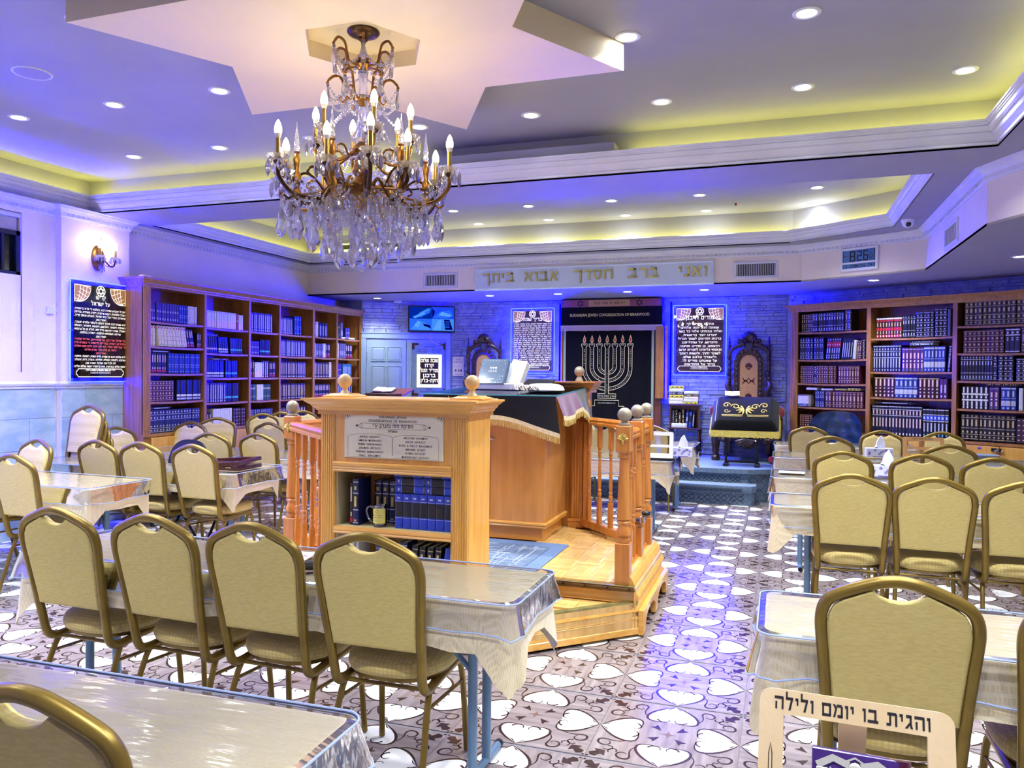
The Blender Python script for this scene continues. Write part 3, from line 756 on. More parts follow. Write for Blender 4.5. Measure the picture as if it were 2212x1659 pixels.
for k in range(4):
    at_back(-5.98 - .01 * k, 5.62 - .022 * k, R(176), ['banquet chair at the bottom of the stack by the blue tiled wall', 'banquet chair second from the bottom of the wall stack', 'banquet chair third from the bottom of the wall stack', 'banquet chair on top of the stack by the blue tiled wall'][k], 'stacked banquet chairs', .081 * k)
at_back(-1.93, 8.82, 0, 'banquet chair seen through the bimah\'s right railing', 'banquet chairs behind the bimah')
at_back(-1.36, 8.80, 0, 'banquet chair just right of the bimah\'s rear right post', 'banquet chairs behind the bimah')
at_back(-2.45, 7.22, R(1), 'banquet chair beyond the bimah\'s right pillar, low behind the railing', 'banquet chairs behind the bimah')
# the single black folding chair
t = thing('folding_chair', 'black moulded folding chair with an open handle beside the second left table', 'chair', (-4.86, 5.68, 0), R(8))
o = []
for k in range(40):
    a = 2 * PI * k / 40; c, s_ = math.cos(a), math.sin(a)
    o.append((.19 * math.copysign(abs(c) ** .8, c), .25 * math.copysign(abs(s_) ** .8, s_)))
slot = [(.07 * math.cos(2 * PI * k / 16), .145 + .028 * math.sin(2 * PI * k / 16)) for k in range(16)]
MB().prism(o, -.012, .012, 0, XF((0, -.20, .70), 0, R(82)), [slot]).obj('backrest', M_['black'], t)
MB().rings([[(x * k_, y * .8 * k_, z) for x, y in o] for k_, z in ((.9, .43), (1, .44), (1, .452), (.9, .46))]).obj('seat', M_['black'], t)
for sx in (-1, 1):
    MB().tube([(sx * .185, -.24, .74), (sx * .19, -.12, .43), (sx * .195, .22, .01)], .012, 8).obj('leg', M_['blackm'], t)
    MB().tube([(sx * .18, .10, .43), (sx * .185, -.26, .01)], .012, 8).obj('leg', M_['blackm'], t)
# ================================================================ folding tables, cloths and clear covers
M_['tblue'] = mat('blue_grey_enamel', srgb(110, 142, 172), .35, .2, srgb(98, 130, 160), 6)
M_['ttop'] = mat('table_laminate', srgb(180, 176, 166), .5)
def jacquard():
    m_ = mat('tan_jacquard_cloth', srgb(196, 178, 138), .6, 0, srgb(184, 164, 124), 30, bump=.1, bs=90, sheen=.2)
    nt = m_.node_tree; b = nt.nodes['Principled BSDF']
    tc = nt.nodes.new('ShaderNodeTexCoord'); mp = nt.nodes.new('ShaderNodeMapping'); mp.inputs['Rotation'].default_value = (0, 0, .0); mp.inputs['Scale'].default_value = (1, 1.6, 1)
    br = nt.nodes.new('ShaderNodeTexBrick'); br.inputs['Scale'].default_value = 44; br.inputs['Mortar Size'].default_value = .05
    br.inputs['Color1'].default_value = srgb(212, 196, 158); br.inputs['Color2'].default_value = srgb(202, 184, 144); br.inputs['Mortar'].default_value = srgb(218, 206, 174)
    nt.links.new(tc.outputs['Object'], mp.inputs['Vector']); nt.links.new(mp.outputs['Vector'], br.inputs['Vector']); nt.links.new(br.outputs['Color'], b.inputs['Base Color'])
    return m_
M_['cloth'] = jacquard()
M_['vinyl'] = clear('clear_vinyl', (.97, .97, .99), .12, .09, .32, 5, (.6, 2.2, 1), 1.0)
M_['bead'] = mat('vinyl_bead', srgb(156, 172, 212), .15, coat=.5)
def drape(L, W, top, drop, corner, amp, seed, r_=.04, grid=None, wobble=.0, steps=(.0, .25, .55, 1.0)):
    """cloth over a rectangular top: rounded edge, wavy skirt, corners hanging lower"""
    rnd = random.Random(seed); b = MB(); n = 6
    per = rrect(L, W, r_, n)
    # refine the straight sides
    P = []
    for i, p in enumerate(per):
        q = per[(i + 1) % len(per)]; d = math.hypot(q[0] - p[0], q[1] - p[1]); k = max(1, int(d / .09))
        for j in range(k): P.append((p[0] + (q[0] - p[0]) * j / k, p[1] + (q[1] - p[1]) * j / k))
    N = len(P); ph = [rnd.uniform(0, 6.28) for _ in range(4)]
    loops = [[(x * (1 - .018 / (L / 2)), y * (1 - .018 / (W / 2)), top) for x, y in P]]
    for t in steps:
        lp = []
        for i, (x, y) in enumerate(P):
            nx, ny = (x - max(-L / 2 + r_, min(L / 2 - r_, x))), (y - max(-W / 2 + r_, min(W / 2 - r_, y)))
            if abs(nx) + abs(ny) < 1e-6: nx, ny = (0, math.copysign(1, y)) if abs(abs(y) - W / 2) < 1e-4 else (math.copysign(1, x), 0)
            l = math.hypot(nx, ny); nx /= l; ny /= l
            cn = max(0, 1 - math.hypot(L / 2 - abs(x), W / 2 - abs(y)) / .16)
            s_ = i / N * 40
            wv = math.sin(s_ * 3.1 + ph[0]) * .5 + math.sin(s_ * 7.3 + ph[1]) * .3 + math.sin(s_ * 1.3 + ph[2]) * .4
            f = math.sin(cn * PI * 2.2 + ph[3]) * cn
            o = amp * t * (wv * .8 + 1.0) + .035 * t * f + .004
            dz = drop * t * (1 + .07 * wv) + corner * t * cn * cn
            lp.append((x + nx * o, y + ny * o, top - .006 - dz))
        loops.append(lp)
    b.rings(loops, cap0=True, cap1=False)
    b.s = [True] * len(b.s)
    b.f[len(loops[0]) * (len(loops) - 1)] = b.f[len(loops[0]) * (len(loops) - 1)][::-1]
    return b, loops[-1], loops[1]
def table(name, L, W, loc, rz, lab, labc, labp, seed, drop=.17, corner=.16, pdrop=.105, legs=(1, 1), h=.735, legin=.20):
    t = thing(name, lab, 'table', loc, rz, 'long folding tables')
    MB().box(-L / 2, L / 2, -W / 2, W / 2, h - .028, h, 0, None, .006).obj('tabletop', M_['ttop'], t)
    for q, sx in enumerate((-1, 1)):
        if not legs[q]: continue
        x = sx * (L / 2 - legin)
        for sy in (-1, 1):
            MB().tube([(x, sy * .075, h - .03), (x, sy * .075, .03)], .0185, 10).obj('leg', M_['tblue'], t)
        f = MB().tube([(x, -W * .44, .022), (x, W * .44, .022)], .016, 10).obj('foot', M_['tblue'], t)
        for sy in (-1, 1): MB().tube([(x, sy * W * .44, .022), (x, sy * (W * .44 + .02), .022)], .018, 10).obj('foot_cap', M_['black'], f)
        for sy in (-1, 1): MB().tube([(x, sy * .075, .42), (x - sx * .30, sy * .06, h - .03)], .011, 8).obj('brace', M_['tblue'], t)
    b, lo, hi = drape(L + .02, W + .02, h + .006, drop, corner, .012, seed)
    b.obj('tablecloth', M_['cloth'], None, loc, rz, label=labc, cat='tablecloth', group='tan cloths on the tables')
    b, lo, hi = drape(L + .05, W + .05, h + .012, pdrop, .0, .006, seed + 50, .05)
    c = b.obj('table_cover', M_['vinyl'], None, loc, rz, label=labp, cat='table cover', group='clear vinyl covers on the tables')
    MB().tube(lo, .003, 6, closed=True).obj('hem', M_['bead'], c)
    MB().tube([(x, y, z + .003) for x, y, z in hi], .0032, 6, closed=True).obj('piping', M_['bead'], c)
    return t
TB = [
 ('front left', 2.26, .47, (-2.005, 2.79, 0), 0), ('nearest left', 2.3, .47, (-2.075, 1.325, 0), R(1)),
 ('second left', 2.2, .60, (-5.12, 5.35, 0), 0), ('left window', 1.9, .52, (-5.33, 4.33, 0), R(-2)),
 ('third left', 2.4, .60, (-4.85, 6.42, 0), 0), ('fourth left', 1.9, .6, (-4.45, 8.05, 0), 0),
 ('front right', 2.44, .47, (1.19, 2.79, 0), 0), ('second right', 2.44, .50, (1.20, 5.36, 0), 0), ('third right', 2.44, .52, (1.19, 6.78, 0), 0),
 ('fourth right', 2.44, .56, (1.19, 8.42, 0), 0), ('farthest right', 1.46, .50, (.70, 9.84, 0), 0),
 ('middle right', 2.2, .60, (-2.06, 7.62, 0), 0), ('far middle', 2.2, .60, (-2.02, 9.22, 0), 0)]
DESC = {'front left': 'behind the four near chairs', 'nearest left': 'filling the bottom left corner', 'second left': 'with the dark book rest', 'left window': 'with blue legs in view',
 'third left': 'just left of the bimah\'s left post', 'fourth left': 'farther back along the left bookcase', 'front right': 'behind the large near chair', 'second right': 'behind the pair of full chair backs',
 'third right': 'carrying the nearer tissue box', 'fourth right': 'with the small wooden stand', 'farthest right': 'nearest the carved throne', 'middle right': 'carrying the white book rest beyond the bimah', 'far middle': 'just before the carpeted steps'}
for i, (k, L, W, loc, rz) in enumerate(TB):
    d = DESC[k]
    table('folding_table', L, W, loc, rz, '%s folding table with blue legs, %s' % (k, d), 'tan cloth on the %s table, %s' % (k, d), 'clear vinyl over the %s table, %s' % (k, d), 11 + i,
          drop=.16 if k != 'front left' else .17, corner=.17, pdrop=.125 if 'right' in k else .105, legs=(1, 1))
# ================================================================ the platform in the middle of the room
BX = -2.0
OC = [(-1.435, 3.92), (-.77, 4.575), (-.77, 5.64), (-1.435, 6.30), (-2.565, 6.30), (-3.23, 5.64), (-3.23, 4.575), (-2.565, 3.92)]
ZP, ZL = .30, .21
bim = thing('bimah_platform', 'octagonal honey coloured wooden platform with turned railings and a step', 'platform', (0, 0, 0))
NOTCH = [(-1.30, 4.053), (-1.30, 4.56), (-.785, 4.56)]
pine2 = M_['pine']
up_poly = [NOTCH[0], NOTCH[1], NOTCH[2], (-.785, 5.63), (-1.44, 6.28), (-2.56, 6.28), (-3.215, 5.63), (-3.215, 4.58), (-2.56, 3.94), (-1.44, 3.94)]
up_poly = up_poly[::1]
parq = [mat('parquet_pale', srgb(226, 190, 122), .3, 0, srgb(206, 166, 96), 3, (12, 1, 1), coat=.2), mat('parquet_mid', srgb(212, 172, 104), .3, 0, srgb(194, 150, 84), 3, (1, 12, 1), coat=.2)]
MB().prism(up_poly, .03, ZP - .012).obj('platform_deck', parq[1], bim)
MB().prism([(-1.30, 4.06), (-.80, 4.55), (-1.30, 4.55)], .03, ZL - .010).obj('step_deck', parq[1], bim)
def pq(seed):
    rnd = random.Random(seed); b = MB()
    for k in range(5): b.box(-.0745 + .0298 * k, -.0745 + .0298 * k + .0292, -.0745, .0745, -.012, rnd.uniform(-.0006, .0006), rnd.randint(0, 1))
    return b.mesh('parquet_square', parq)
pqs = [pq(k) for k in range(4)]
def inside(poly, x, y):
    c = False; n = len(poly)
    for i in range(n):
        a, b = poly[i], poly[(i + 1) % n]
        if (a[1] > y) != (b[1] > y) and x < (b[0] - a[0]) * (y - a[1]) / (b[1] - a[1]) + a[0]: c = not c
    return c
TZ = [(-1.30, 4.06), (-.80, 4.55), (-1.30, 4.55)]
for i in range(-1, 16):
    for j in range(-2, 16):
        x, y = -1.62 + .15 * i - .6, 4.08 + .15 * j
        ok = all(inside(up_poly, x + dx, y + dy) for dx in (-.076, .076) for dy in (-.076, .076))
        if ok and x > -1.75 and not (x < -1.58 and y < 4.3):
            link('parquet_square', pqs[(i * 5 + j * 3) % 4], bim, (x, y, ZP), R(90) * ((i + j) % 2))
        if all(inside(TZ, x + dx, y + dy) for dx in (-.07, .07) for dy in (-.07, .07)):
            link('parquet_square', pqs[(i + j) % 4], bim, (x, y, ZL), R(90) * ((i + j) % 2))
# moulded base round the octagon (u positive = inwards)
BP = [(.06, .02), (.0, .02), (.0, .075), (.012, .082), (.014, .13), (.004, .135), (-.004, .150), (.004, .168), (.016, .176), (.016, .205), (.006, .215), (.0, .235), (.012, .256), (.024, .262), (.026, .31), (.04, .335), (.058, .355), (.075, .362), (.105, .362), (.105, .298)]
bm = MB().sweep([OC[1], OC[2], OC[3], OC[4], OC[5], OC[6]], [(u, max(z, .15)) if z > .12 else (u, .15) for u, z in BP][4:], False)
bm.obj('base_moulding', M_['pineh'], bim)
MB().sweep([OC[6], OC[7], (-2.5, 3.92)], BP).obj('base_moulding', M_['pineh'], bim)
# scalloped apron with bracket feet below it
def apron(p0, p1):
    a, b_ = Vector(p0), Vector(p1); d = b_ - a; L = d.length; an = math.atan2(d.y, d.x)
    n = 2; poly = [(0, .012), (.10, .012)]
    w_ = (L - .30) / 2
    for q in range(2):
        x0 = .10 + q * (w_ + .10)
        poly += [(x0, .07)] + [(x0 + w_ * k / 8, .07 + .055 * math.sin(PI * k / 8) ** .6) for k in range(1, 8)] + [(x0 + w_, .07), (x0 + w_, .012)]
        poly += [(x0 + w_ + .10, .012)]
    poly += [(L, .155), (0, .155)]
    MB().prism(poly, 0, .03, 0, XF((a.x, a.y, 0), an) @ UP).obj('apron', M_['pineh'], bim)
apron(OC[1], OC[2]); apron(OC[2], OC[3]); apron(OC[5], OC[6])
# entry: front of the lower step, riser and brass nosings
FP = [(.05, .018), (.0, .018), (.0, .052), (.004, .056), (.006, .10), (.002, .104), (.006, .108), (.002, .112), (.006, .118), (.018, .126), (.010, .140), (.0, .152), (.004, .168), (.016, .176), (.016, .188), (.012, .19), (.05, .19)]
MB().sweep([(-1.60, 3.755 + .015), OC[0], OC[1]][1:], FP).obj('step_front', M_['pineh'], bim)
MB().sweep([OC[0], OC[1]], [(.03, .186), (.006, .186), (.004, .205), (.006, .2115), (.045, .2125)]).obj('brass_nosing', M_['brass'], bim)
RP = [(.03, ZL - .004), (-.006, ZL - .004), (-.008, ZL + .018), (-.014, ZL + .024), (-.016, ZL + .034), (-.006, ZL + .042), (0, ZL + .055), (.03, ZL + .06)]
ent = [NOTCH[0], NOTCH[1], (-.79, 4.56)]
MB().sweep(ent, [(-u, z) for u, z in RP][::-1]).obj('riser', M_['pineh'], bim)
MB().sweep(ent, [(.0, ZP - .035), (-.012 * -1, ZP - .035), (.013, ZP - .004), (.010, ZP + .002), (-.04, ZP + .003)]).obj('brass_nosing', M_['brass'], bim)
b = MB()
for x in (-1.22, -1.09, -.95, -.82): b.cyl((x, 4.546, ZP - .018), (x, 4.5445, ZP - .018), .006, n=8)
b.obj('screw', M_['ink'], bim)
# turned newel posts
def newel(x, y, ball, face=None):
    b = MB(); w_ = .0435
    b.box(-w_, w_, -w_, w_, 0, .245, 0, None, .004); b.box(-w_, w_, -w_, w_, .785, .940, 0, None, .005)
    b.lathe([(.036, .245), (.040, .252), (.040, .268), (.030, .274), (.030, .280), (.043, .292), (.044, .312), (.034, .334), (.029, .350), (.036, .358), (.040, .366), (.036, .374), (.030, .378), (.0405, .386), (.040, .40), (.026, .735), (.025, .745), (.036, .752), (.038, .762), (.030, .768), (.030, .774), (.038, .785)], 20)
    p = b.obj('newel_post', M_['rail'], bim, (x, y, ZP))
    MB().lathe([(.036, .940), (.038, .948), (.030, .953), (.020, .957), (.018, .964)] + [(.0425 * math.cos(a), 1.004 + .0425 * math.sin(a)) for a in [R(-66 + 12 * k) for k in range(13)]], 20).obj('ball_finial', ball, p)
    if face is not None:
        s_ = MB()
        for k in range(7):
            a = R(-66 + 22 * k); L = .042 - .005 * abs(k - 3) * .5
            s_.tube([(0, 0, 0), (math.sin(a) * L * .6, -.006, math.cos(a) * L * .6), (math.sin(a) * L, -.003, math.cos(a) * L)], [.003, .0075, .004], 6)
        s_.sphere((0, -.004, -.006), .010, 8, 5); s_.sphere((0, -.003, -.020), .006, 8, 5)
        s_.obj('shell_ornament', M_['gold'], p, (0, -w_ - .001, .855))
    return p
newel(-.868, 4.60, M_['ballw'], 1); newel(-.880, 5.10, M_['ballw']); newel(-.880, 5.48, M_['ballw'])
newel(-3.155, 4.58, M_['ballw'], 1); newel(-3.12, 5.48, M_['ballw'])
bal = MB(); w_ = .0165
bal.box(-w_, w_, -w_, w_, .075, .27, 0, None, .002); bal.box(-w_, w_, -w_, w_, .675, .845, 0, None, .002)
bal.lathe([(.012, .27), (.016, .276), (.016, .284), (.011, .290), (.011, .294), (.017, .302), (.017, .316), (.011, .324), (.010, .330), (.016, .338), (.016, .346), (.011, .352), (.013, .37), (.0155, .40), (.010, .585), (.009, .600), (.015, .608), (.015, .616), (.010, .624), (.016, .632), (.016, .644), (.010, .652), (.015, .662), (.015, .670), (.012, .676)], 12)
balm = bal.mesh('baluster', [M_['rail']])
def railing(p0, p1, n):
    a, c = Vector(p0), Vector(p1); d = c - a; L = d.length; an = math.atan2(d.y, d.x)
    T = XF((a.x, a.y, ZP), an)
    hp = [(-.030, .845), (-.030, .862), (-.024, .868), (-.028, .885), (-.018, .902), (.018, .902), (.028, .885), (.024, .868), (.030, .862), (.030, .845)]
    V = [(0, u, z) for u, z in hp] + [(L, u, z) for u, z in hp]; n_ = len(hp)
    MB().add(V, [(i, i + n_, (i + 1) % n_ + n_, (i + 1) % n_) for i in range(n_)] + [tuple(range(n_)), tuple(range(n_, 2 * n_))[::-1]], 0, T).obj('handrail', M_['rail'], bim)
    MB().box(0, L, -.022, .022, .02, .078, 0, T, .004).obj('bottom_rail', M_['rail'], bim)
    for k in range(n):
        p = a + d * ((k + .6) / (n + .2)); link('baluster', balm, bim, (p.x, p.y, ZP), an)
railing((-1.50, 6.17), (-.905, 5.51), 5)
railing((-.874, 4.645), (-.879, 5.055), 3); railing((-.88, 5.145), (-.88, 5.435), 2)
railing((-3.12, 4.545), (-2.515, 3.98), 4); railing((-3.15, 4.63), (-3.125, 5.43), 6)
# dark strap and clip round the middle right post
s_ = thing('blue_strap', 'dark blue strap with a buckle tied round the right railing post', 'strap', (0, 0, 0))
MB().tube([(-.93, 5.06, .60), (-.828, 5.06, .60), (-.828, 5.15, .60), (-.93, 5.15, .60)], .012, 6, 0, None, True).obj('band', mat('navy_webbing', srgb(26, 40, 84), .6), s_)
MB().box(-.84, -.81, 5.00, 5.05, .585, .635, 0, None, .006).obj('buckle', M_['steel'], s_)
b = MB(); b.sphere((-.80, 5.0, .655), .024, 10, 6, sc=(1.2, 1, .8)); b.obj('clip', M_['black'], s_)
# ================================================================ front bookcase of the platform
def flutes(b, x0, x1, y, z0, z1, n, mi=0, M=None):
    w_ = (x1 - x0) / n
    for k in range(n):
        xc = x0 + w_ * (k + .5); pr_ = []
        for q in range(5):
            a = PI * q / 4; pr_.append((xc - math.cos(a) * w_ * .42, y - math.sin(a) * w_ * .30))
        V = [(p[0], p[1], z0) for p in pr_] + [(p[0], p[1], z1) for p in pr_]
        b.add(V, [(i, i + 1, i + 6, i + 5) for i in range(4)] + [(0, 1, 2, 3, 4)[::-1], (5, 6, 7, 8, 9)], mi, M, True)
bc = thing('bimah_bookcase', 'honey wood bookcase at the platform\'s front with a cream donor plaque', 'bookcase', (0, 0, 0))
x0, x1, y0, y1 = -2.503, -1.590, 3.91, 4.256
for sx, (a, c) in ((0, (x0, x0 + .022)), (1, (x1 - .022, x1))):
    MB().box(a, c, y0 + .02, y1, ZP, 1.30).obj('side_panel', M_['pine'], bc)
for a, c in ((x0, -2.412), (-1.682, x1)):
    b = MB().box(a, c, y0 + .004, y0 + .024, ZP, 1.303); flutes(b, a + .004, c - .004, y0 + .004, ZP + .02, 1.303, 6)
    b.obj('fluted_pilaster', M_['pine'], bc)
MB().box(-2.412, -1.682, y0 + .008, y0 + .026, 1.028, 1.303).obj('header_panel', M_['pine'], bc)
MB().sweep([(-2.413, y0), (-1.681, y0)], [(-.02, .985), (.012, .985), (.016, .994), (.012, 1.000), (.016, 1.008), (.012, 1.014), (.018, 1.022), (.018, 1.034), (.010, 1.040), (-.02, 1.040)][::-1] and [(-u, z) for u, z in [(-.02, .975), (.012, .975), (.016, .984), (.012, .990), (.016, .998), (.012, 1.004), (.018, 1.012), (.018, 1.026), (.010, 1.032), (-.02, 1.032)]]).obj('shelf_moulding', M_['pineh'], bc)
MB().box(x0 + .02, x1 - .02, y1 - .015, y1, ZP, 1.30).obj('back_panel', M_['pine'], bc)
lin = mat('pale_lining', srgb(200, 186, 140), .6, 0, srgb(186, 172, 126), 6)
for zz in (.335, .665): MB().box(-2.48, -1.612, y0 + .012, y1 - .015, zz - .02, zz).obj('shelf', lin, bc)
MB().sweep([(-2.412, y0), (-1.682, y0)], [(.02, .622), (-.006, .622), (-.010, .630), (-.005, .636), (-.010, .644), (-.006, .660), (.02, .662)]).obj('shelf_edge', M_['pineh'], bc)
MB().box(-2.412, -2.400, y0 + .02, y1 - .02, ZP, .98).obj('inner_side', lin, bc); MB().box(-1.694, -1.682, y0 + .02, y1 - .02, ZP, .98).obj('inner_side', lin, bc)
cp = [(0, 1.300), (.012, 1.300), (.012, 1.322), (.020, 1.326), (.024, 1.336), (.036, 1.344), (.044, 1.358), (.052, 1.362), (.066, 1.372), (.072, 1.380), (.082, 1.382), (.082, 1.392), (-.10, 1.393)]
MB().sweep([(x0, y1 + .02), (x0, y0), (x1, y0), (x1, y1 + .02)][::-1], [(u, z) for u, z in cp]).obj('cornice', M_['pineh'], bc)
MB().box(x0 - .03, x1 + .03, y0 - .03, y1 + .05, 1.385, 1.3955).obj('top_board', M_['pineh'], bc)
for x in (-2.448, -1.633):
    b = MB(); b.sweep([(x - .095, 4.08 - .095), (x + .095, 4.08 - .095), (x + .095, 4.08 + .095), (x - .095, 4.08 + .095)], [(0, 1.395), (0, 1.402), (.03, 1.412), (.035, 1.416)], True)
    b.box(x - .062, x + .062, 4.08 - .062, 4.08 + .062, 1.395, 1.4165)
    p = b.obj('finial_plinth', M_['pineh'], bc)
    MB().lathe([(.030, 1.416), (.026, 1.424), (.017, 1.434), (.015, 1.444), (.020, 1.452)] + [(.0425 * math.cos(a), 1.490 + .0425 * math.sin(a)) for a in [R(-62 + 12 * k) for k in range(13)]], 24, (x, 4.08, 0)).obj('ball_finial', M_['ballp'], p)
# plaque
plq = MB().box(-2.346, -1.733, y0 - .002, y0 + .008, 1.058, 1.313, 0, None, .002).obj('donor_plaque', mat('cream_engraving_plate', srgb(226, 218, 190), .4), bc)
T = XF((-2.0395, y0 - .003, 1.1855)) @ UP
b = MB(); ln = []
def cap(l, y, x, s_, fit=None): b.text(l, s_, (x, y, 0), T, 0, 'CENTER', .0004, .004, sx=.92, fit=fit, res=2)
cap('BUKHARIAN  JEWISH', .100, 0, .020); cap('CONGREGATION  OF  BRIARWOOD', .078, 0, .020)
b.text('התיבה הזה נתנדב ע״י', .028, (0, .048, 0), T, 0, 'CENTER', .0004, .012, res=2)
b.text('משפחות', .018, (0, .022, 0), T, 0, 'CENTER', .0004, .012, res=2)
for i, l in enumerate(('RAFAEL  NISANOV', 'AMNUN  MASIKHAEV', 'RUBEN  DEKHKANOV', 'ZALMAN  ARONOV', 'PINKHAS  BABAKHANOV', 'ISRAEL   IBRAGIMOV')): cap(l, -.012 - .0212 * i, -.142, .0168)
for i, l in enumerate(('ABOCHAI  KHAIMOV', 'NISON  NIYAZOV', 'BORIS  &  NELLY  IBRAGIMOV', 'MIKHAEL  ILYAEV', 'RUBEN  KATAYEV', 'MURDECHAY  ARONOV')): cap(l, -.012 - .0212 * i, .142, .0168)
def line(pts, w_=.0012, M=T, mi=0, z=.0004):
    V, F = strip2d(pts, w_); F = [f if (Vector(V[f[1]]) - Vector(V[f[0]])).cross(Vector(V[f[2]]) - Vector(V[f[0]])).z > 0 else f[::-1] for f in F]
    b.add([(v[0], v[1], z) for v in V], F, mi, M)
for sx in (-1, 1):
    arch = [(sx * .002, -.108), (sx * .002, -.008)] + [(sx * (.142 - .140 * math.cos(PI * k / 12)), .000 + .018 * math.sin(PI * k / 12) - .008) for k in range(1, 12)] + [(sx * .282, -.008), (sx * .282, -.122)]
    line(arch)
    line([(sx * .13, .070), (sx * .195, .070), (sx * .21, .062), (sx * .222, .055), (sx * .21, .048), (sx * .195, .040), (sx * .13, .040)])
    line(spiral(sx * .195, .061, .009, .003, 0, 300, 8)); line(spiral(sx * .195, .049, .009, .003, 60, -240, 8))
    b.sphere((0, 0, 0), .006, 8, 4, 0, T @ XF((sx * .226, .055, .0005), sc=(1, 1, .1)))
    for q in range(5):
        a = R(10 + 25 * q); px, py = sx * (.292 - .034 * math.cos(a)), .122 - .034 * math.sin(a)
        line([(sx * .294, .123), ((sx * .294 + px) / 2 + .004 * (q % 2), (.123 + py) / 2 + .003), (px, py)], [.001, .004, .0008])
line([(-.282, -.122), (.282, -.122)]); line([(-.13, .070), (.13, .070)]); line([(-.13, .040), (.13, .040)])
b.obj('plaque_lettering', M_['ink'], plq)
# ================================================================ rear bookcase (only its end shows)
rc = thing('rear_bookcase', 'red brown bookcase end with a ball finial behind the reading table', 'bookcase', (0, 0, 0))
MB().box(-2.45, -1.49, 6.19, 6.42, ZP, 1.40).obj('body', M_['rail'], rc)
b = MB().box(-1.60, -1.505, 6.17, 6.19, ZP + .05, 1.25); flutes(b, -1.595, -1.51, 6.17, ZP + .09, 1.22, 4); b.obj('fluted_pilaster', M_['rail'], rc)
MB().sweep([(-1.62, 6.165), (-1.485, 6.165)], [(.02, ZP), (-.012, ZP), (-.012, ZP + .03), (-.004, ZP + .04), (-.010, ZP + .05), (-.002, ZP + .07), (.02, ZP + .07)]).obj('pilaster_base', M_['rail'], rc)
MB().lathe([(.024, 1.18), (.030, 1.19), (.034, 1.21), (.030, 1.23), (.020, 1.24), (.030, 1.26), (.038, 1.29), (.034, 1.33), (.022, 1.35), (.028, 1.365), (.032, 1.385), (.030, 1.40)], 20, (-1.475, 6.17, 0)).obj('turned_column', M_['rail'], rc)
MB().box(-1.495, -1.455, 6.15, 6.19, ZP, 1.18, 0, None, .004).obj('corner_post', M_['rail'], rc)
MB().sweep([(-2.46, 6.40), (-2.46, 6.175), (-1.455, 6.175), (-1.455, 6.40)][::-1], [(u * .75, z + .092) for u, z in cp]).obj('cornice', M_['rail'], rc)
MB().box(-2.44, -1.47, 6.18, 6.4, 1.39, 1.483).obj('top_board', M_['rail'], rc)
for x in (-1.56,): MB().lathe([(.032, 1.483), (.030, 1.500), (.024, 1.504), (.022, 1.514), (.018, 1.520)] + [(.041 * math.cos(a), 1.566 + .041 * math.sin(a)) for a in [R(-60 + 12 * k) for k in range(13)]], 20, (x, 6.26, 0)).obj('ball_finial', M_['ballw'], rc)
# ================================================================ reading table with its velvet cover
rt = thing('reading_table', 'honey wood reading desk in the platform\'s middle under a velvet cover', 'table', (0, 0, 0))
MB().box(-2.36, -1.627, 5.52, 6.10, .44, 1.36, 0, None, .002).obj('body', wood('reading_desk_wood', srgb(214, 158, 84), srgb(196, 136, 62), .3, (7, 7, .9)), rt)
MB().box(-2.33, -1.657, 5.56, 6.10, ZP, .40).obj('plinth', M_['pineh'], rt)
MB().sweep([(-2.36, 6.10), (-2.36, 5.52), (-1.627, 5.52), (-1.627, 6.10)][::-1], [(-.01, .40), (.008, .40), (.014, .408), (.010, .416), (.018, .424), (.018, .434), (.006, .442), (-.01, .444)]).obj('base_moulding', M_['pineh'], rt)
MB().box(-2.063, -2.060, 5.516, 5.524, .45, 1.1).obj('door_gap', M_['ink'], rt)
MB().lathe([(.014, 0), (.016, .01), (.010, .016), (.014, .026), (.010, .034)], 12, (0, 0, 0), 0, XF((-2.04, 5.52, 1.05), 0, R(90))).obj('door_knob', M_['steel'], rt)
TL = R(2.5)
def tilt(z=0): return (-1.98, 5.25, 1.372 + z)
MB().box(-.50, .50, 0, .92, -.02, .008, 0, None, .004).obj('desk_top', M_['pine'], rt, tilt(), rot=(TL, 0, 0))
vel = mat('black_velvet', srgb(10, 8, 14), .85, 0, sheen=.3, spec=.15); velp = mat('purple_velvet', srgb(98, 18, 88), .8, 0, srgb(70, 10, 66), 14, (4, 4, 1), sheen=.4, spec=.15)
frg = mat('gold_fringe', srgb(226, 206, 128), .6, 0, srgb(196, 164, 76), 40, (6, 6, .6), bump=.3, bs=120, bst=(3, 3, .3)); frgb = mat('cream_braid', srgb(232, 222, 180), .7, 0, srgb(214, 202, 152), 60)
cv = thing('velvet_cover', 'black and purple velvet cover with gold fringe draped over the reading desk', 'cloth', tilt(), rot=(TL, 0, 0))
W2, D2 = .505, .92
def hang(u):      # bottom drop of the front, longer at the right corner
    return .150 + .10 * max(0, (u - .55) / .45) ** 2.0 + .01 * math.sin(u * 9)
b = MB(); NU = 40; rows = [0, .03, .35, .7, 1.0]
def front_pt(k, r_):
    u = k / NU; x = -W2 + 2 * W2 * u; d = hang(u) * r_
    fl = max(0, (u - .8) / .2) ** 1.5
    return (x + .05 * fl * r_, -.006 - .02 * r_ * (1 + .4 * math.sin(u * 16)) - .05 * fl * r_, .012 - d)
V = [front_pt(k, r_) for r_ in rows for k in range(NU + 1)]; n = NU + 1
b.add(V, [(j * n + k + n, j * n + k + n + 1, j * n + k + 1, j * n + k) for j in range(4) for k in range(NU)], 0, None, True)
b.box(-W2, W2, -.004, D2, .008, .013)
b.obj('front_fall', vel, cv)
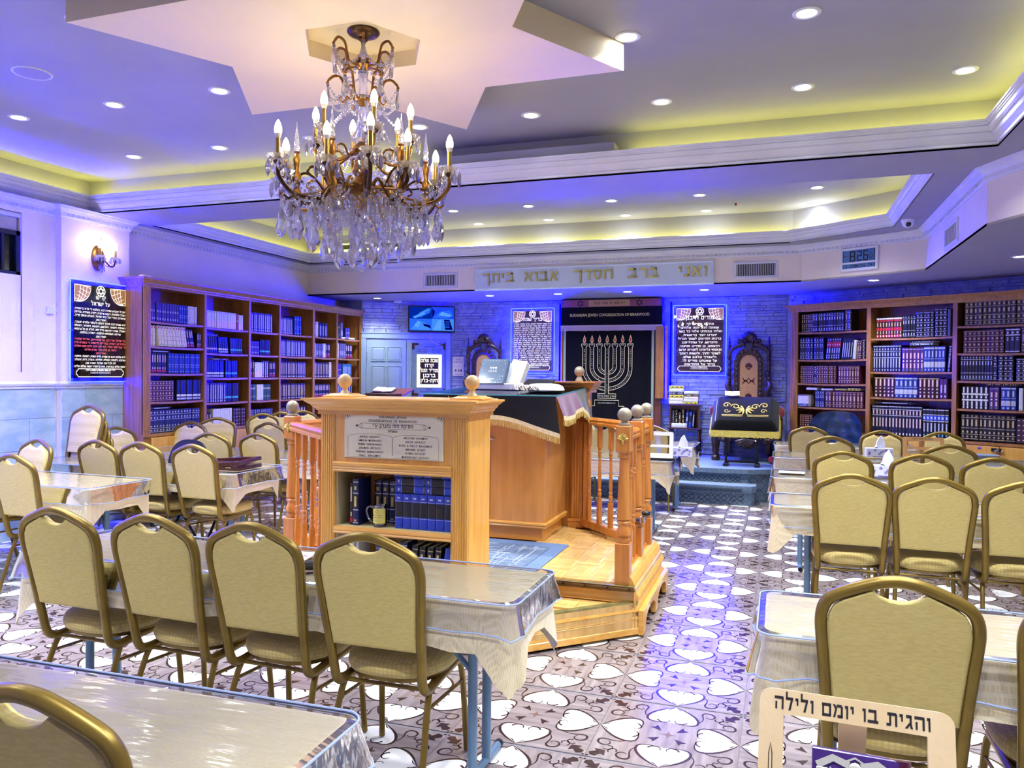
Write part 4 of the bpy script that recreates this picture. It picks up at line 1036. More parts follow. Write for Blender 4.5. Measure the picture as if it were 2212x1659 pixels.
def fringe(fp, n, h1, h2, rnd):
    """braid band and hanging threads below the hem curve fp(k)"""
    q = MB(); t = MB()
    P = [Vector(fp(k)) for k in range(n + 1)]
    for k in range(n):
        a, c = P[k], P[k + 1]; d = Vector((0, 0, -1))
        q.add([a + Vector((0, 0, .004)), c + Vector((0, 0, .004)), c + d * h1, a + d * h1], [(3, 2, 1, 0)])
        m_ = max(2, int((c - a).length / .0065))
        for i in range(m_):
            p = a.lerp(c, (i + .5) / m_); o = (c - a).normalized().cross(d) * rnd.uniform(-.004, .004); w_ = (c - a).normalized() * .0024
            L = h2 * rnd.uniform(.85, 1.05); s0 = p + d * h1 * .9; s1 = p + d * (h1 + L) + o + (c - a).normalized() * rnd.uniform(-.004, .004)
            nn = (c - a).normalized().cross(d) * .0022
            t.add([s0 - w_, s0 + nn, s0 + w_, s1 - w_, s1 + nn, s1 + w_], [(0, 3, 4, 1), (1, 4, 5, 2), (2, 5, 3, 0), (3, 5, 4)])
    return q, t
rnd = random.Random(5)
off_ = lambda p: (p[0], p[1] - .002, p[2])
q, t = fringe(lambda k: off_(front_pt(k, 1.0)), NU, .028, .045, rnd)
q.obj('braid', frgb, cv); t.obj('fringe', frg, cv, kind='stuff')
b = MB(); b2 = MB()
def side_pt(k, r_, NK=16):
    v = k / NK; y = D2 * v; d = (.135 + .02 * math.sin(v * 8)) * r_
    return (W2 + .006 + .05 * r_ + .010 * r_ * math.sin(v * 26), y, .012 - d)
n = 17
for r0, (ka, kb) in ((0, (0, 9)), (1, (9, 16))):
    bb = b if r0 == 0 else b2
    dd = (lambda k, r_: side_pt(k, r_)) if r0 == 0 else (lambda k, r_: (side_pt(k, r_)[0], side_pt(k, r_)[1], .012 - (.013 - side_pt(k, r_)[2]) * (1 + 1.0 * max(0, (k - 10) / 6) ** 1.2)))
    V = [dd(k, r_) for r_ in rows for k in range(ka, kb + 1)]; m_ = kb - ka + 1
    bb.add(V, [(j * m_ + k + m_, j * m_ + k + m_ + 1, j * m_ + k + 1, j * m_ + k) for j in range(4) for k in range(m_ - 1)], 0, None, True)
    q, t = fringe(lambda k: (dd(k + ka, 1.0)[0] + .002, dd(k + ka, 1.0)[1], dd(k + ka, 1.0)[2]), kb - ka, .026, .042, rnd)
    q.obj('braid', frgb, cv); t.obj('fringe', frg, cv, kind='stuff')
b.obj('side_fall', velp, cv); b2.obj('corner_fall', vel, cv)
b = MB()
for pts in ([(-.30, .002), (-.30, -.045), (-.23, -.045), (-.23, .002)], [(.005, -.012), (.005, -.055), (.035, -.055), (.035, -.085), (-.06, -.085)], [(-.14, .004), (-.14, -.020)], [(-.02, .004), (-.02, -.012), (.005, -.012)]):
    b.tube([(x, -.016 + z * .15, z + .004) for x, z in pts], .0028, 6)
b.obj('gold_cord', frg, cv)
gl = MB().box(-.505, .503, -.008, .915, .0135, .0215, 0, None, .002).obj('glass_sheet', clear('table_glass', (.80, .95, .95), .06, .02), None, tilt(), rot=(TL, 0, 0), label='clear glass sheet with a blue green edge lying on the velvet cover', cat='glass')
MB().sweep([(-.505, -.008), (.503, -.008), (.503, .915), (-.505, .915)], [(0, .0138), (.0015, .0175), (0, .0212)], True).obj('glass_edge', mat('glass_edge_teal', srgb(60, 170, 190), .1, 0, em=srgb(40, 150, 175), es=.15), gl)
# ornate prayer book leaning on a white stand, a second pale volume beside it
TT = lambda x, y: 1.396 + (y - 5.25) * math.tan(TL)
st = thing('white_book_stand', 'white book stand on the glass top holding the large prayer books', 'stand', (-2.02, 5.78, TT(0, 5.78) + .0), rot=(TL, 0, R(-6)))
MB().box(-.28, .13, -.07, .02, 0, .05, 0, None, .005).obj('ledge', M_['white'], st); MB().box(-.27, .12, .02, .15, 0, .03, 0, None, .004).obj('base', M_['white'], st)
MB().box(-.25, .10, -.01, .004, 0, .20, 0, XF((0, .06, .02), 0, R(-28)), .003).obj('rest', M_['white'], st)
navy = mat('slate_blue_leather', srgb(56, 84, 112), .35, 0, srgb(44, 68, 96), 6, bump=.1, bs=80, coat=.2)
bk = thing('ornate_prayer_book', 'large slate blue prayer book with a silver oval emblem leaning on stand', 'book', (-2.14, 5.715, 1.463), rot=(R(-27), 0, R(-7)))
MB().box(-.115, .115, -.004, .0, 0, .215, 0, None, .001).obj('front_cover', navy, bk)
MB().box(-.11, .112, 0, .038, .004, .211).obj('pages', M_['paper'], bk)
MB().box(-.115, .115, .038, .042, 0, .215, 0, None, .001).obj('back_cover', navy, bk)
MB().box(.112, .117, -.003, .041, 0, .215, 0, None, .002).obj('spine', navy, bk)
b = MB(); T = XF((0, -.0045, .125)) @ UP
for rr, w_ in ((.078, .003), (.058, .0022)):
    pts = [((rr + .004 * math.cos(8 * a)) * 1.0 * math.cos(a), (rr + .004 * math.cos(8 * a)) * .72 * math.sin(a)) for a in [2 * PI * k / 40 for k in range(41)]]
    line(pts, w_)
b.text('סידור', .030, (0, .0, 0), T, 0, 'CENTER', .0004, .01); b.text('תפילת ישראל', .013, (0, -.022, 0), T, 0, 'CENTER', .0004, .01); b.text('נוסח ספרד', .011, (0, -.088, 0), T, 0, 'CENTER', .0004)
for i in range(9):
    for j in range(8):
        x, y = -.096 + .024 * i + (.012 if j % 2 else 0), -.115 + .027 * j
        if (x / .085) ** 2 + (y / .066) ** 2 > 1.25 and abs(x) < .105 and not (y < -.075 and abs(x) < .045): b.add([(x - .003, y, .0004), (x, y - .004, .0004), (x + .003, y, .0004), (x, y + .004, .0004)], [(0, 1, 2, 3)], 0, T)
b.obj('cover_ornament', mat('silver_foil', srgb(206, 206, 190), .3, .5), bk)
bk = thing('pale_prayer_book', 'pale grey book with a lattice cover leaning right of the ornate one', 'book', (-1.965, 5.755, 1.463), rot=(R(-24), R(9), R(-12)))
pg = mat('pale_grey_cover', srgb(206, 210, 220), .4, 0, srgb(190, 194, 206), 20)
MB().box(-.075, .06, -.004, 0, 0, .20, 0, None, .001).obj('front_cover', pg, bk); MB().box(-.072, .056, 0, .05, .003, .196).obj('pages', M_['paper'], bk); MB().box(-.075, .06, .05, .054, 0, .2, 0, None, .001).obj('back_cover', pg, bk)
b = MB(); T = XF((0, -.0045, .10)) @ UP
for k in range(-3, 5): line([(-.07 + .0 , .03 + .02 * k), (.055, .03 + .02 * k + .06)], .0012); line([(-.07, .09 + .02 * k), (.055, .09 + .02 * k - .06)], .0012)
b.obj('lattice', mat('grey_print', srgb(130, 136, 150), .5), bk)
pw = thing('white_pillow', 'white cloth pillow with a fringed tassel heap on the glass top', 'pillow', (-1.66, 5.60, TT(0, 5.60) + .004), R(-8))
V = []
prf = [(1.0, 0.0), (.98, .25), (.9, .6), (.7, .9), (.35, 1.0)]
lp = []
for k_, z in [(.8, .01), (1, .10)] + [(k_, .12 + .88 * z) for k_, z in prf[1:]]:
    lp.append([((.15 * math.copysign(abs(math.cos(a)) ** .75, math.cos(a))) * k_, (.10 * math.copysign(abs(math.sin(a)) ** .75, math.sin(a))) * k_, .055 * z) for a in [2 * PI * q / 28 for q in range(28)]])
MB().rings(lp).obj('cushion', mat('white_cotton', srgb(226, 228, 236), .9, 0, srgb(212, 216, 228), 9, bump=.3, bs=20), pw)
b = MB(); rnd = random.Random(9)
for k in range(46):
    x, y = rnd.uniform(-.20, -.02), rnd.uniform(-.13, -.02); a = rnd.uniform(0, 6.3)
    b.tube([(x, y, .012 + rnd.random() * .03), (x + .025 * math.cos(a), y + .025 * math.sin(a), .02 + rnd.random() * .025), (x + .045 * math.cos(a + .6), y + .03 * math.sin(a + .6), .006)], .0048, 5)
b.obj('tassels', mat('cream_cord', srgb(224, 216, 204), .9, 0, srgb(206, 194, 184), 30), pw, kind='stuff')
dk = thing('black_book_rest', 'black folding book rest on the glass top behind the pillow', 'book rest', (-1.86, 6.0, TT(0, 6.0)), R(-14))
MB().box(-.13, .13, -.006, .006, 0, .12, 0, XF((0, 0, .01), 0, R(-62)), .002).obj('panel', M_['black'], dk); MB().box(-.12, .12, .0, .09, 0, .012).obj('base', M_['black'], dk)
# mat on the platform
mt = thing('blue_rug', 'grey blue mat with a line pattern on the platform floor', 'rug', (0, 0, 0))
MB().prism(rrect(.80, 1.02, .02, 3, -1.83, 4.98), ZP + .0005, ZP + .006).obj('border', mat('blue_grey_mat', srgb(96, 120, 156), .9, 0, srgb(84, 108, 146), 40), mt)
MB().prism(rrect(.64, .80, .05, 4, -1.85, 4.96), ZP + .006, ZP + .009).obj('field', mat('slate_carpet_field', srgb(92, 112, 138), .95, 0, srgb(78, 96, 122), 30), mt)
b = MB(); rnd = random.Random(3)
for k in range(70):
    x, y = -1.85 + rnd.uniform(-.30, .30), 4.96 + rnd.uniform(-.38, .38); L = rnd.uniform(.04, .14)
    if k % 2: b.box(max(x - L, -2.15), min(x + L, -1.55), y, y + .006, ZP + .009, ZP + .0105)
    else: b.box(x, x + .006, max(y - L, 4.58), min(y + L, 5.34), ZP + .009, ZP + .0105)
b.obj('rug_lines', mat('pale_rug_line', srgb(166, 180, 198), .9), mt)
# ================================================================ carpeted dais, ark, signs, doors
carpet = mat('slate_carpet', srgb(112, 132, 152), .95, 0, srgb(86, 104, 126), 60, (1, 1, 1), .25, 160)
cline = mat('dark_carpet_line', srgb(24, 30, 48), .95)
ZD = .40
dais = MB()
dp = [(-4.2, 9.94), (-.36, 9.94), (-.10, 10.06), (.06, 10.5), (.09, YB - .03), (-4.6, YB - .03)]
dais.prism(dp, 0, ZD - .03); dais.prism(off(dp, -.03)[:4] + [(.09, YB - .03), (-4.6, YB - .03)], ZD - .055, ZD)
ds = dais.obj('carpeted_platform', carpet, label='grey carpeted platform under the ark and the carved chairs', cat='platform')
sb = MB(); sp_ = rrect(3.2, .36, .06, 4, -1.87, 9.83)
sb.prism([(-3.47, 9.66), (-.30, 9.66), (-.27, 9.70), (-.27, 9.94), (-3.47, 9.94)], 0, .17)
for k, (o_, z0, z1) in enumerate(((-.03, .155, .18), (-.035, .18, .205), (-.028, .205, .222), (-.015, .222, .23))):
    sb.prism([(-3.47, 9.66 + o_), (-.30, 9.66 + o_), (-.255 - o_ * .2, 9.70), (-.255, 9.94), (-3.47, 9.94)], z0, z1)
sb.obj('step', carpet, ds)
# interlaced line pattern of the carpet on the risers
def knots(P, x0, x1, h, w_=.006):
    b_ = MB(); x = x0; k = 0
    while x < x1 - .12:
        s_ = h
        for pts in ([(0, .1), (.25, .1), (.5, .38), (.75, .1), (1.0, .38), (1.25, .1)], [(0, .62), (.2, .9), (.5, .62), (.75, .9), (1.0, .62), (1.3, .9)], [(.25, .5), (.5, .25), (.75, .5), (.5, .75), (.25, .5)], [(.75, .5), (1.0, .75), (1.25, .5), (1.0, .25), (.75, .5)], [(.1, .3), (.3, .5), (.1, .7)]):
            q = [(x + a * s_, c * h) for a, c in pts if x + a * s_ < x1]
            if len(q) > 1:
                V, F = strip2d(q, w_); b_.add([P(v[0], v[1]) for v in V], F)
        x += s_ * 1.3; k += 1
    return b_
knots(lambda x, z: (x, 9.6585, .005 + z), -3.4, -.30, .145).obj('carpet_pattern', cline, ds)
knots(lambda x, z: (x, 9.9385, .22 + z), -3.4, -.37, .12).obj('carpet_pattern', cline, ds)
knots(lambda x, z: (-.36 + x * .908, 9.9375 + x * .419, .05 + z), .0, .28, .30).obj('carpet_pattern', cline, ds)
knots(lambda x, z: (x, 9.622 - (.01 if z < .03 else 0), .158 + z), -3.4, -.32, .05, .005).obj('carpet_pattern', cline, ds)
# ---- ark
AY = 11.38
ark = thing('ark', 'tall ark with black embroidered curtain and valance on the back wall', 'ark', (-2.36, AY, 0))
aw = M_['mahog']
MB().box(-.735, .735, .0, .12, ZD, 2.655).obj('cabinet', wood('ark_wood', srgb(120, 62, 34), srgb(96, 46, 26)), ark)
MB().box(-.75, .75, -.05, .10, 2.52, 2.66, 0, None, .006).obj('head_board', M_['black'], ark)
MB().box(-.735, .735, -.054, -.05, 2.54, 2.645).obj('head_panel', mat('rose_panel', srgb(150, 78, 84), .5, 0, srgb(132, 62, 80), 3), ark)
MB().box(-.33, .28, -.057, -.054, 2.545, 2.64).obj('head_plate', mat('tan_plate', srgb(186, 142, 92), .5), ark)
b = MB(); T = XF((-.025, -.0575, 2.592)) @ UP
b.text('דע לפני מי אתה עומד', .052, (0, -.018, 0), T, 0, 'CENTER', .0004, .012)
def star(b, cx, cz, r_, w_, M, z=.0004):
    for a0 in (90, -90):
        p = [(cx + r_ * math.cos(R(a0 + 120 * k)), cz + r_ * math.sin(R(a0 + 120 * k))) for k in range(3)]
        for k in range(3):
            V, F = strip2d([p[k], p[(k + 1) % 3]], w_); b.add([(v[0], v[1], z + .0002 * (a0 > 0)) for v in V], F, 0, M)
T2_ = XF((0, -.055, 2.592)) @ UP
star(b, -.455, 0, .05, .011, T2_); star(b, .42, 0, .05, .011, T2_)
b.obj('head_lettering', M_['ink'], ark)
def curtain(b, x0, x1, y, z0, z1, amp, n, thick=.02):
    V = []
    N = n * 6
    for j, z in enumerate((z0, (z0 + z1) / 2, z1)):
        for k in range(N + 1):
            u = k / N; V.append((x0 + (x1 - x0) * u, y - amp * (1 + math.sin(u * n * 2 * PI)) * (1.0 - .3 * j / 2), z))
    b.add(V, [(j * (N + 1) + k, j * (N + 1) + k + 1, (j + 1) * (N + 1) + k + 1, (j + 1) * (N + 1) + k) for j in range(2) for k in range(N)], 0, None, True)
    return b
vel2 = mat('ark_black_velvet', srgb(6, 5, 10), .9, 0, sheen=.15, spec=.1)
curtain(MB(), -.755, .755, -.055, 2.262, 2.535, .006, 5).obj('valance', vel2, ark)
b = MB(); rnd = random.Random(2)
for k in range(230):
    x = -.75 + 1.5 * k / 229; b.add([(x - .003, -.068, 2.262), (x + .003, -.068, 2.262), (x + .003, -.066, 2.18 + rnd.uniform(0, .012)), (x - .003, -.066, 2.18 + rnd.uniform(0, .012))], [(0, 1, 2, 3)])
MB().box(-.755, .755, -.072, -.060, 2.245, 2.268).obj('braid', mat('mauve_braid', srgb(186, 168, 176), .8), ark)
b.obj('fringe', mat('mauve_fringe', srgb(176, 156, 170), .8), ark, kind='stuff')
curtain(MB(), -.70, .61, -.02, .42, 2.25, .006, 6).obj('curtain', vel2, ark)
for x in (-.715, .600): MB().box(x, x + .035, -.036, -.032, .5, 2.25).obj('curtain_edge', mat('sage_ribbon', srgb(140, 156, 140), .7), ark)
MB().box(.665, .78, -.07, .06, 1.205, 2.25, 0, None, .004).obj('sliding_door', M_['oak'], ark); MB().box(.80, .825, -.05, .06, 1.20, 2.25).obj('side_board', M_['rail'], ark)
MB().box(-.76, -.735, -.02, .06, 1.2, 2.25).obj('side_board', M_['rail'], ark)
for x in (-.80, .86): MB().box(x - .01, x + .01, .06, .075, 1.3, 2.6).obj('led_strip', M_['blue'], ark)
T = XF((-.02, -.034, 2.41)) @ UP
b = MB(); b.text('BUKHARIAN JEWISH CONGREGATION OF BRIARWOOD', .060, (0, -.012, -.034), T, 0, 'CENTER', .0645, .012, fit=-1.18, res=2)
b.obj('valance_lettering', mat('gold_thread', srgb(214, 196, 132), .5, .2), ark)
# seven branched lamp outlined on the curtain
b = MB(); T = XF((-.05, -.0375, 0)) @ UP
gz = 1.995
def ol(pts, w_=.009): line(pts, w_, T, 0)
SP = .1145; bw = .026
for i in range(-3, 4):
    x = i * SP
    ol([(x - .042, gz), (x + .042, gz), (x + .042, gz - .03), (x + bw, gz - .055)]); ol([(x - .042, gz), (x - .042, gz - .03), (x - bw, gz - .055)])
for i in (1, 2, 3):
    zc = (1.665, 1.655, 1.635)[i - 1]
    for sx in (-1, 1):
        for q in (-1, 1):
            rx = i * SP + q * bw; x_end = bw; rz_ = rx * .88
            arc = [(sx * rx, gz - .055)] + [(sx * rx * math.cos(R(a)), zc - rz_ * math.sin(R(a))) for a in range(0, 91, 6) if rx * math.cos(R(a)) > bw]
            arc.append((sx * bw, arc[-1][1] - .004)); ol(arc, .008)
ol([(-bw, gz - .055), (-bw, 1.26)]); ol([(bw, gz - .055), (bw, 1.26)])
ol([(-bw, 1.26), (-.135, 1.26), (-.135, 1.195), (.135, 1.195), (.135, 1.26), (bw, 1.26)])
ol([(-.26, 1.08), (-.18, 1.08), (-.18, 1.165), (.18, 1.165), (.18, 1.08), (.26, 1.08)])
b.obj('lamp_outline', mat('cream_thread', srgb(220, 206, 160), .6), ark)
b = MB()
b.text('מארץ תנחם מילה', .036, (0, 1.213, .0004), T, 0, 'CENTER', 0, .008)
for i, s_ in zip(range(-3, 4), ('שיר', 'מזור', 'תמיד', 'נר', 'נגיל', 'צהוב', 'למנצח')): b.text(s_, .026, (i * SP, gz - .026, .0004), T, 0, 'CENTER', 0, .008)
PS = 'אלהים יחננו ויברכנו יאר פניו אתנו סלה לדעת בארץ דרכך בכל גוים ישועתך יודוך עמים אלהים יודוך עמים כלם ישמחו וירננו לאמים'
cc = [c for c in PS if c != ' ']; ci = 0
for k in range(24): b.text(cc[ci % len(cc)], .026, (0, gz - .09 - .029 * k, .0004), T, 0, 'CENTER', 0, .006); ci += 1
for i in (1, 2, 3):
    zc = (1.665, 1.655, 1.635)[i - 1]
    for sx in (-1, 1):
        z = gz - .085
        while z > zc + .02:
            Tl = T @ XF((sx * i * SP, z, .0004), -sx * R(90) if True else 0); b.text(cc[ci % len(cc)], .026, (0, -.009, 0), Tl, 0, 'CENTER', 0, .006); ci += 1; z -= .026
        L = i * SP; n_ = int(L * 1.4 / .026)
        for k in range(n_):
            a = R(6 + 84 * (k + .3) / n_)
            if L * math.cos(a) < bw + .012: continue
            Tl = T @ XF((sx * L * math.cos(a), zc - L * .88 * math.sin(a), .0004), sx * (-PI / 2 + a)); b.text(cc[ci % len(cc)], .024, (0, -.008, 0), Tl, 0, 'CENTER', 0, .006); ci += 1
for i, s_ in enumerate(('IN LOVING MEMORY OF', 'RAFAEL BEN RACHEL AND RIVKA', 'BAT RUTH, MATCHUT BEN MIRIAM')[:1]): b.text(s_, .024, (0, 1.115 - .04 * i, .0004), T, 0, 'CENTER', 0, .008)
b.obj('embroidered_letters', mat('pale_thread', srgb(196, 190, 160), .6), ark)
b = MB(); b2 = MB()
for i in range(-3, 4):
    x = i * SP
    for bb, k_, zz in ((b, 1.0, .0004), (b2, .60, .0010)):
        pts = [(0, .125), (.016, .085), (.024, .045), (.018, .015), (0, .004), (-.018, .015), (-.024, .045), (-.014, .08)]
        pts = [(x + p[0] * k_, gz + .008 + .045 + (p[1] - .045) * k_) for p in pts]
        bb.add([(p[0], p[1], zz) for p in pts], [tuple(range(8))[::-1]], 0, T)
b.obj('flame_outline', mat('gold_thread_flame', srgb(216, 190, 120), .5), ark); b2.obj('flame', mat('red_thread', srgb(176, 56, 40), .6), ark)
# ---- edge lit prayer signs
maroon = mat('dark_maroon_print', srgb(112, 18, 44), .25, 0, srgb(90, 14, 50), 2); navyp = mat('dark_navy_print', srgb(40, 8, 60), .25, 0, srgb(66, 10, 40), 2)
lit = mat('lit_lettering', srgb(240, 236, 222), .5, em=srgb(255, 246, 224), es=.32); litred = mat('lit_red_lettering', srgb(226, 110, 110), .5, em=srgb(250, 100, 100), es=.25)
ornm = mat('tan_stained_print', srgb(186, 140, 80), .4, 0, srgb(160, 112, 60), 8, em=srgb(190, 140, 80), es=.12)
acr = clear('clear_acrylic', (.92, .94, 1.0), .03, .02)
edge = emis('glowing_acrylic_edge', (.25, .45, 1.0), 1.0)
def sign(label, loc, rz, W, H, titles, lines, foot, base, lsz, red=(), tz=.0):
    t = thing('prayer_sign', label, 'sign', loc, rz)
    MB().box(-W / 2, W / 2, -.046, -.040, 0, H).obj('acrylic_sheet', acr, t)
    e = MB(); o_ = .002
    for (a, c, d, f) in ((-W / 2, W / 2, -.004, 0), (-W / 2, W / 2, H, H + .004), (-W / 2 - .004, -W / 2, 0, H), (W / 2, W / 2 + .004, 0, H)): e.box(a, c, -.046, -.040, d, f)
    e.obj('lit_edge', edge, t)
    m_ = .045 * W
    MB().box(-W / 2 + m_, W / 2 - m_, -.0395, -.036, m_, H - m_).obj('print', base, t)
    s_ = MB()
    for a, c, d, f in ((-W / 2 + .03, W / 2 - .03, .03, .05), (-W / 2 + .03, W / 2 - .03, H - .05, H - .03), (-W / 2 + .03, -W / 2 + .05, .03, H - .03), (W / 2 - .05, W / 2 - .03, .03, H - .03)): s_.box(a, c, -.030, -.018, d, f)
    s_.obj('led_strip', M_['blue'], t)
    b_ = MB()
    for x in (-W / 2 + .025, W / 2 - .025):
        for z in (.025, H / 2, H - .025): b_.cyl((x, -.052, z), (x, 0, z), .007, n=10)
    b_.obj('standoff', M_['steel'], t)
    T = XF((0, -.0472, 0)) @ UP; b_ = MB(); r_ = MB(); iw = W / 2 - m_ - .01
    # corner ornaments: two quarter fans of leaded lines
    for sx in (-1, 1):
        o2 = MB()
        cx, cz = sx * iw, H - m_ - .012; wd_, hd = iw * .62, H * .165
        fan = [(cx, cz), (cx, cz - hd), (cx - sx * wd_ * .30, cz - hd)] + [(cx - sx * (wd_ * .30 + wd_ * .70 * math.sin(R(a))), cz - hd + hd * .97 * (1 - math.cos(R(a)))) for a in range(15, 91, 15)]
        if sx > 0: fan = fan[::-1]
        tri = tessellate_polygon([[Vector((p[0], p[1], 0)) for p in fan]]); F = []
        for q in tri:
            a, c, d = (Vector(fan[i]) for i in q); F.append(q if (c - a).cross(d - a) > 0 else (q[0], q[2], q[1]))
        o2.add([(p[0], p[1], 0) for p in fan], F, 0, T)
        global b; sv = b; b = b_
        line(fan + [fan[0]], W * .010, T, 0, .0006)
        for k_ in (.35, .55, .75):
            line([(cx - sx * (wd_ * .30 * k_ + wd_ * .7 * k_ * math.sin(R(a))), cz - hd * (1 - .0) + hd * (1 - math.cos(R(a))) * (.97 * k_ + (1 - k_) * .97)) for a in range(0, 91, 15)], W * .008, T, 0, .0006)
        for k_ in range(5):
            a = R(10 + 18 * k_); line([(cx - sx * .02 * k_, cz - hd * .2 * (4 - k_)), (cx - sx * (wd_ * .30 + wd_ * .70 * math.sin(a)) * .98, cz - hd + hd * .97 * (1 - math.cos(a)))], W * .007, T, 0, .0006)
        b = sv
        o2.obj('corner_ornament', ornm, t)
    cz = H - m_ - .055 * H / 1.0
    sv = b; b = b_
    line([(W * .072 * math.cos(2 * PI * k / 24), cz + W * .072 * math.sin(2 * PI * k / 24)) for k in range(25)], W * .014, T, 0, .0008)
    b = sv
    star(b_, 0, cz, W * .058, W * .011, T, .0008)
    z = H - m_ - .105 * H - tz
    for tl, s2 in titles:
        b_.text(tl, s2, (0, z - s2 * .8, .0006), T, 0, 'CENTER', 0, .016, fit=iw * 1.2); z -= s2 * 1.15
    z -= lsz * .25
    for i, (tx, f) in enumerate(lines):
        (r_ if i in red else b_).text(tx, lsz, (0, z - lsz * .85, .0006), T, 0, 'CENTER', 0, .016, fit=-(2 * iw * f) if f > 0 else 2 * iw); z -= lsz * 1.19 if lsz < .05 else lsz * 1.2
    # cartouche with the donors
    zc = m_ + .055 * H; hw, hh = iw * .93, .040 * H
    sv = b; b = b_
    line([(-hw + hh * .6, zc + hh), (hw - hh * .6, zc + hh), (hw - hh * .4, zc + hh * .6), (hw, zc + hh * .3), (hw, zc - hh * .3), (hw - hh * .4, zc - hh * .6), (hw - hh * .6, zc - hh), (-hw + hh * .6, zc - hh), (-hw + hh * .4, zc - hh * .6), (-hw, zc - hh * .3), (-hw, zc + hh * .3), (-hw + hh * .4, zc + hh * .6), (-hw + hh * .6, zc + hh)], W * .010, T, 0, .0006)
    b = sv
    for i, f in enumerate(foot): b_.text(f, .020, (0, zc + hh * .42 - .022 * i, .0008), T, 0, 'CENTER', 0, .012, fit=hw * 1.7)
    b_.obj('lettering', lit, t)
    if r_.f: r_.obj('red_lettering', litred, t)
    return t
sign('edge lit maroon prayer sign on the back wall right of the ark', (-1.096, YB, 1.548), 0, .735, .998, [('מודים דרבנן', .085)],
     [('מודים אנחנו לך,', .6), ('שאתה הוא יהוה אלהינו', .82), ('ואלהי אבותינו אלהי כל בשר,', .96), ('יוצרנו יוצר בראשית,', .74), ('ברכות והודאות לשמך הגדול', .93), ('והקדוש, על שהחייתנו', .76), ('וקימתנו, כן תחיינו ותחננו,', .86), ('ותאסוף גליותינו לחצרות קדשך,', .95), ('לשמור חקיך, ולעשות רצונך,', .90), ('ולעבדך בלבב שלם,', .72), ('על שאנחנו מודים לך,', .76), ('ברוך אל ההודאות.', .68)], ['Dedication of Mizrahi family', 'in memory of beloved parents'], maroon, .044)
BS = ['בריך שמה דמארי עלמא, בריך כתרך ואתרך,', 'יהא רעותך עם עמך ישראל לעלם, ופורקן', 'ימינך אחזי לעמך בבית מקדשך, לאמטויי', 'לנא מטוב נהורך ולקבל צלותנא ברחמין,', 'יהא רעוא קדמך דתוריך לן חיין בטיבו,', 'ולהוי אנא עבדך פקידא בגו צדיקיא,', 'למרחם עלי ולמנטר יתי וית כל די לי', 'ודי לעמך ישראל, אנת הוא זן לכלא', 'ומפרנס לכלא, אנת הוא שליט על כלא,', 'אנת הוא דשליט על מלכיא ומלכותא', 'דילך היא, אנא עבדא דקודשא בריך הוא,', 'דסגידנא קמה ומן קמי דיקר אוריתה', 'בכל עידן ועידן, לא על אנש רחיצנא,', 'ולא על בר אלהין סמיכנא, אלא באלהא', 'דשמיא דהוא אלהא דקשוט, ואוריתה קשוט,', 'ונביאוהי קשוט, ומסגי למעבד טבון', 'וקשוט, בה אנא רחיץ ולשמה יקירא', 'קדישא אנא אמר תשבחן, יהא רעוא קדמך', 'דתפתח לבי באוריתך, ותיהב לי בנין', 'דכרין דעבדין רעותך, ותשלים משאלין', 'דלבאי ולבא דכל עמך ישראל.']
sign('edge lit maroon prayer sign with dense lettering on the back wall left of the ark', (-3.60, YB, 1.556), 0, .69, .99, [('בריך שמה', .075)], [(s_, 1.0 if i < 18 else .9) for i, s_ in enumerate(BS)], ['Donated by', 'Yakubov and Davydov family'], maroon, .0268, tz=-.005)
KD = [('יתגדל ויתקדש שמיה רבא, בעלמא די ברא כרעותיה,', 1), ('וימליך מלכותיה, ויצמח פרקניה, ויקרב משיחיה, בחייכון', 1), ('וביומיכון ובחיי דכל בית ישראל, בעגלא ובזמן קריב,', 1), ('ואמרו אמן.', .2), ('יהא שמיה רבא מברך לעלם ולעלמי עלמיא יתברך,', 1), ('וישתבח, ויתפאר, ויתרומם, ויתנשא, ויתהדר, ויתעלה', 1), ('ויתהלל, שמיה דקודשא בריך הוא, לעלא מן כל ברכתא', 1), ('שירתא, תשבחתא ונחמתא, דאמירן בעלמא,', .8), ('ואמרו אמן.', .2), ('על ישראל, ועל רבנן, ועל תלמידיהון, ועל כל תלמידי', 1), ('תלמידיהון, דעסקין באוריתא קדישתא, די באתרא הדין', 1), ('ודי בכל אתר ואתר, יהא לנא ולכון ולהון חנא וחסדא', 1), ('ורחמי, מן קדם מארי שמיא וארעא', .62), ('ואמרו אמן.', .2), ('יהא שלמא רבא מן שמיא, חיים ושבע, וישועה, ונחמה,', 1), ('ושיזבא, ורפואה, וגאולה, וסליחה, וכפרה, ורוח, והצלה,', 1), ('לנו ולכל עמו ישראל, ואמרו אמן.', .6), ('עושה שלום במרומיו, הוא ברחמיו יעשה שלום עלינו', 1), ('ועל כל עמו ישראל, ואמרו אמן.', .58)]
sign('edge lit dark blue prayer sign with red middle lines on the left pilaster', (XP, 6.075, 1.43), R(90), .70, .985, [('קדיש', .056), ('על ישראל', .056)], KD, ['Donated by Suleiman Davydov', 'in memory of beloved parents'], navyp, .0278, red=range(9, 14), tz=-.012)
sign('added unseen edge lit sign on the left wall under the window, lighting the ceiling blue', (-6.55, 4.5, 1.40), R(90), .70, .96, [('אשר יצר', .056)], KD[9:], ['Donated by'], navyp, .03)  # unseen sign added so its led strips wash the left ceiling blue
sign('added unseen edge lit sign farther along the left wall, for blue ceiling light', (-6.55, 3.1, 1.43), R(90), .70, .985, [('אשר יצר', .056)], KD[:9], ['Donated by'], navyp, .03)  # another added sign out of view, there for more blue light overhead
